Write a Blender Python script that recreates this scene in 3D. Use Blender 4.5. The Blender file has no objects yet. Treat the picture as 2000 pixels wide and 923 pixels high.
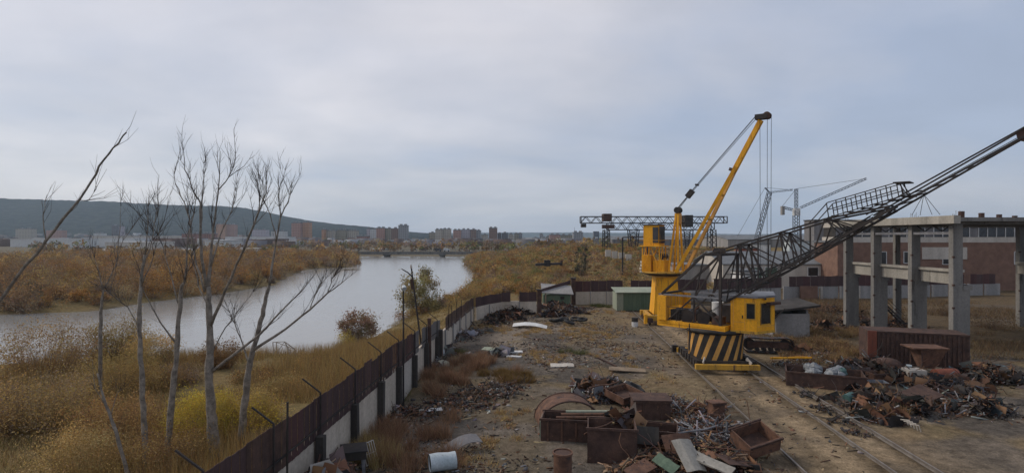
import bpy, math, random
import numpy as np
from mathutils import Vector, Matrix, Euler

# ------------------------------------------------------------------ camera, sky, sun, exposure
S = bpy.context.scene
COL = S.collection
R = math.radians
F, CXP, HY, CAMZ = 1110.0, 1000.0, 462.0, 9.0        # focal length in photo pixels, centre column, horizon row, eye height

cam = bpy.data.cameras.new('camera')
cam.sensor_width = 36.0
cam.lens = 36.0 * F / 2000.0
cam.clip_start = 0.1
cam.clip_end = 20000.0
camo = bpy.data.objects.new('camera', cam)
COL.objects.link(camo)
camo.location = (0, 0, CAMZ)
camo.rotation_euler = (R(90), 0, 0)
S.camera = camo

SUN_EL, SUN_AZ = R(38), R(-68)                      # azimuth from +Y, negative = left
w = bpy.data.worlds.new('World')
S.world = w
w.use_nodes = True
nt = w.node_tree
nt.nodes.clear()
N = nt.nodes.new
out = N('ShaderNodeOutputWorld')
bg = N('ShaderNodeBackground')
bg.inputs['Strength'].default_value = 0.14
sky = N('ShaderNodeTexSky')
sky.sky_type = 'NISHITA'
sky.sun_disc = False
sky.sun_elevation = SUN_EL
sky.sun_rotation = SUN_AZ
sky.air_density = 1.0
sky.dust_density = 1.5
tc = N('ShaderNodeTexCoord')
# flatten the direction so that the cloud sheet stretches towards the horizon
sep = N('ShaderNodeSeparateXYZ'); nt.links.new(tc.outputs['Generated'], sep.inputs[0])
add = N('ShaderNodeMath'); add.operation = 'ADD'; add.inputs[1].default_value = 0.22
ab = N('ShaderNodeMath'); ab.operation = 'ABSOLUTE'
nt.links.new(sep.outputs['Z'], ab.inputs[0]); nt.links.new(ab.outputs[0], add.inputs[0])
dx = N('ShaderNodeMath'); dx.operation = 'DIVIDE'
dy = N('ShaderNodeMath'); dy.operation = 'DIVIDE'
nt.links.new(sep.outputs['X'], dx.inputs[0]); nt.links.new(add.outputs[0], dx.inputs[1])
nt.links.new(sep.outputs['Y'], dy.inputs[0]); nt.links.new(add.outputs[0], dy.inputs[1])
comb = N('ShaderNodeCombineXYZ')
nt.links.new(dx.outputs[0], comb.inputs[0]); nt.links.new(dy.outputs[0], comb.inputs[1])
def wnoise(scale, detail, rough, dist, off):
    mp = N('ShaderNodeMapping'); mp.inputs['Location'].default_value = off
    mp.inputs['Scale'].default_value = (1.0, 1.35, 1.0)
    nt.links.new(comb.outputs[0], mp.inputs[0])
    n = N('ShaderNodeTexNoise'); n.inputs['Scale'].default_value = scale
    n.inputs['Detail'].default_value = detail; n.inputs['Roughness'].default_value = rough
    n.inputs['Distortion'].default_value = dist
    nt.links.new(mp.outputs[0], n.inputs['Vector'])
    return n
n1 = wnoise(0.50, 6, 0.52, 0.25, (0.15, 0.75, 0))
r1 = N('ShaderNodeValToRGB')
gv = N('ShaderNodeVectorMath'); gv.operation = 'DOT_PRODUCT'
nt.links.new(tc.outputs['Generated'], gv.inputs[0])
gv.inputs[1].default_value = (math.sin(SUN_AZ) * math.cos(SUN_EL), math.cos(SUN_AZ) * math.cos(SUN_EL), math.sin(SUN_EL))
gm1 = N('ShaderNodeMath'); gm1.operation = 'MULTIPLY_ADD'; gm1.inputs[1].default_value = 0.16; gm1.inputs[2].default_value = -0.06
nt.links.new(gv.outputs['Value'], gm1.inputs[0])
ga = N('ShaderNodeMath'); ga.operation = 'ADD'; nt.links.new(n1.outputs['Fac'], ga.inputs[0]); nt.links.new(gm1.outputs[0], ga.inputs[1])
nt.links.new(ga.outputs[0], r1.inputs[0])
cr = r1.color_ramp
cr.elements[0].position = 0.36; cr.elements[0].color = (3.00, 3.45, 4.45, 1)     # blue-grey cloud base
cr.elements[1].position = 0.64; cr.elements[1].color = (5.65, 5.45, 5.65, 1)     # lit milky cloud
e = cr.elements.new(0.5); e.color = (4.20, 4.28, 4.80, 1)
n2 = wnoise(1.7, 7, 0.55, 0.5, (2.3, 1.1, 0))
mr = N('ShaderNodeMapRange'); mr.inputs[1].default_value = 0.25; mr.inputs[2].default_value = 0.75
mr.inputs[3].default_value = 0.93; mr.inputs[4].default_value = 1.06
nt.links.new(n2.outputs['Fac'], mr.inputs[0])
mul = N('ShaderNodeMix'); mul.data_type = 'RGBA'; mul.blend_type = 'MULTIPLY'; mul.inputs['Factor'].default_value = 1
nt.links.new(r1.outputs[0], mul.inputs['A']); nt.links.new(mr.outputs[0], mul.inputs['B'])
mix = N('ShaderNodeMix'); mix.data_type = 'RGBA'; mix.inputs['Factor'].default_value = 0.86
nt.links.new(sky.outputs[0], mix.inputs['A']); nt.links.new(mul.outputs['Result'], mix.inputs['B'])
nt.links.new(mix.outputs['Result'], bg.inputs['Color'])
nt.links.new(bg.outputs[0], out.inputs[0])

sl = bpy.data.lights.new('sun', 'SUN')
sl.energy = 2.0
sl.angle = R(15)
sl.color = (1.0, 0.90, 0.78)
so = bpy.data.objects.new('sun', sl)
COL.objects.link(so)
sd = Vector((math.sin(SUN_AZ) * math.cos(SUN_EL), math.cos(SUN_AZ) * math.cos(SUN_EL), math.sin(SUN_EL)))
so.rotation_euler = (-sd).to_track_quat('-Z', 'Y').to_euler()
so.location = (0, 0, 60)

S.view_settings.view_transform = 'Standard'
S.view_settings.look = 'None'
S.view_settings.exposure = 0.0
S.view_settings.gamma = 1.0
S.view_settings.use_curve_mapping = False
S.render.engine = 'CYCLES'
S.cycles.use_denoising = True
S.cycles.max_bounces = 6
S.cycles.diffuse_bounces = 3
S.cycles.glossy_bounces = 3
S.cycles.transparent_max_bounces = 12
S.cycles.volume_bounces = 1
S.cycles.sample_clamp_indirect = 6.0

# ------------------------------------------------------------------ helpers
rng = random.Random(7)
nrg = np.random.default_rng(11)
U = rng.uniform

def P(px, py, Y):
    """the point at distance Y seen at photo pixel (px, py)"""
    return Vector(((px - CXP) * Y / F, Y, CAMZ - (py - HY) * Y / F))

def G(px, py, z=0.0):
    """the ground point (height z) seen at photo pixel"""
    Y = F * (CAMZ - z) / (py - HY)
    return Vector(((px - CXP) * Y / F, Y, z))

def frame(origin, yaw=0.0, tilt=(0, 0)):
    M = Matrix.Translation(Vector(origin)) @ Matrix.Rotation(yaw, 4, 'Z') @ Matrix.Rotation(tilt[0], 4, 'X') @ Matrix.Rotation(tilt[1], 4, 'Y')
    return lambda p: M @ Vector(p)

def wloc(o):
    l = Vector(o.location)
    while o.parent:
        o = o.parent
        l += Vector(o.location)
    return l

class MB:
    def __init__(s, f=None):
        s.f = f; s.V = []; s.Fc = []; s.mi = []
    def v(s, p):
        s.V.append(tuple(s.f(p)) if s.f else tuple(p)); return len(s.V) - 1
    def face(s, ids, m=0):
        s.Fc.append(tuple(ids)); s.mi.append(m)
    def hexa(s, c, m=0):
        i = [s.v(p) for p in c]
        for q in ((0, 3, 2, 1), (4, 5, 6, 7), (0, 1, 5, 4), (1, 2, 6, 5), (2, 3, 7, 6), (3, 0, 4, 7)):
            s.face([i[k] for k in q], m)
        return s
    def box(s, x0, x1, y0, y1, z0, z1, m=0):
        return s.hexa([(x0, y0, z0), (x1, y0, z0), (x1, y1, z0), (x0, y1, z0), (x0, y0, z1), (x1, y0, z1), (x1, y1, z1), (x0, y1, z1)], m)
    def beam(s, p, q, wd, h=None, up=(0, 0, 1), m=0):
        p = Vector(p); q = Vector(q); h = h or wd
        d = q - p
        if d.length < 1e-5: return s
        d.normalize(); up = Vector(up)
        if abs(d.dot(up)) > 0.98: up = Vector((1, 0, 0)) if abs(d.x) < 0.9 else Vector((0, 1, 0))
        a = d.cross(up).normalized(); b = a.cross(d).normalized()
        a *= wd / 2; b *= h / 2
        return s.hexa([p - a - b, p + a - b, p + a + b, p - a + b, q - a - b, q + a - b, q + a + b, q - a + b], m)
    def tube(s, pts, rads, n=8, cap=True, m=0):
        pts = [Vector(p) for p in pts]
        if not hasattr(rads, '__len__'): rads = [rads] * len(pts)
        rings = []; ref = None
        for k, p in enumerate(pts):
            d = (pts[min(k + 1, len(pts) - 1)] - pts[max(k - 1, 0)])
            if d.length < 1e-6: d = Vector((0, 0, 1))
            d.normalize()
            if ref is None:
                ref = Vector((1, 0, 0)) if abs(d.x) < 0.8 else Vector((0, 1, 0))
            a = (ref - d * ref.dot(d))
            if a.length < 1e-4: a = d.orthogonal()
            a.normalize(); ref = a
            b = d.cross(a)
            rings.append([s.v(p + (a * math.cos(2 * math.pi * j / n) + b * math.sin(2 * math.pi * j / n)) * rads[k]) for j in range(n)])
        for r0, r1_ in zip(rings, rings[1:]):
            for j in range(n):
                s.face((r0[j], r0[(j + 1) % n], r1_[(j + 1) % n], r1_[j]), m)
        if cap:
            s.face(rings[0][::-1], m); s.face(rings[-1], m)
        return s
    def prism(s, poly, z0, z1, m=0):
        n = len(poly)
        a = [s.v((x, y, z0)) for x, y in poly]; b = [s.v((x, y, z1)) for x, y in poly]
        for j in range(n):
            s.face((a[j], a[(j + 1) % n], b[(j + 1) % n], b[j]), m)
        s.face(a[::-1], m); s.face(b, m)
        return s
    def lathe(s, prof, n=32, c=(0, 0), m=0, cap=False):
        rings = [[s.v((c[0] + r * math.cos(2 * math.pi * j / n), c[1] + r * math.sin(2 * math.pi * j / n), z)) for j in range(n)] for r, z in prof]
        for r0, r1_ in zip(rings, rings[1:]):
            for j in range(n):
                s.face((r0[j], r0[(j + 1) % n], r1_[(j + 1) % n], r1_[j]), m)
        if cap:
            s.face(rings[0][::-1], m); s.face(rings[-1], m)
        return s
    def plate(s, pts, t=0.02, m=0):
        pts = [Vector(p) for p in pts]
        nn = (pts[1] - pts[0]).cross(pts[2] - pts[0]).normalized() * t
        n = len(pts)
        a = [s.v(p) for p in pts]; b = [s.v(p + nn) for p in pts]
        for j in range(n):
            s.face((a[j], a[(j + 1) % n], b[(j + 1) % n], b[j]), m)
        s.face(a[::-1], m); s.face(b, m)
        return s
    def build(s, name, mats, parent=None, smooth=False):
        me = bpy.data.meshes.new(name)
        off = wloc(parent) if parent else Vector((0, 0, 0))
        me.from_pydata([(x - off.x, y - off.y, z - off.z) for x, y, z in s.V], [], s.Fc)
        if not isinstance(mats, (list, tuple)): mats = [mats]
        for m in mats: me.materials.append(m)
        if len(mats) > 1: me.polygons.foreach_set('material_index', s.mi)
        if smooth: me.polygons.foreach_set('use_smooth', [True] * len(me.polygons))
        me.update()
        o = bpy.data.objects.new(name, me)
        COL.objects.link(o)
        if parent: o.parent = parent
        return o

def tag(o, label=None, cat=None, group=None, kind=None):
    if label: o['label'] = label
    if cat: o['category'] = cat
    if group: o['group'] = group
    if kind: o['kind'] = kind
    return o

def thing(name, label, cat, loc=(0, 0, 0), group=None, rz=0.0):
    o = bpy.data.objects.new(name, None)
    o.empty_display_size = 0.3
    o.location = loc
    o.rotation_euler = (0, 0, rz)
    COL.objects.link(o)
    return tag(o, label, cat, group)

def single(mb, name, mat, label, cat, group=None, smooth=False, kind=None):
    """a thing that is one mesh: its origin moves to its base"""
    vs = np.array(mb.V); c = Vector(((vs[:, 0].min() + vs[:, 0].max()) / 2, (vs[:, 1].min() + vs[:, 1].max()) / 2, vs[:, 2].min()))
    mb.V = [tuple(Vector(p) - c) for p in mb.V]
    o = mb.build(name, mat, None, smooth); o.location = c
    return tag(o, label, cat, group, kind)

def npmesh(name, V, Fa, mats, col=None, smooth=False, parent=None):
    """V (n,3); Fa list of (m,k) index arrays; col (n,3) vertex colours"""
    me = bpy.data.meshes.new(name)
    V = np.ascontiguousarray(V, dtype=np.float32)
    me.vertices.add(len(V)); me.vertices.foreach_set('co', V.ravel())
    li = np.concatenate([f.ravel() for f in Fa]).astype(np.int32)
    tot = np.concatenate([np.full(len(f), f.shape[1], dtype=np.int32) for f in Fa])
    st = np.concatenate([[0], np.cumsum(tot)[:-1]]).astype(np.int32)
    me.loops.add(len(li)); me.loops.foreach_set('vertex_index', li)
    me.polygons.add(len(tot)); me.polygons.foreach_set('loop_start', st)
    if smooth: me.polygons.foreach_set('use_smooth', np.ones(len(tot), dtype=bool))
    if col is not None:
        at = me.attributes.new('Col', 'FLOAT_COLOR', 'POINT')
        c4 = np.ones((len(V), 4), dtype=np.float32); c4[:, :3] = col
        at.data.foreach_set('color', c4.ravel())
    if not isinstance(mats, (list, tuple)): mats = [mats]
    for m in mats: me.materials.append(m)
    me.update(calc_edges=True); me.validate()
    o = bpy.data.objects.new(name, me)
    COL.objects.link(o)
    if parent: o.parent = parent
    return o

def copy_tree(o, parent=None):
    c = o.copy(); COL.objects.link(c); c.parent = parent
    for ch in list(o.children): copy_tree(ch, c)
    return c

# ------------------------------------------------------------------ materials
def mat(name, c1, c2, scale=2.0, rough=0.75, metal=0.0, bump=0.25, c3=None, c3amt=0.5, streak=False, fine=9.0, spec=0.3, bdist=0.02):
    m = bpy.data.materials.new(name); m.use_nodes = True
    t = m.node_tree; n = t.nodes; L = t.links.new
    b = n['Principled BSDF']
    tcn = n.new('ShaderNodeTexCoord'); oi = n.new('ShaderNodeObjectInfo')
    mp = n.new('ShaderNodeMapping'); L(tcn.outputs['Object'], mp.inputs[0])
    if streak: mp.inputs['Scale'].default_value = (1, 1, 0.12)
    wv = n.new('ShaderNodeMath'); wv.operation = 'MULTIPLY'; wv.inputs[1].default_value = 37.0
    L(oi.outputs['Random'], wv.inputs[0])
    def noise(sc, det, vec, ro=0.6):
        q = n.new('ShaderNodeTexNoise'); q.noise_dimensions = '4D'
        q.inputs['Scale'].default_value = sc; q.inputs['Detail'].default_value = det; q.inputs['Roughness'].default_value = ro
        L(vec, q.inputs['Vector']); L(wv.outputs[0], q.inputs['W'])
        return q
    a = noise(scale, 6, mp.outputs[0])
    f = noise(scale * fine, 4, tcn.outputs['Object'])
    r = n.new('ShaderNodeValToRGB'); L(a.outputs['Fac'], r.inputs[0])
    r.color_ramp.elements[0].position = 0.36; r.color_ramp.elements[0].color = (*c1, 1)
    r.color_ramp.elements[1].position = 0.64; r.color_ramp.elements[1].color = (*c2, 1)
    colr = r.outputs[0]
    if c3:
        g = noise(scale * 2.3, 8, mp.outputs[0], 0.7)
        rr = n.new('ShaderNodeValToRGB'); L(g.outputs['Fac'], rr.inputs[0])
        p = 0.72 - 0.3 * c3amt
        rr.color_ramp.elements[0].position = p; rr.color_ramp.elements[1].position = p + 0.09
        mx = n.new('ShaderNodeMix'); mx.data_type = 'RGBA'
        L(rr.outputs[0], mx.inputs['Factor']); L(colr, mx.inputs['A']); mx.inputs['B'].default_value = (*c3, 1)
        colr = mx.outputs['Result']
    mm = n.new('ShaderNodeMapRange'); mm.inputs[3].default_value = 0.78; mm.inputs[4].default_value = 1.22
    mm.inputs[1].default_value = 0.25; mm.inputs[2].default_value = 0.75
    L(f.outputs['Fac'], mm.inputs[0])
    m2 = n.new('ShaderNodeMix'); m2.data_type = 'RGBA'; m2.blend_type = 'MULTIPLY'; m2.inputs['Factor'].default_value = 1
    L(colr, m2.inputs['A']); L(mm.outputs[0], m2.inputs['B'])
    L(m2.outputs['Result'], b.inputs['Base Color'])
    b.inputs['Roughness'].default_value = rough; b.inputs['Metallic'].default_value = metal
    b.inputs['Specular IOR Level'].default_value = spec
    if bump:
        bp = n.new('ShaderNodeBump'); bp.inputs['Strength'].default_value = bump; bp.inputs['Distance'].default_value = bdist
        L(f.outputs['Fac'], bp.inputs['Height']); L(bp.outputs[0], b.inputs['Normal'])
    return m

def attrmat(name, rough=0.8, trans=0.0, spec=0.2):
    m = bpy.data.materials.new(name); m.use_nodes = True
    t = m.node_tree; n = t.nodes; L = t.links.new
    b = n['Principled BSDF']
    a = n.new('ShaderNodeAttribute'); a.attribute_name = 'Col'
    oi = n.new('ShaderNodeObjectInfo')
    hs = n.new('ShaderNodeHueSaturation')
    mr1 = n.new('ShaderNodeMapRange'); mr1.inputs[3].default_value = 0.85; mr1.inputs[4].default_value = 1.15
    L(oi.outputs['Random'], mr1.inputs[0]); L(mr1.outputs[0], hs.inputs['Value'])
    L(a.outputs['Color'], hs.inputs['Color']); L(hs.outputs[0], b.inputs['Base Color'])
    b.inputs['Roughness'].default_value = rough; b.inputs['Specular IOR Level'].default_value = spec
    if trans:
        tr = n.new('ShaderNodeBsdfTranslucent'); L(hs.outputs[0], tr.inputs['Color'])
        mx = n.new('ShaderNodeMixShader'); mx.inputs[0].default_value = trans
        L(b.outputs[0], mx.inputs[1]); L(tr.outputs[0], mx.inputs[2]); L(mx.outputs[0], n['Material Output'].inputs['Surface'])
    return m

M = {}
M['yellow'] = mat('yellow_paint', (0.62, 0.28, 0.012), (0.84, 0.41, 0.020), 1.5, 0.65, 0, 0.25, (0.20, 0.088, 0.035), 0.52, True, 7)
M['ochre'] = mat('ochre_paint', (0.50, 0.25, 0.06), (0.66, 0.36, 0.10), 1.4, 0.7, 0, 0.15, (0.17, 0.085, 0.045), 0.45, True, 10)
M['yellow_old'] = mat('worn_yellow_paint', (0.40, 0.23, 0.04), (0.56, 0.31, 0.04), 1.5, 0.7, 0, 0.2, (0.11, 0.065, 0.04), 0.6, True, 10)
M['black'] = mat('black_paint', (0.022, 0.020, 0.018), (0.05, 0.042, 0.035), 1.6, 0.65, 0, 0.2)
M['steel'] = mat('dark_weathered_steel', (0.022, 0.020, 0.021), (0.055, 0.045, 0.040), 1.2, 0.7, 0.1, 0.2, (0.10, 0.055, 0.035), 0.18)
M['greysteel'] = mat('grey_steel', (0.13, 0.13, 0.14), (0.24, 0.24, 0.25), 3.0, 0.5, 0.3, 0.15, (0.13, 0.08, 0.05), 0.3)
M['rust'] = mat('rusted_steel', (0.075, 0.040, 0.028), (0.165, 0.088, 0.058), 2.2, 0.85, 0, 0.35, (0.045, 0.032, 0.03), 0.6)
M['rustdark'] = mat('dark_rusted_steel', (0.045, 0.028, 0.024), (0.100, 0.058, 0.044), 2.2, 0.85, 0, 0.35, (0.17, 0.095, 0.06), 0.45)
M['rustred'] = mat('red_oxide_paint', (0.15, 0.050, 0.033), (0.24, 0.078, 0.046), 1.8, 0.8, 0, 0.25, (0.09, 0.045, 0.035), 0.4, True)
M['maroon'] = mat('maroon_weathered_sheet', (0.046, 0.027, 0.027), (0.080, 0.048, 0.046), 0.8, 0.8, 0, 0.25, (0.028, 0.019, 0.020), 0.4, True)
M['maroonred'] = mat('reddish_weathered_sheet', (0.052, 0.026, 0.027), (0.09, 0.043, 0.040), 0.8, 0.8, 0, 0.25, (0.033, 0.020, 0.020), 0.4, True)
M['greysheet'] = mat('grey_weathered_sheet', (0.115, 0.112, 0.115), (0.19, 0.182, 0.185), 1.0, 0.75, 0, 0.25, (0.075, 0.06, 0.055), 0.4, True)
M['concrete'] = mat('weathered_concrete', (0.40, 0.345, 0.28), (0.53, 0.465, 0.385), 0.8, 0.9, 0, 0.3, (0.16, 0.14, 0.12), 0.35, True)
M['concreteg'] = mat('grey_concrete', (0.20, 0.195, 0.19), (0.29, 0.28, 0.27), 0.7, 0.9, 0, 0.3, (0.13, 0.12, 0.11), 0.35, True)
M['concretel'] = mat('pale_concrete', (0.38, 0.345, 0.30), (0.50, 0.46, 0.405), 0.8, 0.9, 0, 0.25, (0.22, 0.2, 0.17), 0.3, True)
M['concreted'] = mat('dark_stained_concrete', (0.030, 0.027, 0.025), (0.065, 0.058, 0.052), 1.0, 0.9, 0, 0.3, (0.11, 0.10, 0.09), 0.2, True)
M['hallconc'] = mat('stained_hall_concrete', (0.125, 0.122, 0.115), (0.215, 0.205, 0.190), 0.9, 0.95, 0, 0.5, (0.075, 0.068, 0.060), 0.5, True)
M['hallpale'] = mat('stained_pale_beam', (0.24, 0.225, 0.195), (0.36, 0.335, 0.29), 0.9, 0.95, 0, 0.5, (0.13, 0.12, 0.10), 0.45, True)
M['glass'] = mat('dark_window_glass', (0.012, 0.014, 0.016), (0.03, 0.032, 0.034), 1.0, 0.12, 0, 0.0, spec=0.5)
M['bark'] = mat('grey_bark', (0.135, 0.118, 0.098), (0.30, 0.265, 0.225), 4.0, 0.95, 0, 1.0, (0.055, 0.046, 0.040), 0.5, False, 6, 0.3, 0.05)
M['barkdark'] = mat('dark_twig_bark', (0.040, 0.033, 0.030), (0.075, 0.06, 0.052), 3.0, 0.95, 0, 0.2)
M['green'] = mat('faded_green_paint', (0.080, 0.120, 0.080), (0.125, 0.17, 0.115), 1.0, 0.8, 0, 0.2, (0.10, 0.075, 0.05), 0.3, True)
M['greenlight'] = mat('pale_green_paint', (0.22, 0.25, 0.19), (0.30, 0.32, 0.25), 1.0, 0.8, 0, 0.2, (0.14, 0.09, 0.06), 0.35, True)
M['white'] = mat('dirty_white_paint', (0.46, 0.46, 0.45), (0.64, 0.64, 0.63), 1.2, 0.75, 0, 0.2, (0.30, 0.27, 0.23), 0.3)
M['bluewhite'] = mat('pale_blue_enamel', (0.36, 0.42, 0.44), (0.50, 0.54, 0.56), 1.5, 0.55, 0, 0.2, (0.16, 0.11, 0.08), 0.3)
M['rubber'] = mat('tyre_rubber', (0.018, 0.018, 0.019), (0.04, 0.04, 0.04), 3.0, 0.85, 0, 0.3)
M['brick'] = mat('brown_brick', (0.15, 0.088, 0.066), (0.21, 0.125, 0.09), 1.2, 0.9, 0, 0.3, (0.15, 0.10, 0.08), 0.3)
M['roofgrey'] = mat('grey_roof_sheet', (0.11, 0.12, 0.13), (0.17, 0.18, 0.19), 0.4, 0.8, 0, 0.2, (0.10, 0.075, 0.06), 0.3)
M['wood'] = mat('weathered_timber', (0.16, 0.12, 0.085), (0.26, 0.20, 0.14), 2.0, 0.9, 0, 0.3)
M['bag'] = mat('crumpled_grey_plastic', (0.09, 0.10, 0.11), (0.26, 0.275, 0.29), 4.0, 0.45, 0, 0.4)
M['bagteal'] = mat('crumpled_teal_plastic', (0.035, 0.075, 0.075), (0.06, 0.12, 0.115), 2.5, 0.5, 0, 0.4)
M['railtop'] = mat('worn_rail_steel', (0.15, 0.13, 0.115), (0.23, 0.205, 0.18), 2.0, 0.5, 0.3, 0.2)
M['cable'] = mat('greased_cable', (0.02, 0.02, 0.022), (0.035, 0.034, 0.034), 3.0, 0.7, 0.2, 0)
M['craneblue'] = mat('far_crane_grey_paint', (0.11, 0.13, 0.16), (0.17, 0.19, 0.22), 0.5, 0.7, 0, 0)
M['leaf'] = attrmat('autumn_leaves', 0.75, 0.25)
M['blade'] = attrmat('dry_stalks', 0.85, 0.15)
M['bits'] = attrmat('scrap_bits', 0.75, 0.0)

# ------------------------------------------------------------------ terrain functions
def _hash(ix, iy, seed):
    h = (ix.astype(np.int64) * 374761393 + iy.astype(np.int64) * 668265263 + seed * 1274126177) & 0x7fffffff
    h = ((h ^ (h >> 13)) * 1274126177) & 0x7fffffff
    return ((h ^ (h >> 16)) & 0xffff) / 65535.0
def vnoise(x, y, seed=0):
    ix = np.floor(x); iy = np.floor(y); fx = x - ix; fy = y - iy
    fx = fx * fx * (3 - 2 * fx); fy = fy * fy * (3 - 2 * fy)
    a = _hash(ix, iy, seed); b = _hash(ix + 1, iy, seed); c = _hash(ix, iy + 1, seed); d = _hash(ix + 1, iy + 1, seed)
    return (a * (1 - fx) + b * fx) * (1 - fy) + (c * (1 - fx) + d * fx) * fy
def fbm(x, y, sc, oct=4, seed=0):
    x = np.asarray(x, float); y = np.asarray(y, float)
    s = 0; a = 0.5; t = 0
    for k in range(oct):
        s = s + a * vnoise(x * sc, y * sc, seed + k); t += a; a *= 0.5; sc *= 2.03
    return s / t
def sstep(a, b, x):
    t = np.clip((x - a) / (b - a), 0, 1); return t * t * (3 - 2 * t)

def wall_x(y): return -6.5 + 0.067 * (y - 27.1)
WATER = -3.0
def gw(px, py): 
    p = G(px, py, WATER); return (p.x, p.y)
RIVER = [gw(640, 688), gw(675, 665), gw(740, 638), gw(800, 612), gw(852, 590), gw(905, 570), gw(922, 548), gw(916, 530), gw(900, 516), gw(910, 505), gw(935, 500),
         (-30, 343), (-60, 348), (-105, 346), gw(705, 503), gw(700, 511), gw(706, 516), gw(690, 524), gw(640, 523), gw(600, 528), gw(572, 540), gw(548, 557),
         gw(440, 574), gw(300, 592), gw(180, 612), (-110, 80), (-190, 66), (-190, 40), (-110, 47), (-60, 53), (-40, 55.5), (-28, 57)]
POND = [(-330, 430), (-240, 420), (-225, 520), (-235, 640), (-420, 780), (-470, 640)]
def sdist(x, y, poly):
    """signed distance, negative inside"""
    x = np.asarray(x, float); y = np.asarray(y, float)
    d = np.full(x.shape, 1e9); ins = np.zeros(x.shape, bool)
    n = len(poly)
    for k in range(n):
        x0, y0 = poly[k]; x1, y1 = poly[(k + 1) % n]
        ex, ey = x1 - x0, y1 - y0
        t = np.clip(((x - x0) * ex + (y - y0) * ey) / (ex * ex + ey * ey + 1e-9), 0, 1)
        d = np.minimum(d, (x - x0 - t * ex) ** 2 + (y - y0 - t * ey) ** 2)
        c = ((y0 > y) != (y1 > y)) & (x < (x1 - x0) * (y - y0) / (y1 - y0 + 1e-12) + x0)
        ins ^= c
    d = np.sqrt(d)
    return np.where(ins, -d, d)
_ax = ([0, 58, 100, 160, 250, 325, 480, 900], [-999, -45, -38, -34, -36, -50, -100, -200])
def is_left(x, y):
    return (x < np.interp(y, *_ax)) & (y > 57)
def height(x, y):
    x = np.asarray(x, float); y = np.asarray(y, float)
    d = sdist(x, y, RIVER) + (fbm(x, y, 0.12, 3, 5) - 0.5) * 2.4
    dp = sdist(x, y, POND)
    left = is_left(x, y)
    out = wall_x(y) - x                                        # metres outside the yard wall
    T = np.where(left, -1.3, np.where(out > 0, -0.25 - 0.9 * sstep(0, 14, out), 0.0))
    T = T + np.where(left, 0, 4.2 * sstep(92, 172, y) * sstep(-2, 26, x) * (1 - 0.8 * sstep(260, 520, y)))
    T = T + (fbm(x, y, 0.07, 4, 2) - 0.5) * np.where((out < 0) & (y < 75), 0.35, 0.7) + (fbm(x, y, 0.8, 2, 9) - 0.5) * 0.10
    # the trampled way along the rails is flat
    rl = np.exp(-((x - (13.7 + 0.07 * (y - 37))) / 4.0) ** 2) * (y < 75)
    T = T * (1 - 0.85 * rl)
    z = np.where(d > 0, WATER - 0.15 + (T - WATER + 0.15) * sstep(0, 13, d) ** 0.8, WATER - 0.15 - 1.2 * sstep(0, 9, -d))
    z = np.where(dp < 12, np.minimum(z, np.where(dp > 0, WATER - 0.3 + 1.8 * sstep(0, 12, dp), WATER - 0.5)), z)
    # a low sand spit by the far bank
    sp = np.exp(-(((x + 58.0) / 5.8) ** 2 + ((y - 203) / 5.0) ** 2))
    return np.where(d < 6, np.maximum(z, WATER - 0.6 + 1.1 * sp), z)
def hz(x, y): return float(height(np.array([x]), np.array([y]))[0])

def spaced(a, b, lo, hi, step, grow):
    core = list(np.arange(lo, hi, step)); l = []; s = step; p = lo
    while p > a: s *= grow; p -= s; l.append(p)
    r = []; s = step; p = core[-1]
    while p < b: s *= grow; p += s; r.append(p)
    return np.array(l[::-1] + core + r)
gx = spaced(-7000, 7000, -34, 40, 0.42, 1.09)
gy = spaced(-60, 9000, 14, 84, 0.42, 1.06)
GX, GY = np.meshgrid(gx, gy)
fx_, fy_ = GX.ravel(), GY.ravel()
fz_ = height(fx_, fy_)
nx, ny = len(gx), len(gy)
idx = np.arange(nx * ny).reshape(ny, nx)
quads = np.stack([idx[:-1, :-1].ravel(), idx[:-1, 1:].ravel(), idx[1:, 1:].ravel(), idx[1:, :-1].ravel()], 1)
# ground colours: bare trodden earth, weedy earth, bank grass, river mud, far plain
C = lambda *a: np.array(a)
na = fbm(fx_, fy_, 0.16, 5, 21)[:, None]; nb = fbm(fx_, fy_, 0.9, 3, 33)[:, None]; nc = fbm(fx_, fy_, 0.05, 3, 44)[:, None]
earth = C(0.140, 0.112, 0.085) * (1 - na) + C(0.225, 0.186, 0.145) * na
dark = C(0.072, 0.063, 0.054)
earth = earth + (dark - earth) * (sstep(0.44, 0.60, fbm(fx_, fy_, 0.33, 4, 51))[:, None] * 0.8)
weedy = C(0.180, 0.122, 0.068) * (1 - nb) + C(0.155, 0.125, 0.065) * nb
grass = C(0.185, 0.125, 0.058) * (1 - nb) + C(0.150, 0.122, 0.052) * nb
col = earth.copy()
wd = sstep(0.46, 0.58, fbm(fx_, fy_, 0.26, 4, 61))[:, None] * 0.85
trk = np.exp(-((fx_ - (14.5 + 0.05 * (fy_ - 30))) / 3.6) ** 2)[:, None] * (fy_ < 80)[:, None]
track = C(0.245, 0.178, 0.108) * (1 - nb) + C(0.325, 0.245, 0.155) * nb
ruts = np.exp(-(((fx_ - (12.9 + 0.07 * (fy_ - 30)))) / 0.35) ** 2) + np.exp(-(((fx_ - (14.6 + 0.07 * (fy_ - 30)))) / 0.35) ** 2)
col = col * (1 - wd) + weedy * wd
col = col * (1 - trk) + track * trk
oil = sstep(0.56, 0.68, fbm(fx_, fy_, 0.55, 4, 57))[:, None] * trk * 0.5
col = col * (1 - oil) + dark * oil
col = col * (1 - 0.42 * (ruts * (fy_ < 60) * (0.4 + fbm(fx_, fy_, 0.5, 3, 58)))[:, None])
for xr in (11.95, 15.35, 17.05):
    near = np.exp(-(((fx_ - (xr + 0.072 * (fy_ - 33))) / 0.42) ** 2)) * (fy_ < 74)
    col = col * (1 - 0.55 * near[:, None])
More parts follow.
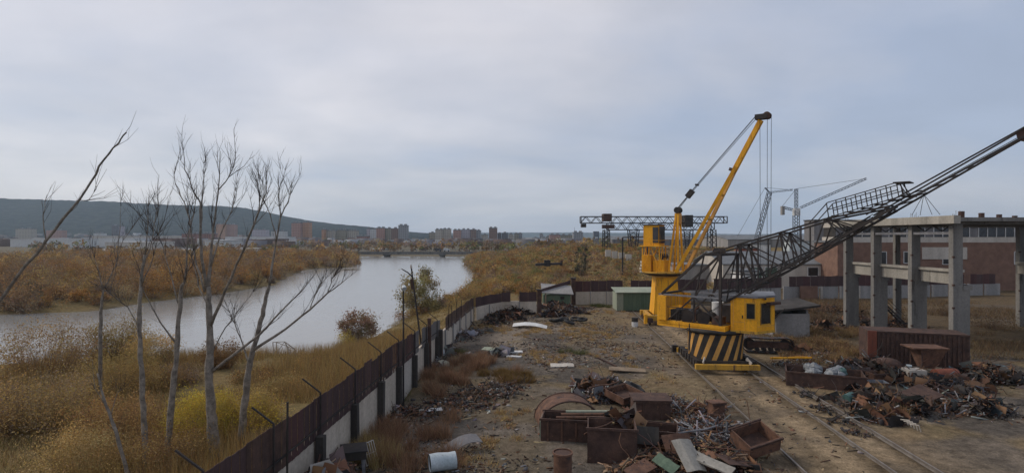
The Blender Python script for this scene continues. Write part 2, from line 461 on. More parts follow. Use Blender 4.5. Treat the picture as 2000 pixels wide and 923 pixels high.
outw = wall_x(fy_) - fx_
gm = (np.clip(sstep(-0.1, 0.6, outw) + sstep(20.5, 23.0, fx_ - 0.05 * (fy_ - 30)) * sstep(42, 47, fy_) + sstep(74, 80, fy_), 0, 1))[:, None]
col = col * (1 - gm) + grass * gm
fld = (sstep(20.5, 23.0, fx_ - 0.05 * (fy_ - 30)) * sstep(42, 47, fy_) * (fy_ < 95))[:, None]
col = col * (1 - fld) + (C(0.095, 0.068, 0.042) * (1 - nb) + C(0.13, 0.095, 0.055) * nb) * fld
pt_ = (sstep(.47, .6, fbm(fx_, fy_, .11, 4, 66)) * (outw < 0) * (fy_ < 75))[:, None] * (1 - trk) * .45
col = col * (1 - pt_) + C(0.100, 0.088, 0.076) * pt_
dd = sdist(fx_, fy_, RIVER)
mud = (1 - sstep(0.4, 2.6, dd + 1.6 * (na[:, 0] - 0.5)))[:, None]
col = col * (1 - mud) + C(0.105, 0.085, 0.062) * mud
farm = sstep(230, 420, fy_)[:, None]
plain = C(0.115, 0.095, 0.062) * (1 - nc) + C(0.145, 0.130, 0.095) * nc
col = col * (1 - farm) + plain * farm

gm_ = bpy.data.materials.new('yard_earth'); gm_.use_nodes = True
t = gm_.node_tree; n = t.nodes; L = t.links.new
b = n['Principled BSDF']
a = n.new('ShaderNodeAttribute'); a.attribute_name = 'Col'
tcn = n.new('ShaderNodeTexCoord')
def gn(sc, det, ro=0.6):
    q = n.new('ShaderNodeTexNoise'); q.inputs['Scale'].default_value = sc; q.inputs['Detail'].default_value = det; q.inputs['Roughness'].default_value = ro
    L(tcn.outputs['Object'], q.inputs['Vector']); return q
g1 = gn(2.4, 8, 0.7); g2 = gn(14, 5, 0.65)
ra = n.new('ShaderNodeMapRange'); ra.inputs[1].default_value = 0.28; ra.inputs[2].default_value = 0.72; ra.inputs[3].default_value = 0.42; ra.inputs[4].default_value = 1.55
L(g1.outputs['Fac'], ra.inputs[0])
rb = n.new('ShaderNodeMapRange'); rb.inputs[1].default_value = 0.3; rb.inputs[2].default_value = 0.7; rb.inputs[3].default_value = 0.6; rb.inputs[4].default_value = 1.4
L(g2.outputs['Fac'], rb.inputs[0])
mm = n.new('ShaderNodeMath'); mm.operation = 'MULTIPLY'; L(ra.outputs[0], mm.inputs[0]); L(rb.outputs[0], mm.inputs[1])
mx = n.new('ShaderNodeMix'); mx.data_type = 'RGBA'; mx.blend_type = 'MULTIPLY'; mx.inputs['Factor'].default_value = 1
L(a.outputs['Color'], mx.inputs['A']); L(mm.outputs[0], mx.inputs['B'])
L(mx.outputs['Result'], b.inputs['Base Color'])
b.inputs['Roughness'].default_value = 0.95; b.inputs['Specular IOR Level'].default_value = 0.1
bp = n.new('ShaderNodeBump'); bp.inputs['Strength'].default_value = 0.6; bp.inputs['Distance'].default_value = 0.06
L(mm.outputs[0], bp.inputs['Height']); L(bp.outputs[0], b.inputs['Normal'])
M['earth'] = gm_
ground = npmesh('ground', np.stack([fx_, fy_, fz_], 1), [quads], gm_, col, smooth=True)
tag(ground, 'brown trodden earth and grassy river banks', kind='structure')

# ------------------------------------------------------------------ water
wm = bpy.data.materials.new('river_water'); wm.use_nodes = True
t = wm.node_tree; n = t.nodes; L = t.links.new
b = n['Principled BSDF']
b.inputs['Base Color'].default_value = (0.25, 0.25, 0.24, 1)
b.inputs['Roughness'].default_value = 0.16
b.inputs['IOR'].default_value = 1.33
b.inputs['Specular IOR Level'].default_value = 0.9
tcn = n.new('ShaderNodeTexCoord')
mp = n.new('ShaderNodeMapping'); mp.inputs['Scale'].default_value = (0.5, 0.22, 1); L(tcn.outputs['Object'], mp.inputs[0])
q1 = n.new('ShaderNodeTexNoise'); q1.inputs['Scale'].default_value = 1.1; q1.inputs['Detail'].default_value = 5; q1.inputs['Distortion'].default_value = 0.6
L(mp.outputs[0], q1.inputs['Vector'])
q2 = n.new('ShaderNodeTexNoise'); q2.inputs['Scale'].default_value = 0.10; q2.inputs['Detail'].default_value = 3
L(tcn.outputs['Object'], q2.inputs['Vector'])
rr = n.new('ShaderNodeMapRange'); rr.inputs[1].default_value = 0.35; rr.inputs[2].default_value = 0.65; rr.inputs[3].default_value = 0.08; rr.inputs[4].default_value = 0.30
L(q2.outputs['Fac'], rr.inputs[0])
bp = n.new('ShaderNodeBump'); bp.inputs['Distance'].default_value = 0.25
L(rr.outputs[0], bp.inputs['Strength']); L(q1.outputs['Fac'], bp.inputs['Height']); L(bp.outputs[0], b.inputs['Normal'])
mb = MB(); 
i = [mb.v(p) for p in ((-560, 30, WATER), (10, 30, WATER), (10, 900, WATER), (-560, 900, WATER))]; mb.face(i)
tag(mb.build('river_water', wm), 'pale grey rippled river reflecting the overcast sky', kind='structure')

# ------------------------------------------------------------------ hills behind the town
hm = bpy.data.materials.new('forested_hill'); hm.use_nodes = True
t = hm.node_tree; n = t.nodes; L = t.links.new
b = n['Principled BSDF']; b.inputs['Roughness'].default_value = 1.0; b.inputs['Specular IOR Level'].default_value = 0
tcn = n.new('ShaderNodeTexCoord')
q1 = n.new('ShaderNodeTexNoise'); q1.inputs['Scale'].default_value = 0.02; q1.inputs['Detail'].default_value = 8; q1.inputs['Roughness'].default_value = 0.7
L(tcn.outputs['Object'], q1.inputs['Vector'])
cr = n.new('ShaderNodeValToRGB'); L(q1.outputs['Fac'], cr.inputs[0])
q1.inputs['Scale'].default_value = 0.035
cr.color_ramp.elements[0].position = 0.40; cr.color_ramp.elements[0].color = (0.006, 0.012, 0.014, 1)
cr.color_ramp.elements[1].position = 0.62; cr.color_ramp.elements[1].color = (0.042, 0.050, 0.042, 1)
hb = n.new('ShaderNodeBump'); hb.inputs['Distance'].default_value = 14.0; hb.inputs['Strength'].default_value = 0.8
L(q1.outputs['Fac'], hb.inputs['Height']); L(hb.outputs[0], b.inputs['Normal'])
L(cr.outputs[0], b.inputs['Base Color'])
sky_px = [-700, -300, 0, 180, 215, 260, 330, 400, 445, 480, 520, 560, 600, 650, 720, 738, 760, 800, 830, 870, 900, 940, 1000]
sky_py = [402, 384, 388, 393, 393, 397, 400, 402, 403, 407, 415, 423, 431, 437, 443, 447, 451, 453, 455, 458, 461, 464, 468]
hx = np.arange(-1000 - 700, 1, 6.0) + 1000 - 0.0
hx = np.arange(-700, 1001, 5.0)
yy = np.array([1350, 1500, 1700, 1900, 2100, 2300, 2450, 2600, 2800, 3100])
prof = np.array([-0.08, 0.0, 0.08, 0.22, 0.46, 0.74, 0.91, 1.0, 0.98, 0.8])
HXg, HYg = np.meshgrid(hx, yy)
peak = np.interp(HXg, sky_px, sky_py)
pk = CAMZ - (peak - HY) * 2600 / F
wx = (HXg - 1000) * 2600 / F * (0.55 + 0.45 * HYg / 2600)
nzv = (fbm(wx, HYg, 0.004, 4, 71) - 0.5) * 26 * (prof[:, None] > 0.1) * (prof[:, None] < 0.95) + (fbm(wx, HYg, 0.05, 3, 72) - 0.5) * 7 * (prof[:, None] > 0.1)
zh = np.maximum(pk, -3) * prof[:, None] + nzv * np.clip(pk / 120, 0, 1)
idx = np.arange(zh.size).reshape(zh.shape)
quads = np.stack([idx[:-1, :-1].ravel(), idx[:-1, 1:].ravel(), idx[1:, 1:].ravel(), idx[1:, :-1].ravel()], 1)
hill = npmesh('hills', np.stack([wx.ravel(), HYg.ravel(), zh.ravel()], 1), [quads], hm, smooth=True)
tag(hill, 'long dark forested ridge behind the town', kind='structure')
# a low far range that closes the plain
fxs = np.arange(-4000, 6001, 60.0); rows = np.array([5200, 5600, 6000, 6600]); pf = np.array([-0.2, 0.6, 1.0, 0.7])
FX, FY = np.meshgrid(fxs, rows)
top = 26 + 34 * fbm(FX, FY * 0, 0.0009, 4, 81)
top = top * 1.0
zz = top * pf[:, None]
idx = np.arange(zz.size).reshape(zz.shape)
quads = np.stack([idx[:-1, :-1].ravel(), idx[:-1, 1:].ravel(), idx[1:, 1:].ravel(), idx[1:, :-1].ravel()], 1)
tag(npmesh('far_hills', np.stack([FX.ravel(), FY.ravel(), zz.ravel()], 1), [quads], hm, smooth=True), 'faint blue hills on the horizon', kind='structure')

# ------------------------------------------------------------------ haze
hv = bpy.data.materials.new('haze'); hv.use_nodes = True
t = hv.node_tree; t.nodes.remove(t.nodes['Principled BSDF'])
pv = t.nodes.new('ShaderNodeVolumePrincipled')
pv.inputs['Color'].default_value = (0.66, 0.83, 1.0, 1)
pv.inputs['Density'].default_value = HAZE if 'HAZE' in globals() else 0.00011
pv.inputs['Anisotropy'].default_value = 0.2
t.links.new(pv.outputs[0], t.nodes['Material Output'].inputs['Volume'])
mb = MB().box(-9000, 9000, -80, 9600, -7, 330)
tag(mb.build('haze', hv), 'thin pale haze over the plain', kind='stuff')

# ------------------------------------------------------------------ yard wall along the river
def ysheet(mb, p0, p1, z0a, z0b, z1a, z1b, t=0.05):
    """upright slab from plan point p0 to p1; bottoms z0a,z0b; tops z1a,z1b"""
    d = Vector((p1[0] - p0[0], p1[1] - p0[1], 0)).normalized(); nn = Vector((-d.y, d.x, 0)) * t / 2
    c = []
    for za, zb in ((z0a, z0b), (z1a, z1b)):
        c += [(p0[0] - nn.x, p0[1] - nn.y, za), (p1[0] - nn.x, p1[1] - nn.y, zb), (p1[0] + nn.x, p1[1] + nn.y, zb), (p0[0] + nn.x, p0[1] + nn.y, za)]
    return mb.hexa(c)
wall = thing('boundary_wall', 'long concrete yard wall along the river topped with maroon metal sheets', 'wall', (wall_x(30), 30, 0))
POSTY = [9.8, 13.2, 16.6, 20.0, 23.6, 27.2, 30.4, 34.0, 37.3, 40.8, 44.4, 48.0, 51.6, 55.2, 58.8, 61.0]
ctop = lambda y: float(np.interp(y, [10, 30, 38, 44, 61], [2.05, 2.0, 1.95, 1.75, 1.45]))
stop_ = lambda y: float(np.interp(y, [10, 30, 36, 44, 61], [3.42, 3.32, 3.15, 2.75, 2.5]))
for a0, a1 in zip(POSTY, POSTY[1:]):
    g = 0.03; k = U(-0.025, 0.025)
    ysheet(MB(), (wall_x(a0 + g) + k, a0 + g), (wall_x(a1 - g) + k, a1 - g), -0.6, -0.6, ctop(a0) + U(-.03, .03), ctop(a1) + U(-.03, .03), 0.16).build('concrete_panel', M['concrete'] if U(0, 1) < 0.75 else M['concretel'], wall)
for y in POSTY[1:10]:
    f = frame((wall_x(y) + 0.22, y, 0), -0.067, (U(-.015, .015), U(-.015, .015)))
    MB(f).box(-0.13, 0.15, -0.15, 0.15, -0.5, ctop(y) + U(-0.12, 0.1)).build('post', M['concreted'], wall)
for y in POSTY[10:]:
    f = frame((wall_x(y) + 0.13, y, 0), -0.067)
    MB(f).box(-0.04, 0.06, -0.07, 0.07, -0.5, ctop(y)).build('post', M['concreteg'], wall)
y = 9.8
skip = False
while y < 60.6:
    wdt = U(1.0, 1.35) if y < 33 else U(0.7, 1.1)
    y1 = min(y + wdt, 60.9)
    gap = 35.3 < y < 38.0 or 41.6 < y < 44.6
    if not (gap and U(0, 1) < 0.62):
        mt = M['maroon'] if U(0, 1) < 0.62 else (M['maroonred'] if U(0, 1) < .5 else (M['rustdark'] if U(0, 1) < .8 else M['rust']))
        if 34.6 < y < 42: mt = M['greysheet']
        dz = U(-0.09, 0.06); low = ctop(y) - 0.14
        mb = MB(); n_ = 5
        off = 0.006 * (1 if skip else -1); lean = U(-0.02, 0.03)
        # shallow standing ribs: a folded sheet with a real thickness
        for k in range(n_):
            ya = y + (y1 - y) * k / n_; yb = y + (y1 - y) * (k + 1) / n_
            o_ = off + (0.016 if k % 2 else 0)
            ysheet(mb, (wall_x(ya) + o_ + 0.10, ya), (wall_x(yb) + o_ + 0.10, yb), low, low, stop_(ya) + dz, stop_(yb) + dz + lean * .3, 0.012)
        mb.build('metal_sheet', mt, wall)
    skip = not skip
    y = y1 - 0.09
for y in POSTY[1:10]:
    br = MB().beam((wall_x(y) + 0.20, y + 0.1, ctop(y) - 0.5), (wall_x(y) + 0.20, y + 0.1, stop_(y) + 0.12), 0.05).build('bracket', M['steel'], wall)
    if y not in (34.0 - 99,):
        MB().beam((wall_x(y) + 0.20, y + 0.1, stop_(y) + 0.12), (wall_x(y) - 0.42, y + 0.05, stop_(y) + 0.62), 0.045).build('arm', M['steel'], br)
for y in (45.8, 47.5, 49.6, 52.5):
    MB().beam((wall_x(y) + 0.1, y, ctop(y) - 0.3), (wall_x(y) + 0.1 + U(-.1, .1), y, stop_(y) + U(0.5, 1.0)), 0.05).build('bracket', M['steel'], wall)
for ya, yb in zip(POSTY[1:9], POSTY[2:10]):
    MB().beam((wall_x(ya) + 0.165, ya, ctop(ya) + 0.25), (wall_x(yb) + 0.165, yb, ctop(yb) + 0.25), 0.05, 0.05).build('rail', M['steel'], wall)

# ------------------------------------------------------------------ back wall of the yard
BW = [(-3.9, 61.2), (-1.2, 66.0), (2.9, 66.5)]
bw = thing('back_wall', 'concrete wall across the far end of the yard beside the river corner', 'wall', (0, 66, 0))
def wallrun(par, p0, p1, zc, zs, step, cm, sm, shstep=1.1, zb=-0.5, posts=True):
    L_ = math.hypot(p1[0] - p0[0], p1[1] - p0[1]); n_ = max(1, round(L_ / step))
    at = lambda s: (p0[0] + (p1[0] - p0[0]) * s, p0[1] + (p1[1] - p0[1]) * s)
    for k in range(n_):
        e = 0.02 / step
        ysheet(MB(), at(k / n_ + e), at((k + 1) / n_ - e), zb, zb, zc + U(-.04, .04), zc + U(-.04, .04), 0.16).build('concrete_panel', cm, par)
        if posts and k:
            q = at(k / n_); MB().box(q[0] - .08, q[0] + .08, q[1] - .2, q[1] - .09, zb, zc - 0.05).build('post', M['concreteg'], par)
    n2_ = max(1, round(L_ / shstep))
    for k in range(n2_):
        if U(0, 1) < 0.04: continue
        a_, b_ = at((k + 0.01) / n2_), at((k + 0.99) / n2_); o_ = -0.12 + (0.02 if k % 2 else 0)
        ysheet(MB(), (a_[0], a_[1] + o_), (b_[0], b_[1] + o_), zc - 0.06, zc - 0.06, zs + U(-.05, .05), zs + U(-.05, .05), 0.015).build('metal_sheet', sm if U(0, 1) < .7 else M['maroonred'], par)
wallrun(bw, BW[0], BW[1], 1.45, 2.45, 2.7, M['concrete'], M['maroon'])
wallrun(bw, BW[1], BW[2], 1.5, 2.55, 2.05, M['concrete'], M['maroon'])
bw2 = thing('gate_wall', 'concrete wall with dark brown sheets behind the green hut and cranes', 'wall', (8, 74, 0))
wallrun(bw2, (8.2, 74.5), (21.0, 75.6), 1.85, 3.2, 2.1, M['concrete'], M['maroon'])
wallrun(bw2, (21.05, 75.6), (38.0, 80.2), 1.85, 3.25, 2.8, M['concreteg'], M['maroon'])
wallrun(bw2, (38.05, 80.2), (74.0, 86.0), 1.95, 3.35, 3.0, M['concreteg'], M['maroon'])
MB().box(40.6, 43.0, 79.9, 80.25, -0.4, 2.0).build('brick_patch', M['brick'], bw2)
# the opening between the two stretches of wall, with pillars
gt = thing('gate_pillars', 'rusty pillars framing the opening in the far wall', 'gate', (5, 70, 0))
for (x, y, s_, h_) in ((3.2, 66.7, 0.5, 2.7), (8.0, 74.2, 0.55, 3.5)):
    pl = MB().box(x - s_ / 2, x + s_ / 2, y - s_ / 2, y + s_ / 2, -0.4, h_).build('pillar', M['rustdark'], gt)
    MB().box(x - s_ / 2 - .08, x + s_ / 2 + .08, y - s_ / 2 - .08, y + s_ / 2 + .08, h_ + 0.002, h_ + 0.12).build('cap', M['concreted'], pl)
MB().beam((3.5, 70.4, 2.2), (7.6, 74.1, 3.05), 0.08, 0.5).build('gate_leaf', M['maroon'], gt)

# ------------------------------------------------------------------ vegetation generators
def rot_rand(n, up=0.0):
    """n random orthonormal pairs (a, b); up > 0 biases a towards vertical"""
    a = nrg.normal(size=(n, 3)); a[:, 2] += up * 1.5; a /= np.linalg.norm(a, axis=1)[:, None]
    b = np.cross(a, nrg.normal(size=(n, 3))); b /= np.linalg.norm(b, axis=1)[:, None] + 1e-9
    return a, b
def leaves(pts, size, col, up=0.4, asp=0.5):
    n = len(pts); a, b = rot_rand(n, up)
    s = (size * nrg.uniform(0.6, 1.4, n))[:, None]
    V = np.stack([pts - a * s, pts + b * s * asp, pts + a * s, pts - b * s * asp], 1).reshape(-1, 3)
    Fq = np.arange(4 * n).reshape(n, 4)
    return V, Fq, np.repeat(col, 4, 0)
def leaves3(pts, size, col, up=0.4, asp=0.55):
    n = len(pts); a, b = rot_rand(n, up)
    s = (size * nrg.uniform(0.6, 1.5, n))[:, None]
    V = np.stack([pts - a * s, pts + a * s * .3 + b * s * asp, pts + a * s * .3 - b * s * asp], 1).reshape(-1, 3)
    return V, np.arange(3 * n).reshape(n, 3), np.repeat(col, 3, 0)
def spikes(p0, p1, wdt, col):
    """thin tapering three-sided-looking blades from p0 to p1"""
    n = len(p0); d = p1 - p0
    s = np.cross(d, nrg.normal(size=(n, 3))); s /= np.linalg.norm(s, axis=1)[:, None] + 1e-9
    wv = (np.broadcast_to(wdt, (n,)))[:, None]
    V = np.stack([p0 - s * wv, p0 + s * wv, p1], 1).reshape(-1, 3)
    return V, np.arange(3 * n).reshape(n, 3), np.repeat(col, 3, 0)
def pick(pal, n, jit=0.18):
    pal = np.array(pal); c = pal[nrg.integers(0, len(pal), n)]
    return c * nrg.uniform(1 - jit, 1 + jit, (n, 1)) * nrg.uniform(1 - jit / 3, 1 + jit / 3, (n, 3))
class NB:
    """numpy batch of quads and triangles with colours"""
    def __init__(s): s.V = []; s.Q = []; s.T = []; s.C = []; s.n = 0
    def add(s, V, Fa, Cc):
        (s.Q if Fa.shape[1] == 4 else s.T).append(Fa + s.n); s.V.append(V); s.C.append(Cc); s.n += len(V)
    def arrays(s):
        return np.concatenate(s.V), [np.concatenate(x) for x in (s.Q, s.T) if x], np.concatenate(s.C)
    def build(s, name, m, parent=None):
        V, Fa, Cc = s.arrays(); return npmesh(name, V, Fa, m, Cc, parent=parent)
BROWN = [(0.304, 0.169, 0.068), (0.236, 0.135, 0.065), (0.331, 0.203, 0.074), (0.189, 0.119, 0.068)]
ORANGE = [(0.370, 0.195, 0.052), (0.312, 0.163, 0.052), (0.247, 0.137, 0.052)]
OLIVE = [(0.42, 0.281, 0.099), (0.341, 0.242, 0.093), (0.477, 0.307, 0.108), (0.273, 0.203, 0.09)]
YELLOW = [(0.522, 0.384, 0.058), (0.435, 0.326, 0.055), (0.355, 0.275, 0.061)]
DUSK = [(0.254, 0.185, 0.123), (0.208, 0.154, 0.108), (0.308, 0.216, 0.131)]
GREENY = [(0.184, 0.192, 0.067), (0.232, 0.216, 0.072), (0.144, 0.152, 0.061)]
PINKY = [(0.345, 0.203, 0.128), (0.285, 0.173, 0.112), (0.240, 0.180, 0.090)]
TWIG = [(0.143, 0.104, 0.084), (0.202, 0.148, 0.110), (0.101, 0.076, 0.064)]
REDWEED = [(0.278, 0.158, 0.089), (0.226, 0.131, 0.079), (0.326, 0.194, 0.110), (0.179, 0.110, 0.071)]
STRAW = [(0.498, 0.370, 0.166), (0.399, 0.293, 0.121), (0.321, 0.225, 0.098)]
def bush_points(h, r, ncl, per, base=0.15):
    th = nrg.uniform(0, 2 * np.pi, ncl); zz = nrg.uniform(base, 1, ncl)
    rad = r * np.sqrt(np.clip(1 - ((zz - 0.45) / 0.62) ** 2, 0.06, 1)) * np.sqrt(nrg.uniform(0.22, 1.0, ncl))
    cl = np.stack([np.cos(th) * rad, np.sin(th) * rad, zz * h * nrg.uniform(0.82, 1.05, ncl)], 1)
    cs = nrg.uniform(0.10, 0.24, ncl) * r
    pts = (cl[:, None, :] + nrg.normal(size=(ncl, per, 3)) * cs[:, None, None]).reshape(-1, 3)
    pts[:, 2] = np.abs(pts[:, 2])
    return cl, pts
def bush(nb, org, h, r, ncl, per, leaf, pal, twig=0, tw=0.012, tint=None, tri=False):
    cl, pts = bush_points(h, r, ncl, per)
    cc = np.repeat(pick(pal, ncl, 0.24), per, 0) * nrg.uniform(0.86, 1.14, (len(pts), 1))
    if tint is not None: cc = cc * tint
    V, Fq, Cc = (leaves3 if tri else leaves)(pts, leaf, cc); nb.add(V + org, Fq, Cc)
    if twig:
        k = nrg.integers(0, ncl, twig)
        p1 = cl[k] * nrg.uniform(0.85, 1.25, (twig, 1)) + nrg.normal(size=(twig, 3)) * 0.12 * r
        p1[:, 2] = np.abs(p1[:, 2]) + 0.1 * h
        p0 = np.stack([p1[:, 0] * 0.22, p1[:, 1] * 0.22, np.zeros(twig)], 1) + nrg.normal(size=(twig, 3)) * [0.05 * r, 0.05 * r, 0]
        V, Ft, Cc = spikes(p0, p1, tw, pick(TWIG, twig)); nb.add(V + org, Ft, Cc)
_hy, _hx = np.meshgrid(np.arange(70, 400, 1.5), np.arange(-60, 100, 1.5), indexing='ij')
_hg = height(_hx, _hy)
def hz_fast(x, y): return float(_hg[min(max(int((y - 70) / 1.5), 0), _hg.shape[0] - 1), min(max(int((x + 60) / 1.5), 0), _hg.shape[1] - 1)])
# --- scrub masses on the two banks (nobody could count them)
nb = NB()
cnt = 0
for k in range(2300):
    x = U(-230, -48); y = U(78, 330)
    d = float(sdist(np.array([x]), np.array([y]), RIVER)[0])
    if d < 1.2 or not is_left(x, y) or x < -0.92 * y - 30: continue
    if U(0, 1) > (0.95 if d < 16 else 0.62): continue
    s_ = (1.4 + 3.6 * rng.random() ** 1.3) * (1.1 if d < 12 else 1.0)
    tint = np.array([1.0, 1.0, 1.0]) * U(0.75, 1.15)
    pal = rng.choice([BROWN, ORANGE, ORANGE, BROWN, DUSK, DUSK, OLIVE, BROWN] if y < 190 else [BROWN, OLIVE, DUSK, ORANGE])
    far = y > 170
    bush(nb, np.array([x, y, hz(x, y) - 0.1]), s_, s_ * U(0.55, 0.85), 20 if far else 40, 14 if far else 24, 0.26 if far else 0.15, pal, 14 if far else 40, 0.025, tint, True)
    cnt += 1
tag(nb.build('scrub', M['leaf']), 'dense rust brown willow scrub covering the far river bank', 'scrub', kind='stuff')
nb = NB()
for k in range(2600):
    y = U(80, 330); x = U(-32, 0.26 * y)
    d = float(sdist(np.array([x]), np.array([y]), RIVER)[0])
    if d < 1.0 or is_left(x, y): continue
    if x > 12 and U(0, 1) > 0.5: continue
    if y < 95 and x < -4 and U(0, 1) < 0.55: continue
    s_ = U(0.9, 1.9) if y < 170 else U(1.6, 2.8)
    if x > 12: s_ *= 0.55
    if 14 < x and y < 150: s_ *= 0.7
    pal = rng.choice([BROWN, ORANGE, OLIVE, GREENY, DUSK, OLIVE])
    far = y > 150
    bush(nb, np.array([x, y, hz(x, y) - 0.1]), s_, s_ * U(0.6, 1.0), 16 if far else 30, 12 if far else 22, 0.22 if far else 0.105, pal, 10 if far else 26, 0.02, None, True)
tag(nb.build('scrub', M['leaf']), 'mixed olive and orange scrub on the near bank beyond the far wall', 'scrub', kind='stuff')
nb = NB()
for k in range(3600):
    y = U(80, 215); x = U(8, 0.36 * y + 6)
    if U(0, 1) < 0.25 and y > 150: continue
    h_ = U(0.3, 0.8); pal = rng.choice([REDWEED, REDWEED, BROWN, OLIVE, GREENY, STRAW, DUSK])
    bush(nb, np.array([x, y, hz_fast(x, y) - .08]), h_, U(.6, 1.5), 7, 7, 0.13 if y < 140 else .2, pal, 6, .02, None, True)
tag(nb.build('weeds', M['leaf']), 'low red brown and green weeds over the embankment beyond the back wall', 'weeds', kind='stuff')
# trees and hedges on the plain towards the town
nb = NB()
for k in range(1500):
    y = U(330, 980); x = U(-0.85 * y, 0.9 * y)
    d = float(sdist(np.array([x]), np.array([y]), RIVER)[0]); dp = float(sdist(np.array([x]), np.array([y]), POND)[0])
    if d < 6 or dp < 8: continue
    if x > 0.22 * y and y < 500: continue
    s_ = U(3, 7) if x < 0 else U(2.5, 5)
    bush(nb, np.array([x, y, hz(x, y) - 0.2]), s_, s_ * U(0.5, 0.9), 9, 6, 0.9, rng.choice([DUSK, BROWN, OLIVE, DUSK, GREENY]), 0, 0.05, np.array([1, 1, 1]) * U(0.6, 1.0))
tag(nb.build('scrub', M['leaf']), 'far bare trees and hedges scattered over the plain before the town', 'scrub', kind='stuff')

# --- single bushes on the near bank
def bush_thing(px, Y, py_top, halfw_px, pal, label, leaf=0.07, ncl=60, per=60, twig=260, tw=0.012, name='bush'):
    x = (px - CXP) * Y / F; zb = hz(x, Y); h = max(CAMZ - (py_top - HY) * Y / F - zb, 0.5); r = halfw_px * Y / F
    o = thing(name, label, 'bush', (x, Y, zb), 'bushes on the near river bank')
    nb = NB(); bush(nb, np.array([0., 0., 0.]), h, r, ncl, int(per * 1.7), leaf * .72, pal, 0, .012, None, True); tag(nb.build('crown', M['leaf'], o), kind='stuff')
    nb = NB()
    cl, _ = bush_points(h, r, ncl, 1)
    twig *= 3; k = nrg.integers(0, ncl, twig); p1 = cl[k] * nrg.uniform(0.6, 1.12, (twig, 1)) + nrg.normal(size=(twig, 3)) * 0.1 * r; p1[:, 2] = np.abs(p1[:, 2]) + 0.14 * h
    p0 = np.stack([p1[:, 0] * 0.5, p1[:, 1] * 0.5, np.full(twig, -0.05)], 1) + nrg.normal(size=(twig, 3)) * [.08 * r, .08 * r, 0]
    V, Ft, Cc = spikes(p0, p1, tw * .8, pick(TWIG + [(0.20, 0.145, 0.085), (0.16, 0.11, 0.065)] + pal, twig)); nb.add(V, Ft, Cc); tag(nb.build('twigs', M['leaf'], o), kind='stuff')
    return o
bush_thing(820, 88, 532, 38, [(0.28, 0.235, 0.10), (0.23, 0.19, 0.085), (0.33, 0.26, 0.11)], 'round loose olive tree-like bush standing alone at the water edge', 0.24, 60, 60, 300, 0.014)
bush_thing(700, 66, 612, 34, PINKY, 'pinkish twiggy bush on the bank beside the lamp pole', 0.15, 60, 60, 240, 0.010)
bush_thing(672, 62, 648, 22, YELLOW, 'small straw yellow bush at the foot of the pinkish one', 0.08, 26, 30, 150, 0.012)
bush_thing(925, 74, 545, 26, OLIVE, 'olive bush rising behind the corner of the two walls', 0.10, 36, 34, 160, 0.014)
bush_thing(955, 70, 556, 16, ORANGE, 'small orange leaved bush hanging over the wall corner', 0.09, 24, 34, 100, 0.012)
bush_thing(225, 47, 628, 62, [(0.37, 0.26, 0.07), (0.30, 0.21, 0.07), (0.25, 0.16, 0.07)], 'tall golden brown willow thicket by the water at the frame edge', 0.085, 90, 70, 520, 0.014)
bush_thing(300, 44, 655, 50, OLIVE, 'olive brown willow bush just behind the thin pale trunk', 0.08, 70, 60, 380, 0.013)
bush_thing(225, 36, 700, 82, [(0.34, 0.24, 0.085), (0.36, 0.235, 0.08), (0.27, 0.195, 0.075)], 'broad tawny bush in the lower thicket on the bank', 0.07, 100, 74, 520, 0.012)
bush_thing(340, 39, 720, 48, DUSK + BROWN, 'dull brown bush between the bare trunks', 0.075, 60, 56, 420, 0.012)
bush_thing(430, 44, 668, 38, BROWN, 'reddish brown bush behind the thickest bare trunk', 0.08, 54, 52, 330, 0.013)
bush_thing(500, 40, 730, 42, BROWN + OLIVE, 'brown bush beyond the second bare trunk', 0.075, 54, 54, 330, 0.012)
bush_thing(395, 27.5, 768, 62, YELLOW, 'bright yellow green rounded bush at the foot of the bare trees', 0.055, 110, 90, 300, 0.009)
bush_thing(480, 29, 772, 66, YELLOW + OLIVE, 'mustard bush spreading behind the wall top', 0.06, 100, 80, 300, 0.009)
bush_thing(240, 28, 775, 80, OLIVE + BROWN, 'olive thicket low on the bank at the lower edge', 0.06, 100, 80, 500, 0.010)
bush_thing(560, 36, 742, 44, OLIVE + STRAW, 'straw coloured low bush on the slope outside the wall', 0.07, 50, 50, 220, 0.010)
bush_thing(600, 44, 716, 30, BROWN + OLIVE, 'small brown bush on the grassy slope below the ruined frame', 0.07, 36, 40, 160, 0.010)
bush_thing(90, 42, 640, 90, BROWN + OLIVE, 'wide brown thicket beyond the leaning tree', 0.09, 90, 60, 420, 0.014)
bush_thing(70, 30, 740, 110, OLIVE + DUSK, 'large dull olive bush in the corner of the bank', 0.075, 110, 70, 460, 0.012)
bush_thing(330, 24, 850, 90, OLIVE + BROWN, 'low golden olive bush beside the lowest trunks', 0.05, 90, 80, 260, 0.008)
bush_thing(160, 23, 840, 90, OLIVE + STRAW, 'low olive bush under the dead sapling', 0.05, 90, 80, 260, 0.008)

# --- dark bushes by the gantry and on the embankment
bush_thing(1134, 118, 485, 12, [(0.03, 0.04, 0.028), (0.045, 0.05, 0.035)], 'very dark evergreen shrub on the embankment slope', 0.16, 26, 30, 40, 0.02)
bush_thing(1145, 128, 478, 8, [(0.03, 0.04, 0.028), (0.045, 0.05, 0.035)], 'small dark shrub just above the evergreen one', 0.16, 18, 26, 30, 0.02)

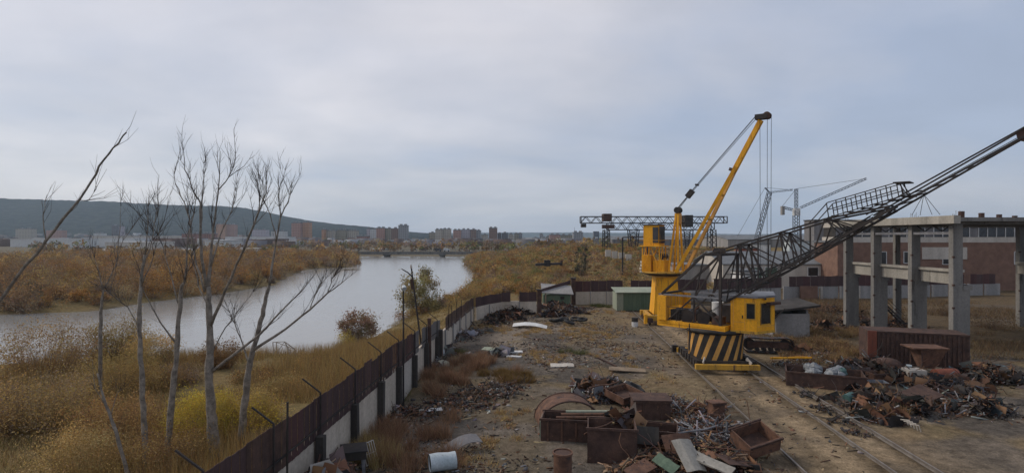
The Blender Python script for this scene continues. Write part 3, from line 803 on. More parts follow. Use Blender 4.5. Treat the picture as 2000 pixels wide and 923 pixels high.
# --- grass
def scatter_blades(name, label, pts, hgt, wdt, pal, lean=0.35, per=1):
    n = len(pts); h = hgt * nrg.uniform(0.5, 1.3, n)
    dirs = np.concatenate([nrg.normal(size=(n, 2)) * lean, np.ones((n, 1))], 1)
    p1 = pts + dirs * h[:, None]
    V, Ft, Cc = spikes(pts, p1, wdt, pick(pal, n, 0.22))
    o = npmesh(name, V, [Ft], M['blade'], Cc)
    return tag(o, label, kind='stuff')
def ground_pts(x, y):
    return np.stack([x, y, height(x, y) - 0.02], 1)
n_ = 150000
y = 13 + 100 * nrg.random(n_) ** 1.7; x = wall_x(y) - 0.3 - (nrg.random(n_) ** 1.2) * np.interp(y, [13, 50, 113], [26, 20, 12])
keep = (sdist(x, y, RIVER) > 1.0) & (fbm(x, y, 0.35, 3, 91) > 0.38)
scatter_blades('grass', 'tawny uncut grass on the slope outside the wall', ground_pts(x[keep], y[keep]), 0.36, 0.014, STRAW + [(0.15, 0.115, 0.04), (0.125, 0.12, 0.04), (0.19, 0.105, 0.045)])
n_ = 90000
y = 15 + 48 * nrg.random(n_) ** 1.3; x = wall_x(y) - 2.5 - nrg.random(n_) * np.interp(y, [15, 60], [22, 34])
keep = (sdist(x, y, RIVER) > 0.6) & (fbm(x, y, 0.25, 3, 93) > 0.47)
scatter_blades('reeds', 'tall golden dry reeds and shoots between the bushes on the bank', ground_pts(x[keep], y[keep]), 1.15, 0.012, STRAW + BROWN + OLIVE + OLIVE, 0.2)
# dry weed field beyond the rails
n_ = 60000
y = nrg.uniform(41, 80, n_); x = nrg.uniform(20, 62, n_)
keep = (fbm(x, y, 0.18, 3, 95) > 0.43) & (x > 20.5 + 0.05 * (y - 40))
scatter_blades('grass', 'rusty dry weeds round the concrete columns', ground_pts(x[keep], y[keep]), 0.45, 0.016, [(0.13, 0.085, 0.05), (0.17, 0.105, 0.055), (0.10, 0.07, 0.045), (0.20, 0.145, 0.075)], 0.4)
# weeds in the yard: clumps placed where the photograph shows them
def patch(name, label, spots, pal, dens, hgt, lean=0.4, wdt=0.010):
    P_ = []
    for px, py, rx, ry in spots:
        g = G(px, py); n1_ = int(dens * rx * ry)
        k = max(5, int(rx * ry * 2.2)); cx = nrg.normal(size=k) * rx * 0.45; cy = nrg.normal(size=k) * ry * 0.45
        j = nrg.integers(0, k, n1_)
        x = g.x + cx[j] + nrg.normal(size=n1_) * 0.17; y = g.y + cy[j] + nrg.normal(size=n1_) * 0.17
        ok = x > wall_x(y) + 0.25
        P_.append(ground_pts(x[ok], y[ok]))
    return scatter_blades(name, label, np.concatenate(P_), hgt, wdt, pal, lean)
patch('weeds', 'tall rust red dry weeds beside the wall and rubbish', [(900, 730, 2.4, 2.6), (870, 745, 1.8, 2.2), (935, 708, 1.6, 2.4), (845, 770, 1.2, 1.6), (770, 850, 1.5, 1.8), (735, 862, 1.0, 1.6), (800, 880, 1.5, 1.3), (830, 850, 1.2, 1.0), (850, 905, 1.2, 0.9), (785, 915, 1.4, 0.9), (880, 818, 0.7, 0.6)], REDWEED, 620, 0.7, 0.4)
patch('weeds', 'mustard dry grass mound in the yard', [(995, 735, 1.7, 2.0), (1010, 745, 1.0, 1.2)], [(0.26, 0.165, 0.055), (0.22, 0.14, 0.05), (0.18, 0.115, 0.05)], 1500, 0.42, 0.5)
patch('weeds', 'pale straw weeds by the wall foot and dark box', [(705, 900, 0.7, 0.9), (715, 880, 0.5, 0.8), (745, 900, 0.8, 0.8), (700, 875, .4, .6)], STRAW, 1300, 0.8, 0.25)
patch('weeds', 'low brown weeds in the middle of the yard', [(1060, 700, 3, 3), (1150, 655, 4, 3), (1020, 650, 3, 3), (1100, 640, 4, 3), (960, 640, 2, 3), (1200, 690, 2, 2), (1230, 720, 1.5, 1.5), (1010, 810, 2, 1.5), (950, 860, 1.8, 1.2), (1040, 610, 3, 3), (1180, 612, 3, 2), (1300, 740, 1, 1), (960, 900, 1.5, 0.8)], REDWEED + OLIVE + STRAW, 230, 0.24, 0.5)
patch('weeds', 'fresh green weeds at the foot of the wall', [(800, 772, 0.8, 1.0), (965, 598, 1.6, 1.6), (1180, 600, 2.5, 1.5), (1120, 690, 1, 1), (890, 690, .8, 1)], [(0.09, 0.115, 0.04), (0.12, 0.13, 0.045), (0.15, 0.13, 0.05)], 500, 0.4, 0.45)
patch('weeds', 'dry red brown weeds around the junk beyond the rails', [(1600, 672, 3, 3), (1640, 690, 3, 2), (1660, 655, 4, 3), (1580, 650, 2, 3), (1625, 705, 2, 1.5), (1560, 700, 1.4, 1.2), (1700, 760, 1.5, 1), (1760, 800, 1, 1)], REDWEED + STRAW, 420, 0.55, 0.4)

# --- bare trees outside the wall
def limb(mb, pts, r0, r1, n=7):
    m = len(pts); mb.tube(pts, [(r0 + (r1 - r0) * k / (m - 1)) * U(.9, 1.12) for k in range(m)], n)
def subdivide(pts, k=4, jit=0.05):
    o = []
    for a_, b_ in zip(pts, pts[1:]):
        for j in range(k):
            p = a_.lerp(b_, j / k)
            if j: p = p + Vector((U(-jit, jit), U(-jit, jit), U(-jit, jit) * .5))
            o.append(p)
    return o + [pts[-1]]
def bare_tree(label, Y, trunk, limbs, r0, seed, twigs=26, slope=0.25, group='bare trees outside the wall', name='bare_tree', bark='bark'):
    """trunk and limbs are pixel polylines; every limb also runs off in depth"""
    global rng, U
    keep = rng; rng = random.Random(seed); U = rng.uniform
    base = P(trunk[0][0], trunk[0][1], Y); gz = hz(base.x, Y)
    tp = subdivide([P(a_, b_, Y) for a_, b_ in trunk], 4, 0.03)
    tp[0] = Vector((base.x, Y, min(gz - 0.2, base.z)))
    if base.z > gz: tp.insert(1, base)
    o = thing(name, label, 'tree', (base.x, Y, gz), group)
    mb = MB(); rt = r0 * 0.42
    limb(mb, tp, r0 * .88, rt * .85, 10); mb.build('trunk', M[bark], o, True)
    ends = [(tp, rt)]
    for poly, ra, rb, *dep in limbs:
        dsl = dep[0] if dep else U(-1, 1) * slope
        y0 = dep[1] if len(dep) > 1 else Y
        p0 = poly[0]; pts = []; acc = 0
        for k, q in enumerate(poly):
            if k: acc += math.hypot(q[0] - poly[k - 1][0], q[1] - poly[k - 1][1]) * Y / F
            pts.append(P(q[0], q[1], y0 + dsl * acc))
        pts = subdivide(pts, 3, 0.03)
        mb = MB(); limb(mb, pts, ra * .72, rb * .6, 6); mb.build('limb', M[bark], o, True)
        ends.append((pts, rb))
    for pts, rb in list(ends)[1:]:
        for k in range(3 if twigs > 10 else 0):                # side branches
            i_ = rng.randrange(max(1, len(pts) // 3), len(pts) - 1); p = pts[i_]; d = (pts[i_ + 1] - pts[i_ - 1]).normalized()
            dv = (d + Vector((U(-1, 1), U(-1, 1), U(-.1, .7))) * .8).normalized(); l_ = U(.7, 1.9); q = [p]
            for j in range(4):
                dv = (dv + Vector((U(-.25, .25), U(-.25, .25), U(0, .3)))).normalized(); q.append(q[-1] + dv * l_ / 4)
            mbb = MB(); mbb.tube(q, [.017, .014, .011, .008, .005], 5, False); mbb.build('branch', M['barkdark'], o, True)
            ends.append((q, .005))
    mb = MB()
    for pts, rb in ends:
        L_ = len(pts)
        for k in range((int(twigs * .7) if len(pts) > 5 else 6) if pts is not tp else 12):
            i_ = rng.randrange(max(1, int(L_ * 0.35)), L_)
            p = pts[i_]; d = (pts[i_] - pts[max(0, i_ - 2)]).normalized()
            dv = (d + Vector((U(-1, 1), U(-1, 1), U(-0.2, 0.8))) * 0.75).normalized()
            l_ = U(0.3, 1.0); q = p + dv * l_ * .5; e_ = q + (dv + Vector((U(-.3, .3), U(-.3, .3), U(0.1, .5)))).normalized() * l_ * .5
            mb.tube([p, q, e_], [0.007, 0.005, 0.0025], 4, False)
            if U(0, 1) < 0.6:
                e2 = q + (dv + Vector((U(-.7, .7), U(-.7, .7), U(0, .6)))).normalized() * l_ * .4
                mb.tube([q, e2], [0.004, 0.0018], 3, False)
    tag(mb.build('twigs', M['barkdark'], o), kind='stuff')
    rng = keep; U = rng.uniform
    return o
bare_tree('thickest bare grey trunk dividing into a tall fan of limbs', 25,
    [(422, 892), (415, 840), (412, 796), (408, 725), (410, 658), (408, 599), (406, 560)],
    [([(406, 562), (412, 500), (416, 461), (421, 417), (427, 365), (430, 296)], 0.12, 0.02, 0.05),
     ([(426, 372), (446, 347), (455, 330), (460, 310)], 0.045, 0.012, 0.3),
     ([(404, 565), (393, 500), (392, 446), (392, 398), (379, 376), (368, 343), (353, 314)], 0.10, 0.014, -0.2),
     ([(392, 446), (395, 385), (398, 320)], 0.055, 0.012, 0.2),
     ([(400, 570), (384, 520), (371, 431), (360, 395), (342, 358), (340, 332)], 0.075, 0.012, 0.35),
     ([(412, 520), (430, 460), (449, 420), (457, 390), (463, 346)], 0.06, 0.012, 0.4),
     ([(410, 640), (438, 571), (475, 490), (504, 417), (519, 380), (523, 328)], 0.10, 0.014, -0.3),
     ([(504, 417), (508, 385), (500, 345)], 0.04, 0.01, -0.1),
     ([(414, 726), (455, 694), (506, 654), (546, 611), (589, 568), (613, 538)], 0.10, 0.016, -0.12),
     ([(408, 600), (388, 560), (375, 500), (368, 460)], 0.05, 0.012, 0.5),
     ([(412, 690), (440, 640), (470, 600), (505, 555)], 0.05, 0.01, 0.3)], 0.27, 3, 34)
bare_tree('second bare tree with a long limb reaching out over the water', 26.5,
    [(468, 870), (479, 780), (485, 725), (494, 682), (506, 639), (518, 591), (526, 557)],
    [([(526, 557), (534, 505), (548, 424), (563, 395), (570, 354)], 0.09, 0.014, 0.1),
     ([(548, 424), (545, 395), (543, 361)], 0.045, 0.01, 0.3),
     ([(540, 470), (528, 420), (515, 390), (512, 340)], 0.04, 0.01, -0.3),
     ([(494, 684), (557, 643), (605, 605), (640, 572), (667, 553), (692, 533)], 0.10, 0.014, -0.15),
     ([(605, 605), (620, 565), (645, 535)], 0.04, 0.01, 0.2),
     ([(640, 572), (648, 545), (660, 530)], 0.03, 0.008, -0.2),
     ([(487, 715), (470, 660), (452, 620), (440, 590)], 0.06, 0.012, 0.4)], 0.2, 5, 30)
bare_tree('slender pale bare trunk nearest the frame edge with forked top', 24,
    [(286, 930), (282, 835), (278, 757), (274, 678), (272, 611), (275, 560), (283, 498)],
    [([(283, 498), (289, 440), (290, 387)], 0.05, 0.012, 0.1),
     ([(280, 520), (297, 470), (305, 420), (308, 392)], 0.04, 0.01, 0.3),
     ([(276, 560), (300, 500), (312, 450), (305, 410)], 0.035, 0.008, -0.3),
     ([(273, 640), (250, 600), (215, 575), (195, 560)], 0.035, 0.008, 0.2)], 0.145, 9, 26)
bare_tree('bare tree with a low side limb between the pale and thickest trunks', 24.6,
    [(325, 930), (331, 843), (339, 749), (345, 678), (349, 619), (355, 560), (360, 553)],
    [([(360, 553), (368, 461), (379, 417), (384, 380)], 0.07, 0.014, 0.1),
     ([(344, 670), (314, 631), (282, 572), (270, 530)], 0.06, 0.012, -0.2),
     ([(350, 600), (335, 540), (318, 480), (294, 420)], 0.05, 0.012, 0.2),
     ([(352, 580), (366, 530), (378, 490)], 0.04, 0.01, -0.3)], 0.165, 13, 26)
bare_tree('dead leaning grey sapling low on the bank', 22,
    [(250, 930), (227, 843), (207, 792), (190, 729)], [([(215, 815), (228, 770), (236, 760)], 0.025, 0.008, 0.1), ([(205, 790), (186, 760), (180, 700)], 0.025, 0.008, -.2)], 0.09, 17, 9)
bare_tree('thin dark bare tree near the water at the frame edge', 33,
    [(196, 640), (198, 600), (202, 566)],
    [([(202, 566), (216, 540), (228, 512), (235, 446), (236, 382)], 0.06, 0.014, 0.05), ([(202, 568), (190, 520), (176, 470)], 0.05, 0.012, 0.2), ([(228, 512), (240, 470), (262, 440)], 0.035, 0.01, -.2)], 0.12, 19, 22)
bare_tree('near bare tree beyond the frame edge with one stout branch reaching in', 15,
    [(-120, 1300), (-110, 950), (-90, 780), (-60, 680), (-40, 640)],
    [([(-44, 645), (30, 545), (90, 470), (140, 408), (178, 355), (205, 310), (232, 280), (247, 259)], 0.062, 0.03, -0.03),
     ([(-40, 640), (-60, 500), (-50, 380)], 0.08, 0.012, 0.2),
     ([(150, 392), (172, 392), (188, 370)], 0.02, 0.006, 0.1), ([(90, 470), (84, 420), (92, 380)], 0.025, 0.006, 0.2)], 0.2, 23, 9)
for (px, Y, pt_, hw, lb) in ((1600, 60, 560, 26, 'dry brown bush behind the concrete booth'), (1660, 66, 562, 30, 'dry brown bush beside the first hall column'), (1740, 62, 566, 26, 'dry brown bush between the hall columns'), (1590, 47, 640, 26, 'rusty weed bush beside the dark track unit'), (1640, 45, 648, 24, 'rusty weed bush before the container corner'), (1860, 64, 560, 40, 'dry brown bush beyond the hall'), (1940, 55, 590, 44, 'wide dry bush right of the hall')):
    bush_thing(px, Y, pt_ + 30, hw, [(0.17, 0.105, 0.055), (0.13, 0.085, 0.05), (0.21, 0.14, 0.07)], lb, 0.09, 30, 26, 120, 0.012)

# ------------------------------------------------------------------ crane rails
def rail_line(xa, slope, ya, label):
    """a rail: foot, web and head, through (xa, ya)"""
    y0, y1 = 6.0, 73.0
    o = thing('crane_rail', label, 'rail', (xa + slope * (y0 - ya), y0, 0), 'rails set in the yard earth')
    prof = [(-.07, .0), (.07, .0), (.07, .02), (.012, .04), (.012, .12), (.036, .13), (.036, .165), (-.036, .165), (-.036, .13), (-.012, .12), (-.012, .04), (-.07, .02)]
    n_ = 12; mb = MB(); rings = []
    for k in range(n_ + 1):
        y = y0 + (y1 - y0) * k / n_; x = xa + slope * (y - ya) + U(-.015, .015)
        rings.append([mb.v((x + a_, y, b_ - 0.06)) for a_, b_ in prof])
    for r0, r1_ in zip(rings, rings[1:]):
        for j in range(12): mb.face((r0[j], r1_[j], r1_[(j + 1) % 12], r0[(j + 1) % 12]))
    mb.build('rail_bar', M['railtop'], o)
    return o
rail_line(11.95, 0.072, 33, 'crane rail nearest the scrap bins')
rail_line(15.35, 0.072, 33, 'middle rail running under the outer wheels of the cranes')
rail_line(17.05, 0.068, 33, 'outermost thin rail beside the junk heaps')

# ------------------------------------------------------------------ near crane with the lattice jib
def wheel(mb, c, r, wd, ax):
    ax = Vector(ax).normalized(); c = Vector(c); mb.tube([c - ax * wd / 2, c + ax * wd / 2], r, 18)
def bars(name, pairs, wd, m, par, f=None, h=None):
    for p, q in pairs: MB(f).beam(p, q, wd, h).build(name, m, par)
C1 = Vector((14.3, 40.0, 0))
cr1 = thing('rail_crane', 'near yellow rail crane with black striped drum and dark lattice jib', 'crane', C1)
fb = frame(C1, -0.072)
# travelling base
MB(fb).box(-2.05, 2.05, -2.95, -2.62, 0.30, 0.62).build('end_beam', M['yellow_old'], cr1)
MB(fb).box(-2.05, 2.05, 2.62, 2.95, 0.30, 0.62).build('end_beam', M['yellow_old'], cr1)
MB(fb).box(-1.9, 1.9, -2.6, -2.45, 0.45, 0.80).build('cross_beam', M['black'], cr1)
for sx in (-1, 1):
    MB(fb).box(sx * 1.80 - .16, sx * 1.80 + .16, -2.6, 2.6, 0.42, 0.78).build('side_beam', M['steel'], cr1)
    for k in range(7):
        yk = -2.3 + k * 0.77
        MB(fb).box(sx * 1.80 - .22, sx * 1.80 + .22, yk - .04, yk + .04, 0.36, 0.80).build('rib', M['black'], cr1)
    for yk in (-2.1, -1.2, 1.2, 2.1):
        mb = MB(fb); wheel(mb, (sx * 1.72, yk, 0.38), 0.27, 0.13, (1, 0, 0)); wh = mb.build('wheel', M['steel'], cr1, False)
        mb = MB(fb); wheel(mb, (sx * 1.72, yk, 0.38), 0.10, 0.2, (1, 0, 0)); mb.build('hub', M['rustdark'], wh)
MB(fb).box(-2.35, -1.95, 2.9, 3.3, 0.25, 0.75).build('buffer', M['steel'], cr1)
for sx in (-1, 1):
    MB(fb).beam((sx * 1.55, -2.75, 0.66), (sx * 1.35, -2.4, 0.95), 0.06, 0.22).build('gusset', M['concretel'], cr1)
MB(fb).lathe([(1.72, 0.50), (1.95, 0.50), (1.95, 0.66), (1.72, 0.66)], 48).build('base_ring', M['black'], cr1)
# striped drum: painted slanted bands, wider at the top
mb = MB(fb); NS, NV = 112, 10
ids = []
for k in range(NV + 1):
    z = 0.66 + (2.35 - 0.66) * k / NV; r_ = 1.80 + 0.07 * (k / NV) ** 2 + 0.05 * (1 - k / NV)
    ids.append([mb.v((r_ * math.cos(2 * math.pi * (j + k * 0.62) / NS), r_ * math.sin(2 * math.pi * (j + k * 0.62) / NS), z)) for j in range(NS)])
for k in range(NV):
    for j in range(NS):
        mb.face((ids[k][j], ids[k][(j + 1) % NS], ids[k + 1][(j + 1) % NS], ids[k + 1][j]), 0 if (j % 7) < 3 else 1)
drum = mb.build('striped_drum', [M['ochre'], M['black']], cr1, True)
MB(fb).lathe([(1.80, 2.352), (2.0, 2.42), (2.05, 2.62), (1.4, 2.66)], 48).build('slewing_ring', M['black'], cr1, True)
# slewing platform
yaw = math.atan2(-0.69, 0.72)
fs = frame(C1, yaw)
MB(fs).box(-3.6, 1.25, -1.5, 1.5, 2.70, 2.76).build('platform_deck', M['yellow_old'], cr1)
for v0 in (-1.5, 1.42):
    MB(fs).box(-3.6, 1.25, v0, v0 + .08, 2.56, 2.98).build('platform_girder', M['yellow'], cr1)
MB(fs).box(1.255, 1.335, -1.5, 1.5, 2.56, 2.98).build('platform_girder', M['yellow'], cr1)
MB(fs).box(-3.69, -3.605, -1.5, 1.5, 2.56, 2.98).build('platform_girder', M['yellow'], cr1)
# counterweight: side cheek and tall rear panel
cw = MB(fs).box(-3.62, -2.95, -1.62, -1.05, 2.99, 4.72).build('counterweight', M['yellow'], cr1)
MB(fs).box(-3.55, -3.25, -1.04, 2.2, 3.85, 4.78).build('rear_panel', M['yellow'], cr1)
MB(fs).box(-3.62, -2.95, 1.7, 2.3, 2.99, 4.72).build('counterweight', M['yellow'], cr1)
# winches, engine and tank on the platform
def drumx(c, r, l, ax, m, nm, flange=None):
    c = Vector(c); ax = Vector(ax)
    o = MB(fs).tube([c - ax * l / 2, c + ax * l / 2], r, 20).build(nm, m, cr1, False)
    if flange:
        for s_ in (-1, 1):
            MB(fs).tube([c + ax * (s_ * l / 2 + s_ * .002), c + ax * (s_ * (l / 2 + .06))], flange, 20).build('flange', M['steel'], o)
drumx((-1.6, -0.3, 3.35), 0.34, 1.5, (0, 1, 0), M['steel'], 'winch_drum', 0.5)
drumx((-0.4, -0.2, 3.30), 0.32, 1.6, (0, 1, 0), M['black'], 'winch_drum', 0.48)
MB(fs).box(-2.8, -2.1, -1.2, 0.2, 2.99, 3.75).build('engine', M['black'], cr1)
MB(fs).box(-2.75, -2.15, 0.4, 1.4, 2.99, 3.6).build('gearbox', M['greysteel'], cr1)
MB(fs).tube([(-0.2, 0.9, 3.0), (-0.2, 0.9, 4.3)], 0.42, 20).build('tank', M['white'], cr1, False)
MB(fs).box(0.3, 0.9, -1.2, -0.3, 2.99, 3.5).build('winch_motor', M['rustdark'], cr1)
MB(fs).box(0.35, 1.1, 0.3, 1.3, 2.99, 4.2).build('machine_housing', M['steel'], cr1)
MB(fs).tube([(-1.0, -1.0, 3.0), (-1.0, -1.0, 3.9), (-0.7, -1.0, 4.1)], 0.06, 8).build('exhaust_pipe', M['rust'], cr1)
# gantry frame over the platform
for v0 in (-1.42, 1.42):
    T0, T1 = (-0.15, v0, 7.75), (1.0, v0, 7.75)
    bars('frame_leg', [((1.0, v0, 2.98), T1)], 0.17, M['steel'], cr1, fs)
    bars('frame_leg', [((-3.35, v0, 4.85), T0)], 0.15, M['steel'], cr1, fs)
    bars('frame_beam', [((-0.22, v0, 7.75), (1.1, v0, 7.75))], 0.16, M['steel'], cr1, fs)
    bars('frame_beam', [((-3.6, v0, 4.82), (1.25, v0, 4.82))], 0.11, M['greysteel'], cr1, fs)
    bars('frame_brace', [((-0.15, v0, 7.7), (-0.8, v0, 4.85)), ((-0.9, v0, 2.98), (-0.9, v0, 4.8)), ((-2.9, v0, 2.98), (-0.95, v0, 4.75)), ((-0.85, v0, 4.75), (0.95, v0, 3.1)), ((-0.75, v0, 4.88), (0.95, v0, 7.6))], 0.09, M['steel'], cr1, fs)
    bars('guard_rail', [((-3.0, v0, 3.95), (-0.9, v0, 3.95)), ((-2.2, v0, 2.98), (-2.2, v0, 3.95))], 0.045, M['steel'], cr1, fs)
bars('frame_beam', [((-0.15, -1.42, 7.75), (-0.15, 1.42, 7.75)), ((1.0, -1.42, 7.75), (1.0, 1.42, 7.75)), ((1.0, -1.42, 5.2), (1.0, 1.42, 5.2)), ((-3.35, -1.42, 4.86), (-3.35, 1.42, 4.86))], 0.14, M['steel'], cr1, fs)
for vv in (-0.5, 0.0, 0.5):
    mb = MB(fs); wheel(mb, (0.3, vv, 7.98), 0.24, 0.07, (0, 1, 0)); mb.build('sheave', M['steel'], cr1)
# cab: five-sided in plan, from the photograph's edges
def cabpt(px, Y): return ((px - CXP) * Y / F, Y)
cp = [cabpt(1427, 38.3), cabpt(1478, 37.45), cabpt(1513, 38.3), (18.75, 40.9), (16.6, 41.2)]
Zb, Zt = 2.72, 4.92
cab = MB().prism(cp, Zb, Zt).build('cab', M['yellow'], cr1)
mb = MB(); cx_, cy_ = np.mean([p[0] for p in cp]), np.mean([p[1] for p in cp])
mb.prism([(cx_ + (x - cx_) * 1.05, cy_ + (y - cy_) * 1.05) for x, y in cp], Zt + .003, Zt + 0.13).build('cab_roof', M['greysteel'], cr1)
MB().prism([(cx_ + (x - cx_) * 1.02, cy_ + (y - cy_) * 1.02) for x, y in cp], Zb - 0.16, Zb - .003).build('cab_floor', M['yellow_old'], cr1)
def face_rect(p, q, s0, s1, z0, z1, out, t=0.05):
    d = Vector((q[0] - p[0], q[1] - p[1], 0)); nn = Vector((d.y, -d.x, 0)).normalized()
    a_ = Vector((p[0], p[1], 0)) + d * s0; b_ = Vector((p[0], p[1], 0)) + d * s1
    c = []
    for z in (z0, z1):
        c += [a_ + nn * (out - t) + Vector((0, 0, z)), b_ + nn * (out - t) + Vector((0, 0, z)), b_ + nn * out + Vector((0, 0, z)), a_ + nn * out + Vector((0, 0, z))]
    return [c[0], c[1], c[2], c[3], c[4], c[5], c[6], c[7]]
for (p, q, s0, s1, z0, z1) in ((cp[0], cp[1], 0.62, 0.93, 3.55, 4.55), (cp[1], cp[2], 0.22, 0.74, 3.20, 4.55), (cp[2], cp[3], 0.2, 0.8, 3.55, 4.55)):
    wnd = MB().hexa(face_rect(p, q, s0, s1, z0, z1, 0.012)).build('window', M['glass'], cr1)
    e = 0.055; L_ = math.hypot(q[0] - p[0], q[1] - p[1]); es = e / L_
    mb = MB()
    mb.hexa(face_rect(p, q, s0 - es, s1 + es, z1 + .001, z1 + e, 0.04)); mb.hexa(face_rect(p, q, s0 - es, s1 + es, z0 - e, z0 - .001, 0.04))
    mb.hexa(face_rect(p, q, s0 - es, s0 - .002, z0, z1, 0.04)); mb.hexa(face_rect(p, q, s1 + .002, s1 + es, z0, z1, 0.04))
    mb.build('frame', M['yellow_old'], wnd)
MB().hexa(face_rect(cp[1], cp[2], 0.5, 1.1, 4.45, 4.62, 0.35, 0.34)).build('sun_visor', M['rustdark'], cr1)
for (p, q, s0, s1, z0, z1, nm) in ((cp[0], cp[1], 0.10, 0.115, 2.8, 4.85, 'panel_seam'), (cp[0], cp[1], 0.54, 0.555, 2.8, 4.85, 'panel_seam'), (cp[0], cp[1], 0.12, 0.53, 3.28, 3.31, 'panel_seam'), (cp[1], cp[2], 0.02, 0.98, 3.02, 3.05, 'panel_seam')):
    MB().hexa(face_rect(p, q, s0, s1, z0, z1, 0.014, 0.03)).build(nm, M['ochre'], cr1)
MB().hexa(face_rect(cp[0], cp[1], 0.44, 0.48, 3.55, 3.75, 0.05, 0.045)).build('door_handle', M['steel'], cr1)
for k in range(4):
    MB(fs).box(-2.948, -2.92, -1.60 + k * .15, -1.57 + k * .15, 3.0, 4.7).build('rib', M['ochre'], cr1)
for k in range(5):
    MB(fs).box(-3.249, -3.21, -0.9 + k * .62, -0.85 + k * .62, 3.86, 4.77).build('rib', M['ochre'], cr1)
MB().tube([P(1495, 584, 37.8), P(1495, 584, 37.5)], 0.07, 10).build('lamp', M['steel'], cr1)
# lattice jib: lower chords, bowed upper chords, bracing
JW = 0.92
low = lambda t: 4.45 + 0.632 * (t - 1)
upn = [(-0.15, 7.78), (1.97, 8.45), (4.65, 9.25), (7.25, 10.05), (10.6, 10.72)]
lot = [1.15, 3.3, 5.0, 6.6, 8.2, 9.5, 10.6]
JT = 16.2
for s_ in (-1, 1):
    v_ = lambda t: s_ * (JW if t < 10.6 else JW - (JW - 0.28) * (t - 10.6) / (JT - 10.6))
    MB(fs).beam((1.15, v_(1), low(1.15)), (10.6, v_(10.6), low(10.6)), 0.135, 0.135).build('chord', M['steel'], cr1)
    MB(fs).beam((10.6, v_(10.6), low(10.6) - .0), (JT, v_(JT), low(JT)), 0.10).build('chord', M['steel'], cr1)
    MB(fs).beam((9.4, v_(9.4), low(9.4) + 0.5), (JT, v_(JT), low(JT) + .45), 0.08).build('chord', M['steel'], cr1)
    for (ta, za), (tb, zb_) in zip(upn, upn[1:]):
        MB(fs).beam((ta, v_(ta), za), (tb, v_(tb), zb_), 0.105).build('chord', M['steel'], cr1)
    br = []
    for k in range(1, 4):
        t_, z_ = upn[k]
        near_lo = min(lot, key=lambda q: abs(q - t_ - 2.3)); near_l1 = min(lot, key=lambda q: abs(q - t_ - 0.5))
        br += [((t_, v_(t_), z_), (near_lo, v_(near_lo), low(near_lo)))]
        br += [((t_, v_(t_), z_), (near_l1, v_(near_l1), low(near_l1)))]
        br += [((t_, v_(t_), z_), (t_ + 1.2, v_(t_), low(t_ + 1.2)))]
    br += [((1.97, v_(1.97), 8.45), (1.2, v_(1), low(1.2)))]
    for ta, tb in ((2.6, 1.97), (4.0, 4.65), (5.3, 4.65), (6.6, 7.25), (8.9, 7.25), (9.3, 10.6)):
        zu = float(np.interp(tb, [q[0] for q in upn], [q[1] for q in upn])); br += [((ta, v_(ta), low(ta)), (tb, v_(tb), zu))]
    for ta in (2.2, 3.3, 5.9):
        zu = float(np.interp(ta, [q[0] for q in upn], [q[1] for q in upn])); br += [((ta, v_(ta), low(ta)), (ta, v_(ta), zu))]
    bars('brace', br, 0.075, M['steel'], cr1, fs)
    for k_2 in range(3):
        za_ = U(.1, .5); MB(fs).tube([(0.9, s_ * .4, 5.2 + k_2 * .6), (3.5, s_ * (.3 + .15 * k_2), low(3.5) + za_ + .3), (6.5, s_ * .35, low(6.5) + za_ - .1), (9.5, s_ * .3, low(9.5) + za_)], 0.025, 5).build('hose', M['cable'], cr1)
    # thin second line of bars along the lower chord (pipes carried on the jib)
for t_ in lot:
    bars('cross_bar', [((t_, -JW, low(t_)), (t_, JW, low(t_)))], 0.09, M['steel'], cr1, fs)
for a_, b_ in zip(lot, lot[1:]):
    s_ = 1 if lot.index(a_) % 2 else -1
    bars('cross_bar', [((a_, -JW * s_, low(a_)), (b_, JW * s_, low(b_)))], 0.06, M['steel'], cr1, fs)
for t_, z_ in upn[1:]:
    bars('cross_bar', [((t_, -JW, z_), (t_, JW, z_))], 0.09, M['steel'], cr1, fs)
for k in range(8):
    t_ = 11.0 + k * 0.7; wv = JW - (JW - 0.28) * (t_ - 10.6) / (JT - 10.6)
    bars('cross_bar', [((t_, -wv, low(t_)), (t_ + .5, wv, low(t_ + .5)))], 0.06, M['steel'], cr1, fs)
for vv in (-0.2, 0.2):
    mb = MB(fs); wheel(mb, (JT, vv, low(JT) + .1), 0.33, 0.1, (0, 1, 0)); mb.build('sheave', M['rustdark'], cr1)
# walkway with hand rails on top of the jib
wk = lambda t: float(np.interp(t, [7.25, 11.25], [10.12, 11.28]))
for s_ in (-1, 1):
    vv = s_ * 0.62
    bars('hand_rail', [((7.3, vv, wk(7.3) + .92), (10.9, vv, wk(10.9) + .88)), ((7.3, vv, wk(7.3) + .48), (10.9, vv, wk(10.9) + .45)), ((6.3, vv, 9.85), (7.3, vv, wk(7.3) + .92)), ((7.3, vv, wk(7.3)), (12.0, vv, wk(11.25) + .26)), ((10.9, vv, wk(10.9) + .88), (11.3, vv, wk(11.2) + .1))], 0.05, M['steel'], cr1, fs)
    for k in range(8):
        t_ = 7.3 + k * 0.51
        bars('rail_post', [((t_ + .08, vv, wk(t_)), (t_ - .05, vv, wk(t_) + .9))], 0.05, M['steel'], cr1, fs)
MB(fs).box(10.65, 11.45, -0.62, 0.62, 12.02, 12.08).build('platform_plate', M['steel'], cr1)
bars('rail_post', [((11.2, -.6, wk(11.2)), (11.0, -.6, 12.02)), ((11.2, .6, wk(11.2)), (11.0, .6, 12.02))], 0.05, M['steel'], cr1, fs)
for k in range(6):
    t_ = 7.5 + k * 0.7
    MB(fs).box(t_, t_ + .62, -0.55, 0.55, wk(t_ + .3) - .05, wk(t_ + .3)).build('walkway_grating', M['steel'], cr1)
MB(fs).beam((8.6, 0.0, low(8.6) + .25), (9.2, 0.0, low(9.2) + .25), 0.7, 0.28).build('jib_trolley', M['black'], cr1)
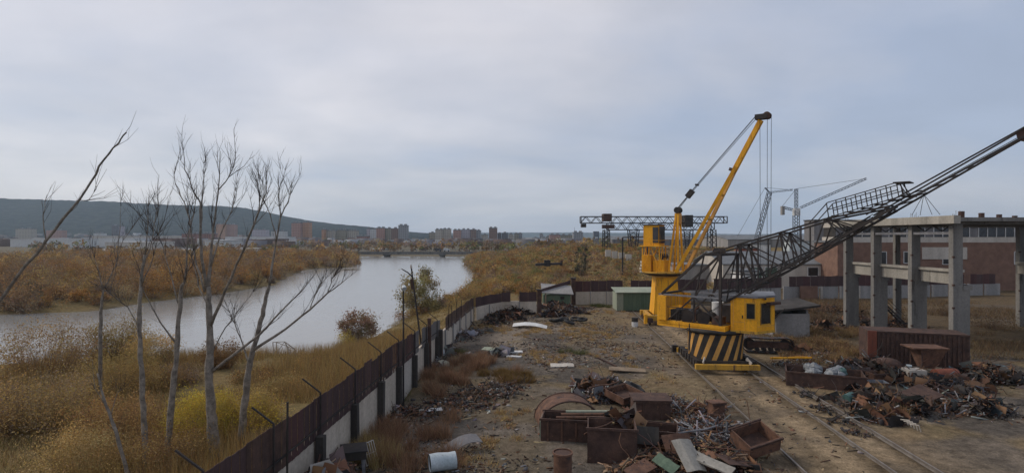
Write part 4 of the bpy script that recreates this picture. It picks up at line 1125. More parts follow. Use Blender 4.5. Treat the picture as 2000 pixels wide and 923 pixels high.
# hoist ropes from the winch to the jib head and slings below it
for vv in (-0.2, 0.2):
    MB(fs).tube([(-0.4, vv, 3.6), (1.8, vv, low(1.8) + .3), (JT, vv, low(JT) + .12)], 0.018, 5).build('rope', M['cable'], cr1)
hp = (12.0, 0.0, low(12.0) - .05)
for q in ((11.5, -.3), (11.8, .25), (12.4, -.2), (12.7, .3)):
    MB(fs).tube([hp, (q[0], q[1], hp[2] - 1.15)], 0.014, 5).build('sling', M['cable'], cr1)
# access ladder down the drum
for s_ in (-.2, .2):
    MB(fb).beam((-1.95 + s_ * .3, -0.9 + s_, 0.6), (-2.0 + s_ * .3, -0.9 + s_, 3.0), 0.04).build('ladder_rail', M['steel'], cr1)

# ------------------------------------------------------------------ farther yellow crane with raised boom
C2 = Vector((16.1, 60.0, 0))
cr2 = thing('rail_crane', 'farther yellow rail crane with its box boom raised to the sky', 'crane', C2)
f2 = frame(C2, -0.072); g2_ = frame(C2, math.atan2(-0.6, 0.8))
for sy in (-1, 1):
    MB(f2).box(-2.2, 2.2, sy * 2.2 - .2, sy * 2.2 + .2, 0.45, 0.95).build('end_beam', M['yellow_old'], cr2)
for sx in (-1, 1):
    MB(f2).box(sx * 1.75 - .2, sx * 1.75 + .2, -1.99, 1.99, 0.45, 0.92).build('side_beam', M['yellow_old'], cr2)
    for yk in (-2.6, -1.8, 1.8, 2.6):
        mb = MB(f2); wheel(mb, (sx * 1.95, yk, 0.36), 0.26, 0.14, (1, 0, 0)); mb.build('wheel', M['rustdark'], cr2)
    MB(f2).box(sx * 1.95 - .25, sx * 1.95 + .25, -2.95, -2.41, 0.3, 0.75).build('bogie', M['rustdark'], cr2)
MB(f2).box(-2.55, -2.25, -2.9, -2.5, 0.2, 1.15).build('buffer', M['yellow'], cr2)
mb = MB(f2); c8 = []
for z, s_ in ((0.96, 1.35), (4.75, 1.08)):
    c8 += [(-s_, -s_, z), (s_, -s_, z), (s_, s_, z), (-s_, s_, z)]
mb.hexa(c8).build('column', M['yellow'], cr2)
MB(f2).box(-1.2, 1.2, -1.2, 1.2, 4.755, 4.9).build('column_head', M['ochre'], cr2)
MB(f2).lathe([(1.2, 4.905), (1.6, 4.905), (2.25, 5.12), (2.25, 5.2), (1.2, 5.2)], 40).build('slewing_ring', M['steel'], cr2, False)
MB(f2).lathe([(0.02, 5.205), (2.3, 5.205), (2.3, 5.33), (0.02, 5.33)], 40).build('round_deck', M['yellow_old'], cr2, False)
MB(g2_).box(-1.9, -0.9, -1.5, -0.6, 5.34, 7.05).build('machine_house', M['yellow'], cr2)
MB(g2_).box(-0.8, 0.4, -1.2, 0.6, 5.34, 6.5).build('winch_house', M['yellow'], cr2)
drumc = MB(g2_).tube([(-0.1, -0.7, 6.9), (-0.1, 0.6, 6.9)], 0.3, 16).build('winch_drum', M['steel'], cr2)
# tower under the cab
tw = [(-1.7, -1.75), (0.15, -1.75), (0.15, -0.1), (-1.7, -0.1)]
for x, y in tw: bars('tower_leg', [((x, y, 5.34), (x, y, 7.95))], 0.09, M['yellow'], cr2, g2_)
for k in range(4):
    a_, b_ = tw[k], tw[(k + 1) % 4]; mid = ((a_[0] + b_[0]) / 2, (a_[1] + b_[1]) / 2)
    bars('tower_brace', [((*a_, 5.4), (*mid, 7.9)), ((*b_, 5.4), (*mid, 7.9))], 0.07, M['yellow'], cr2, g2_)
MB(g2_).box(-1.95, 0.4, -2.0, 0.15, 7.955, 8.05).build('cab_floor', M['yellow'], cr2)
MB(g2_).box(-1.6, 0.1, -1.75, -0.25, 8.053, 10.15).build('cab', M['yellow'], cr2)
MB(g2_).box(-1.7, 0.2, -1.85, -0.15, 10.153, 10.25).build('cab_roof', M['steel'], cr2)
MB(g2_).box(0.102, 0.16, -1.70, -0.3, 8.3, 10.05).build('window', M['glass'], cr2)
MB(g2_).box(-0.55, 0.05, -1.81, -1.753, 8.35, 9.95).build('window', M['glass'], cr2)
MB(g2_).box(-1.72, -1.603, -1.4, -0.6, 9.0, 9.7).build('window', M['glass'], cr2)
for q in (((-1.95, -2.0), (0.4, -2.0)), ((0.4, -2.0), (0.4, 0.15))):
    bars('guard_rail', [((*q[0], 8.6), (*q[1], 8.6))], 0.03, M['yellow'], cr2, g2_)
for k in range(20):
    a_ = math.pi * 2 * k / 20
    bars('guard_post', [((2.2 * math.cos(a_), 2.2 * math.sin(a_), 5.34), (2.2 * math.cos(a_), 2.2 * math.sin(a_), 6.05))], 0.035, M['yellow'], cr2, g2_)
# mast and pulley head
for vv in (-0.75, 0.75):
    bars('mast_leg', [((0.75, vv, 5.34), (1.35, vv * .3, 11.4)), ((1.75, vv, 5.34), (1.55, vv * .3, 11.4))], 0.17, M['yellow'], cr2, g2_)
MB(g2_).box(1.2, 1.75, -0.3, 0.3, 10.3, 11.4).build('mast_head', M['ochre'], cr2)
for vv in (-.34, -.11, .11, .34):
    mb = MB(g2_); wheel(mb, (1.48, vv, 11.72), 0.33, 0.12, (0, 1, 0)); mb.build('sheave', M['steel'], cr2)
# boom: two box legs meeting in one box
b0, b1 = Vector((1.75, 0, 5.35)), Vector((9.7, 0, 20.3))
bl = lambda s_, v_: Vector((b0.x + (b1.x - b0.x) * s_, v_, b0.z + (b1.z - b0.z) * s_))
for s_ in (-1, 1):
    MB(g2_).beam(bl(0, s_ * 1.45), bl(0.70, s_ * .2), 0.22, 0.32).build('boom_leg', M['ochre'] if s_ > 0 else M['yellow'], cr2)
for k in (0.16, 0.36, 0.52):
    wv = 1.45 + (0.2 - 1.45) * k / 0.70
    MB(g2_).beam(bl(k, -wv), bl(k, wv), 0.14, 0.2).build('boom_tie', M['yellow_old'], cr2)
mb = MB(g2_).beam(bl(0.67, 0), bl(0.985, 0), 0.5, 0.42).build('boom_box', M['yellow'], cr2)
MB(g2_).box(9.1, 10.2, -.38, .38, 20.15, 20.62).build('boom_head', M['steel'], cr2)
for vv in (-.25, 0, .25):
    mb = MB(g2_); wheel(mb, (10.15, vv, 20.45), 0.34, 0.1, (0, 1, 0)); mb.build('sheave', M['rustdark'], cr2)
MB(g2_).beam(bl(0.66, -.0) + Vector((-.2, 0, .2)), bl(0.68, 0) + Vector((-.25, 0, .2)), 0.7, 0.3).build('bracket', M['rustdark'], cr2)
# luffing ropes with the pulley block between
blk = Vector((2.7, 0, 13.35))
for vv in (-.3, -.1, .1, .3):
    MB(g2_).tube([(1.48, vv, 11.9), blk + Vector((0, vv * .6, 0))], 0.02, 5).build('rope', M['cable'], cr2)
MB(g2_).beam(blk - Vector((.25, 0, .3)), blk + Vector((.3, 0, .35)), 0.5, 0.5).build('pulley_block', M['steel'], cr2)
MB(g2_).beam(blk + Vector((.75, -.4, .9)), blk + Vector((.75, .4, .9)), 0.16).build('spreader', M['steel'], cr2)
for vv in (-.35, .35):
    MB(g2_).tube([blk + Vector((.3, vv * .6, .35)), (9.2, vv, 20.5)], 0.028, 5).build('rope', M['cable'], cr2)
MB(g2_).tube([(1.48, 0.05, 12.05), (9.2, 0.1, 20.62)], 0.02, 5).build('rope', M['cable'], cr2)
for k, (du, dv) in enumerate(((-.35, -.25), (.25, 0), (.55, .25))):
    MB(g2_).tube([(9.9 + du, dv, 20.3), (9.9 + du * .9, dv, 3.6)], 0.022, 5).build('rope', M['cable'], cr2)
MB(g2_).box(9.8, 10.2, -.2, .2, 2.6, 3.6).build('hook_block', M['rustdark'], cr2)

# ------------------------------------------------------------------ gantry crane beyond
Yg, zg = 200.0, 4.0
k_ = Yg / F
gx_ = lambda px: (px - CXP) * k_
gzv = lambda py: CAMZ - (py - HY) * k_
gc = thing('gantry_crane', 'long dark lattice gantry crane standing behind the raised yellow boom', 'gantry crane', (gx_(1275), Yg, zg))
def truss(x0, x1, zt, zb_, n_, y, th=0.28):
    mb = MB(); mb.beam((x0, y, zt), (x1, y, zt), th); mb.beam((x0, y, zb_), (x1, y, zb_), th)
    for k in range(n_):
        xa, xb = x0 + (x1 - x0) * k / n_, x0 + (x1 - x0) * (k + 1) / n_; xm = (xa + xb) / 2
        mb.beam((xa, y, zb_), (xm, y, zt), th * .6); mb.beam((xm, y, zt), (xb, y, zb_), th * .6)
    mb.beam((x0, y, zb_), (x0, y, zt), th); mb.beam((x1, y, zb_), (x1, y, zt), th)
    return mb
zt_, zm_, zl_ = gzv(423.5), gzv(436), gzv(449)
for dy_ in (-1.6, 1.6):
    truss(gx_(1134), gx_(1417), zt_, zm_, 14, Yg + dy_).build('upper_truss', M['steel'], gc)
    truss(gx_(1186), gx_(1392), zm_ - .05, zl_, 11, Yg + dy_).build('lower_truss', M['steel'], gc)
mb = MB()
for k in range(15):
    x = gx_(1134) + (gx_(1417) - gx_(1134)) * k / 14; mb.beam((x, Yg - 1.6, zm_), (x, Yg + 1.6, zm_), 0.2); mb.beam((x, Yg - 1.6, zt_), (x, Yg + 1.6, zt_), 0.2)
mb.build('cross_ties', M['steel'], gc)
def tower(x, wt, wb, z0, z1, nm='leg'):
    mb = MB()
    for sx in (-1, 1):
        for sy in (-1, 1):
            mb.beam((x + sx * wb, Yg + sy * 2.2, z0), (x + sx * wt, Yg + sy * 1.6, z1), 0.3)
    n_ = 5
    for k in range(n_):
        za, zb_ = z0 + (z1 - z0) * k / n_, z0 + (z1 - z0) * (k + 1) / n_
        wa, wb2 = wb + (wt - wb) * k / n_, wb + (wt - wb) * (k + 1) / n_
        for sy in (-1, 1):
            mb.beam((x - wa, Yg + sy * 2, za), (x + wb2, Yg + sy * 2, zb_), 0.16); mb.beam((x + wa, Yg + sy * 2, za), (x - wb2, Yg + sy * 2, zb_), 0.16)
    mb.build(nm, M['steel'], gc)
tower(gx_(1184), 0.9, 1.0, zg - 1.5, zl_)
tower(gx_(1237), 1.7, 0.8, zg - 1.5, zl_)
tower(gx_(1342), 1.6, 0.9, zg - 1.5, zl_)
tower(gx_(1390), 0.9, 1.0, zg - 1.5, zl_)
MB().box(gx_(1177), gx_(1193), Yg - 2.2, Yg + 2.2, zm_ + .6, zt_ + 1.0).build('hoist_trolley', M['rustdark'], gc)
MB().box(gx_(1175), gx_(1198), Yg - 2.4, Yg - 0.4, zl_ + .4, zm_ - .6).build('machine_cabin', M['rustdark'], gc)
MB().box(gx_(1335), gx_(1350), Yg - 2.2, Yg + 2.2, zm_ - 1.4, zt_ + .5).build('hoist_trolley', M['steel'], gc)
MB().box(gx_(1135), gx_(1144), Yg - 1.4, Yg + 1.4, zm_ - 1.5, zm_ - .25).build('maintenance_cage', M['steel'], gc)

# ------------------------------------------------------------------ far cranes above the works
def latt(mb, p, q, wd, n_, th):
    """square lattice mast from p to q"""
    p = Vector(p); q = Vector(q); d = (q - p).normalized()
    a_ = d.cross(Vector((0, 1, 0))).normalized() * wd / 2; b_ = d.cross(a_).normalized() * wd / 2
    cs = [a_ + b_, a_ - b_, -a_ - b_, -a_ + b_]
    for c in cs: mb.beam(p + c, q + c, th)
    for k in range(n_):
        r0, r1_ = p.lerp(q, k / n_), p.lerp(q, (k + 1) / n_)
        for j in range(4):
            mb.beam(r0 + cs[j], r1_ + cs[(j + 1) % 4], th * .7)
    return mb
Yc = 240.0
pc = lambda px, py, Y=Yc: P(px, py, Y)
tcx = thing('tower_crane', 'distant pale tower crane with a rising jib above the works', 'tower crane', (pc(1555, 480).x, Yc, 4))
latt(MB(), (pc(1555, 486).x, Yc, 3.0), pc(1555, 412), 1.9, 12, 0.22).build('mast', M['craneblue'], tcx)
latt(MB(), pc(1555, 412), pc(1555, 369), 1.0, 6, 0.16).build('tower_head', M['craneblue'], tcx)
latt(MB(), pc(1563, 406), pc(1692, 349), 0.75, 20, 0.14).build('jib', M['craneblue'], tcx)
latt(MB(), pc(1548, 410), pc(1528, 405), 0.8, 4, 0.16).build('counter_jib', M['craneblue'], tcx)
MB().box(pc(1550, 0).x, pc(1561, 0).x, Yc - 1, Yc + 1, pc(0, 421).z, pc(0, 407).z).build('cab', M['white'], tcx)
MB().box(pc(1526, 0).x, pc(1531, 0).x, Yc - .8, Yc + .8, pc(0, 420).z, pc(0, 403).z).build('counterweight', M['concreteg'], tcx)
mb = MB(); mb.tube([pc(1555, 369), pc(1692, 349)], 0.07, 4); mb.tube([pc(1555, 369), pc(1528, 403)], 0.07, 4); mb.build('stay_ropes', M['cable'], tcx)
lc = thing('lattice_crane', 'distant leaning lattice crane beside the pale tower crane', 'crane', (pc(1474, 480).x, Yc, 4))
latt(MB(), (pc(1472, 486).x, Yc, 3.2), pc(1503, 376), 1.5, 15, 0.2).build('boom', M['craneblue'], lc)
latt(MB(), pc(1503, 376), pc(1548, 371), 0.6, 8, 0.13).build('jib', M['craneblue'], lc)
MB().tube([pc(1503, 376), pc(1494, 367)], 0.3, 5).build('strut', M['craneblue'], lc)
mb = MB(); mb.tube([pc(1494, 367), pc(1548, 371)], 0.06, 4); mb.tube([pc(1494, 367), pc(1440, 462)], 0.06, 4); mb.build('stay_ropes', M['cable'], lc)
MB().box(pc(1464, 0).x, pc(1478, 0).x, Yc - 1.6, Yc + 1.6, 3.6, 6.8).build('cab', M['craneblue'], lc)

# ------------------------------------------------------------------ unfinished concrete hall on the right
hall = thing('concrete_hall', 'unfinished open concrete hall frame of columns, crane beams and flat roof', 'building', (33, 47, 0))
def column(x, y, wl=1.25, wu=0.72, d=0.46):
    c = MB().box(x, x + wl, y - d / 2, y + d / 2, -0.5, 5.35).build('column', M['hallconc'], hall)
    MB().box(x, x + wu, y - d / 2 + .003, y + d / 2 - .003, 5.352, 9.9).build('upper_shaft', M['hallconc'], c)
    MB().box(x + wu, x + wl + .15, y - d / 2 - .05, y + d / 2 + .05, 5.0, 5.35).build('corbel', M['hallconc'], c)
    for z in (1.6, 3.6, 5.3, 7.4):
        MB().box(x - 0.05, x + .1, y - d / 2 - .05, y - d / 2 + .08, z, z + .14).build('steel_plate', M['rustdark'], c)
YC = [42.6, 47.0, 51.9, 56.2]
for y in YC: column(32.9, y)
for y in YC: column(50.0, y)
column(38.6, 57.4, 0.6, 0.5, 0.4)
column(44.4, 57.4, 0.6, 0.5, 0.4)
for a_, b_ in zip(YC, YC[1:]):
    for x in (33.75, 49.9):
        bm = MB().box(x - .12, x + .14, a_ + .24, b_ - .24, 5.36, 6.30).build('crane_beam', M['hallpale'], hall)
        MB().box(x - .32, x + .34, a_ + .2, b_ - .2, 6.302, 6.5).build('flange', M['hallpale'], bm)
    MB().box(33.0, 33.35, a_ + .24, b_ - .24, 9.15, 9.35).build('tie_beam', M['greysteel'], hall)
    n_ = 4
    for k in range(n_):
        ya, yb = a_ + .4 + (b_ - a_ - .8) * k / n_, a_ + .4 + (b_ - a_ - .8) * (k + 1) / n_
        MB().beam((33.2, ya, 9.4 if k % 2 else 9.85), (33.2, yb, 9.85 if k % 2 else 9.4), 0.07).build('tie_brace', M['steel'], hall)
for a_, b_ in zip([41.6] + YC[1:-1], YC[1:-1] + [57.8]):
    MB().box(32.35, 32.85, a_ + .01, b_ - .01, 9.95, 10.55).build('edge_beam', M['hallpale'], hall)
    for k in range(6):
        x0 = 32.86 + k * 3.0
        MB().box(x0, x0 + 2.98, a_ + .01, b_ - .01, 10.12 + U(-.01, .01), 10.40).build('roof_slab', M['hallconc'], hall)
for y in YC:
    MB().box(32.9, 50.9, y - .14, y + .14, 9.905, 10.09).build('roof_girder', M['hallconc'], hall)
for k in range(4):
    x = 34 + k * 4.0
    MB().tube([(x, 43 + k * 3, 10.4), (x, 43 + k * 3, 10.9)], 0.2, 8).build('roof_vent', M['rustdark'], hall)
for y in YC:
    for k in range(5):
        xx = 33.0 + k * .14; q = U(.25, .6)
        MB().tube([(xx, y, 10.42), (xx + U(-.05, .05), y + U(-.05, .05), 10.42 + q)], 0.015, 4).build('rebar', M['rustdark'], hall)
ld = thing('steel_ladder', 'dark steel stair leaning between the concrete columns', 'ladder', (37.5, 50, 0))
a_, b_ = P(1720, 585, 52), P(1768, 632, 51)
for dv in (0, 0.6):
    o_ = Vector((0, dv, 0)); MB().beam(a_ + o_, b_ + o_, 0.09, 0.14).build('stringer', M['steel'], ld)
    MB().beam(a_ + o_ + Vector((0, 0, .7)), b_ + o_ + Vector((0, 0, .7)), 0.04).build('hand_rail', M['steel'], ld)
for k in range(10):
    p = a_.lerp(b_, k / 9.0); MB().box(p.x - .12, p.x + .12, p.y, p.y + .6, p.z - .02, p.z + .02).build('tread', M['steel'], ld)

# ------------------------------------------------------------------ works buildings behind the wall
def building(name, label, x0, x1, y0, y1, z0, z1, wm_, roof=None, roofm=None, ridge=0.0, cat='building', over=0.25):
    o = thing(name, label, cat, ((x0 + x1) / 2, (y0 + y1) / 2, z0))
    MB().box(x0, x1, y0, y1, z0 - 1.0, z1).build('wall', wm_, o)
    if ridge > 0:
        ym = (y0 + y1) / 2
        c0 = [(x0 - over, y0 - over, z1 + .003), (x1 + over, y0 - over, z1 + .003), (x1 + over, ym, z1 + ridge), (x0 - over, ym, z1 + ridge)]
        c1 = [(x1 + over, y1 + over, z1 + .003), (x0 - over, y1 + over, z1 + .003), (x0 - over, ym, z1 + ridge), (x1 + over, ym, z1 + ridge)]
        MB().plate(c0, 0.12).build('roof', roofm, o); MB().plate(c1, 0.12).build('roof', roofm, o)
        mb = MB(); mb.prism([(0, 0), (1, 0), (1, 1)], 0, 1); mb = MB()
        for x in (x0, x1):
            i = [mb.v(p) for p in ((x, y0, z1), (x, y1, z1), (x, ym, z1 + ridge - .02))]; mb.face(i)
        mb.build('gable', wm_, o)
    else:
        MB().box(x0 - over, x1 + over, y0 - over, y1 + over, z1 + .003, z1 + .3).build('roof', roofm or M['roofgrey'], o)
    return o
def win(o, x0, x1, y, z0, z1, m='glass', nm='window', fr=True):
    wd_ = MB().box(x0, x1, y - .04, y + .05, z0, z1).build(nm, M[m], o)
    if fr:
        mb = MB(); e = 0.1
        mb.box(x0 - e, x1 + e, y - .09, y + .02, z1 + .001, z1 + e); mb.box(x0 - e, x1 + e, y - .11, y + .02, z0 - e, z0 - .001)
        mb.box(x0 - e, x0 - .001, y - .09, y + .02, z0, z1); mb.box(x1 + .001, x1 + e, y - .09, y + .02, z0, z1)
        mb.build('frame', M['white'], wd_)
# long grey roofed workshop with green gates
wk1 = building('workshop', 'low workshop with long grey roof and green gates behind the wall', 36.0, 58.5, 97, 112, 0.5, 4.2, M['concretel'], roofm=M['roofgrey'], ridge=2.0)
win(wk1, 40.5, 42.6, 96.98, 0.5, 3.7, 'green', 'gate'); win(wk1, 43.2, 45.2, 96.98, 0.5, 3.7, 'green', 'gate')
win(wk1, 50.5, 52.2, 96.98, 2.3, 3.7); win(wk1, 38.0, 39.2, 96.98, 2.0, 3.4); win(wk1, 54.0, 55.6, 96.98, 2.3, 3.7)
# multi-band factory: brick, ribbon windows and pale bands
fa = thing('factory', 'large factory with pale bands, ribbon windows and brick base seen through the hall', 'building', (80, 104, 0))
x0, x1, y0 = 54.0, 104.0, 95.0
MB().box(x0 + .01, x1, y0, y0 + 4, -0.5, 8.0).build('brick_wall', M['brick'], fa)
MB().box(x0, x1, y0 - .02, y0 + 4, 8.002, 8.9).build('pale_band', M['concretel'], fa)
MB().box(x0 + .2, x1, y0 + .35, y0 + 3.8, 8.902, 10.5).build('window_back', M['black'], fa)
MB().box(x0, x1, y0 - .02, y0 + 4, 10.502, 11.5).build('pale_band', M['concretel'], fa)
k = 0
x = x0 + .2
while x < x1 - 1:
    MB().box(x + .06, x + 1.35, y0 + .18, y0 + .26, 8.95, 10.45).build('window_pane', M['glass'] if k % 5 else M['greysheet'], fa)
    MB().box(x + 1.36, x + 1.46, y0 + .1, y0 + .3, 8.905, 10.5).build('mullion', M['white'], fa)
    x += 1.5; k += 1
for (wx0, wx1, z0_, z1_) in ((60.5, 62.5, 4.4, 6.4), (65.5, 67.2, 4.6, 6.4), (72.0, 74.0, 4.4, 6.4), (84, 86, 4.4, 6.4), (92, 94, 4.4, 6.4)):
    win(fa, wx0, wx1, y0 - .02, z0_, z1_)
MB().box(68.5, 76.0, y0 - .12, y0 - .01, 5.2, 7.2).build('plaster_patch', M['concretel'], fa)
MB().box(x0 - .3, x1, y0 - .4, y0 + 4.3, 11.503, 11.8).build('roof', M['roofgrey'], fa)
# smaller sheds around the works
building('brick_shed', 'brown brick shed between the workshop and the factory', 52.7, 53.9, 92, 99, 0, 8.0, M['brick'], roofm=M['roofgrey'])
building('store_shed', 'grey low shed with flat roof behind the near crane frame', 30.0, 36.0, 104, 112, 0.6, 3.6, M['concreteg'], roofm=M['roofgrey'])
building('pale_hut', 'small white hut beyond the wall seen through the crane frame', 36.2, 39.0, 90, 94, 0.3, 3.4, M['white'], roofm=M['roofgrey'])
building('far_depot', 'long pale depot roof beyond the works on the plain', 95, 190, 250, 285, 3.2, 7.6, M['concreteg'], roofm=M['roofgrey'], ridge=2.0)
building('far_depot', 'second long grey depot farther behind the far cranes', 60, 170, 340, 372, 2, 7.0, M['greysheet'], roofm=M['roofgrey'], ridge=2.2)
building('block_house', 'narrow tan tower block behind the jib', 118, 124, 215, 222, 3, 13.2, M['concretel'], roofm=M['roofgrey'])
building('block_house', 'dark blue grey clad silo house beside the tan block', 109, 115, 205, 212, 3, 14.8, M['greysheet'], roofm=M['steel'])
building('far_depot', 'wide brown roofed depot at the far edge of the works', 210, 330, 320, 352, 2, 8.0, M['brick'], roofm=M['roofgrey'], ridge=2)
for k, (x, y, s_, mname, lb) in enumerate(((60, 150, 3, 'rustred', 'small red hut on the embankment works'), (70, 165, 3.2, 'white', 'white hut beside the small red one'), (52, 140, 2.8, 'green', 'green hut on the embankment works'), (84, 172, 4, 'bluewhite', 'pale blue hut in the embankment works'), (47, 132, 2.6, 'concretel', 'pale plastered hut in front of the embankment works'))):
    building('hut', lb, x, x + s_ * 1.6, y, y + s_, hz(x, y), hz(x, y) + s_ * .8, M[mname], roofm=M['roofgrey'], over=.15)
# concrete beams stacked on the embankment
for k in range(4):
    zb_ = hz(27.5, 120) + 0.15 + k * 0.68
    single(MB().box(27.2 + U(-.1, .1), 33.0, 119.6, 121.0, zb_, zb_ + 0.42), 'concrete_beam', M['concretel'], ['lowest', 'second lowest', 'second highest', 'topmost'][k] + ' concrete beam in the stack behind the farther crane', 'beam', 'stacked concrete beams')
    if k:
        for xx in (28.5, 31.5):
            single(MB().box(xx - .12, xx + .12, 119.7, 120.9, zb_ - .258, zb_ - .002), 'timber_spacer', M['wood'], 'timber spacer between the stacked concrete beams', 'timber', 'spacers in the beam stack')
# steel portal, small walls and slab
pf_ = thing('steel_portal', 'plain dark steel goal shaped portal on the embankment', 'frame', (25, 119, 3))
za, zb_ = P(1216, 464, 119), P(1265, 463, 119)
gz_ = hz(25, 119)
MB().beam((za.x, 119, gz_ - .3), za, 0.28).build('post', M['steel'], pf_)
MB().beam((zb_.x, 119, gz_ - .3), zb_, 0.28).build('post', M['steel'], pf_)
MB().beam(za, zb_, 0.22).build('crossbar', M['steel'], pf_)
rw = thing('retaining_wall', 'old pale concrete retaining wall on the embankment', 'wall', (26, 140, 3))
for k in range(4):
    x = 24.0 + k * 1.45; y = 146 - k * 1.5; z = hz(x, y)
    MB().box(x, x + 1.42, y, y + .5, z - .5, z + 2.3 - .25 * k).build('concrete_block', M['concretel'], rw)
single(MB(frame((19.5, 83, hz(19.5, 83)), 0.1, (R(12), 0))).box(-1.8, 1.8, -.2, .2, -0.2, 2.0), 'concrete_slab', M['concretel'], 'tilted pale concrete slab standing behind the back wall', 'slab')
def lamp_post(px, Y, py_top, label, arm=0.9, r=0.07, name='lamp_post', curved=True):
    x = (px - CXP) * Y / F; zb_ = hz(x, Y); zt2 = CAMZ - (py_top - HY) * Y / F
    o = thing(name, label, 'lamp post', (x, Y, zb_))
    MB().tube([(x, Y, zb_ - .3), (x, Y, zt2)], [r, r * .7], 8).build('pole', M['greysteel'], o)
    if curved:
        MB().tube([(x, Y, zt2), (x - arm * .3, Y, zt2 + arm * .35), (x - arm, Y, zt2 + arm * .4)], r * .6, 6).build('arm', M['greysteel'], o)
        MB().box(x - arm - .5, x - arm, Y - .12, Y + .12, zt2 + arm * .4 - .07, zt2 + arm * .4 + .07).build('lamp_head', M['greysteel'], o)
    return o
lamp_post(1389, 130, 462, 'street lamp with curved arm near the gantry')
lamp_post(1594, 170, 462, 'thin lamp mast between the works buildings')
# the water tank on lattice legs beside the gantry
wt = thing('water_tower', 'square grey tank on lattice legs left of the gantry legs', 'tower', (P(1164, 470, 420).x, 420, 1))
q0, q1 = P(1159, 452, 420), P(1169.5, 463, 420)
MB().box(q0.x, q1.x, 418, 422, q1.z, q0.z).build('tank', M['craneblue'], wt)
mb = MB()
for sx in (q0.x + .3, q1.x - .3):
    for sy in (418.3, 421.7): mb.beam((sx, sy, -1), (sx, sy, q1.z), 0.4)
mb.beam((q0.x, 418.3, 2), (q1.x, 418.3, q1.z), 0.25); mb.beam((q1.x, 418.3, 2), (q0.x, 418.3, q1.z), 0.25)
mb.build('legs', M['craneblue'], wt)

# ------------------------------------------------------------------ bridge
bz = CAMZ - (497 - HY) * 335 / F
brg = thing('road_bridge', 'low grey road bridge crossing the river on two piers', 'bridge', (-50, 335, WATER))
bx0, bx1 = P(640, 490, 335).x, P(1010, 490, 335).x
MB().box(bx0, bx1, 332, 341, bz, bz + 1.5).build('deck', M['hallconc'], brg)
MB().box(bx0, bx1, 331.7, 331.95, bz + 1.2, bz + 1.8).build('kerb', M['hallconc'], brg)
mb = MB()
for k in range(60):
    x = bx0 + (bx1 - bx0) * k / 59; mb.box(x - .06, x + .06, 331.75, 331.9, bz + 1.803, bz + 2.8)
mb.box(bx0, bx1, 331.75, 331.9, bz + 2.803, bz + 2.95); mb.build('railing', M['craneblue'], brg)
for px in (756, 864):
    x = P(px, 500, 336).x
    pr = MB().box(x - 1.1, x + 1.1, 333, 340, WATER - 1.5, bz - .6).build('pier', M['hallconc'], brg)
    MB().box(x - 1.6, x + 1.6, 332.5, 340.5, bz - .598, bz - .003).build('pier_cap', M['hallconc'], brg)
for (px, lb, mname) in ((856, 'dark lorry crossing the bridge above the second pier', 'steel'), (872, 'white van on the bridge behind the dark lorry', 'white')):
    x = P(px, 490, 336).x
    v_ = thing('lorry' if mname == 'steel' else 'van', lb, 'vehicle', (x, 336, bz + 1.5))
    MB().box(x - 1.7, x + 1.0, 335, 337.2, bz + 2.05, bz + 3.6).build('body', M[mname], v_)
    MB().box(x + 1.02, x + 1.9, 335.05, 337.15, bz + 2.0, bz + 3.1).build('driver_cab', M[mname], v_)
    for dx_ in (-1.0, 1.3):
        mb = MB(); wheel(mb, (x + dx_, 335.1, bz + 1.95), 0.45, 0.3, (0, 1, 0)); mb.build('wheel', M['rubber'], v_)

# ------------------------------------------------------------------ town
def flatmat(name, wallc, winc, fh=3.0):
    """plaster with storeys of windows too far away to be told apart"""
    m = bpy.data.materials.new(name); m.use_nodes = True
    t = m.node_tree; n = t.nodes; L = t.links.new; b = n['Principled BSDF']
    tcn = n.new('ShaderNodeTexCoord'); sp = n.new('ShaderNodeSeparateXYZ'); L(tcn.outputs['Object'], sp.inputs[0])
    ad = n.new('ShaderNodeMath'); ad.operation = 'ADD'; L(sp.outputs['X'], ad.inputs[0]); L(sp.outputs['Y'], ad.inputs[1])
    cb = n.new('ShaderNodeCombineXYZ'); L(ad.outputs[0], cb.inputs[0]); L(sp.outputs['Z'], cb.inputs[1])
    bk = n.new('ShaderNodeTexBrick'); bk.offset = 0.0
    bk.inputs['Color1'].default_value = (*winc, 1); bk.inputs['Color2'].default_value = (*[c * 1.6 for c in winc], 1); bk.inputs['Mortar'].default_value = (*wallc, 1)
    bk.inputs['Scale'].default_value = 1.0; bk.inputs['Brick Width'].default_value = 3.4; bk.inputs['Row Height'].default_value = fh; bk.inputs['Mortar Size'].default_value = 0.85
    L(cb.outputs[0], bk.inputs['Vector']); L(bk.outputs['Color'], b.inputs['Base Color']); b.inputs['Roughness'].default_value = 0.85
    return m
TC = {'pink': (0.36, 0.20, 0.155), 'orange': (0.42, 0.22, 0.12), 'beige': (0.38, 0.34, 0.28), 'brown': (0.20, 0.12, 0.09), 'grey': (0.25, 0.25, 0.26), 'white': (0.50, 0.50, 0.49), 'red': (0.26, 0.12, 0.09), 'lilac': (0.40, 0.36, 0.40), 'dark': (0.12, 0.11, 0.12), 'olive': (0.26, 0.23, 0.17)}
TM = {k: flatmat('plaster_' + k, c, tuple(v * 0.3 for v in c)) for k, c in TC.items()}
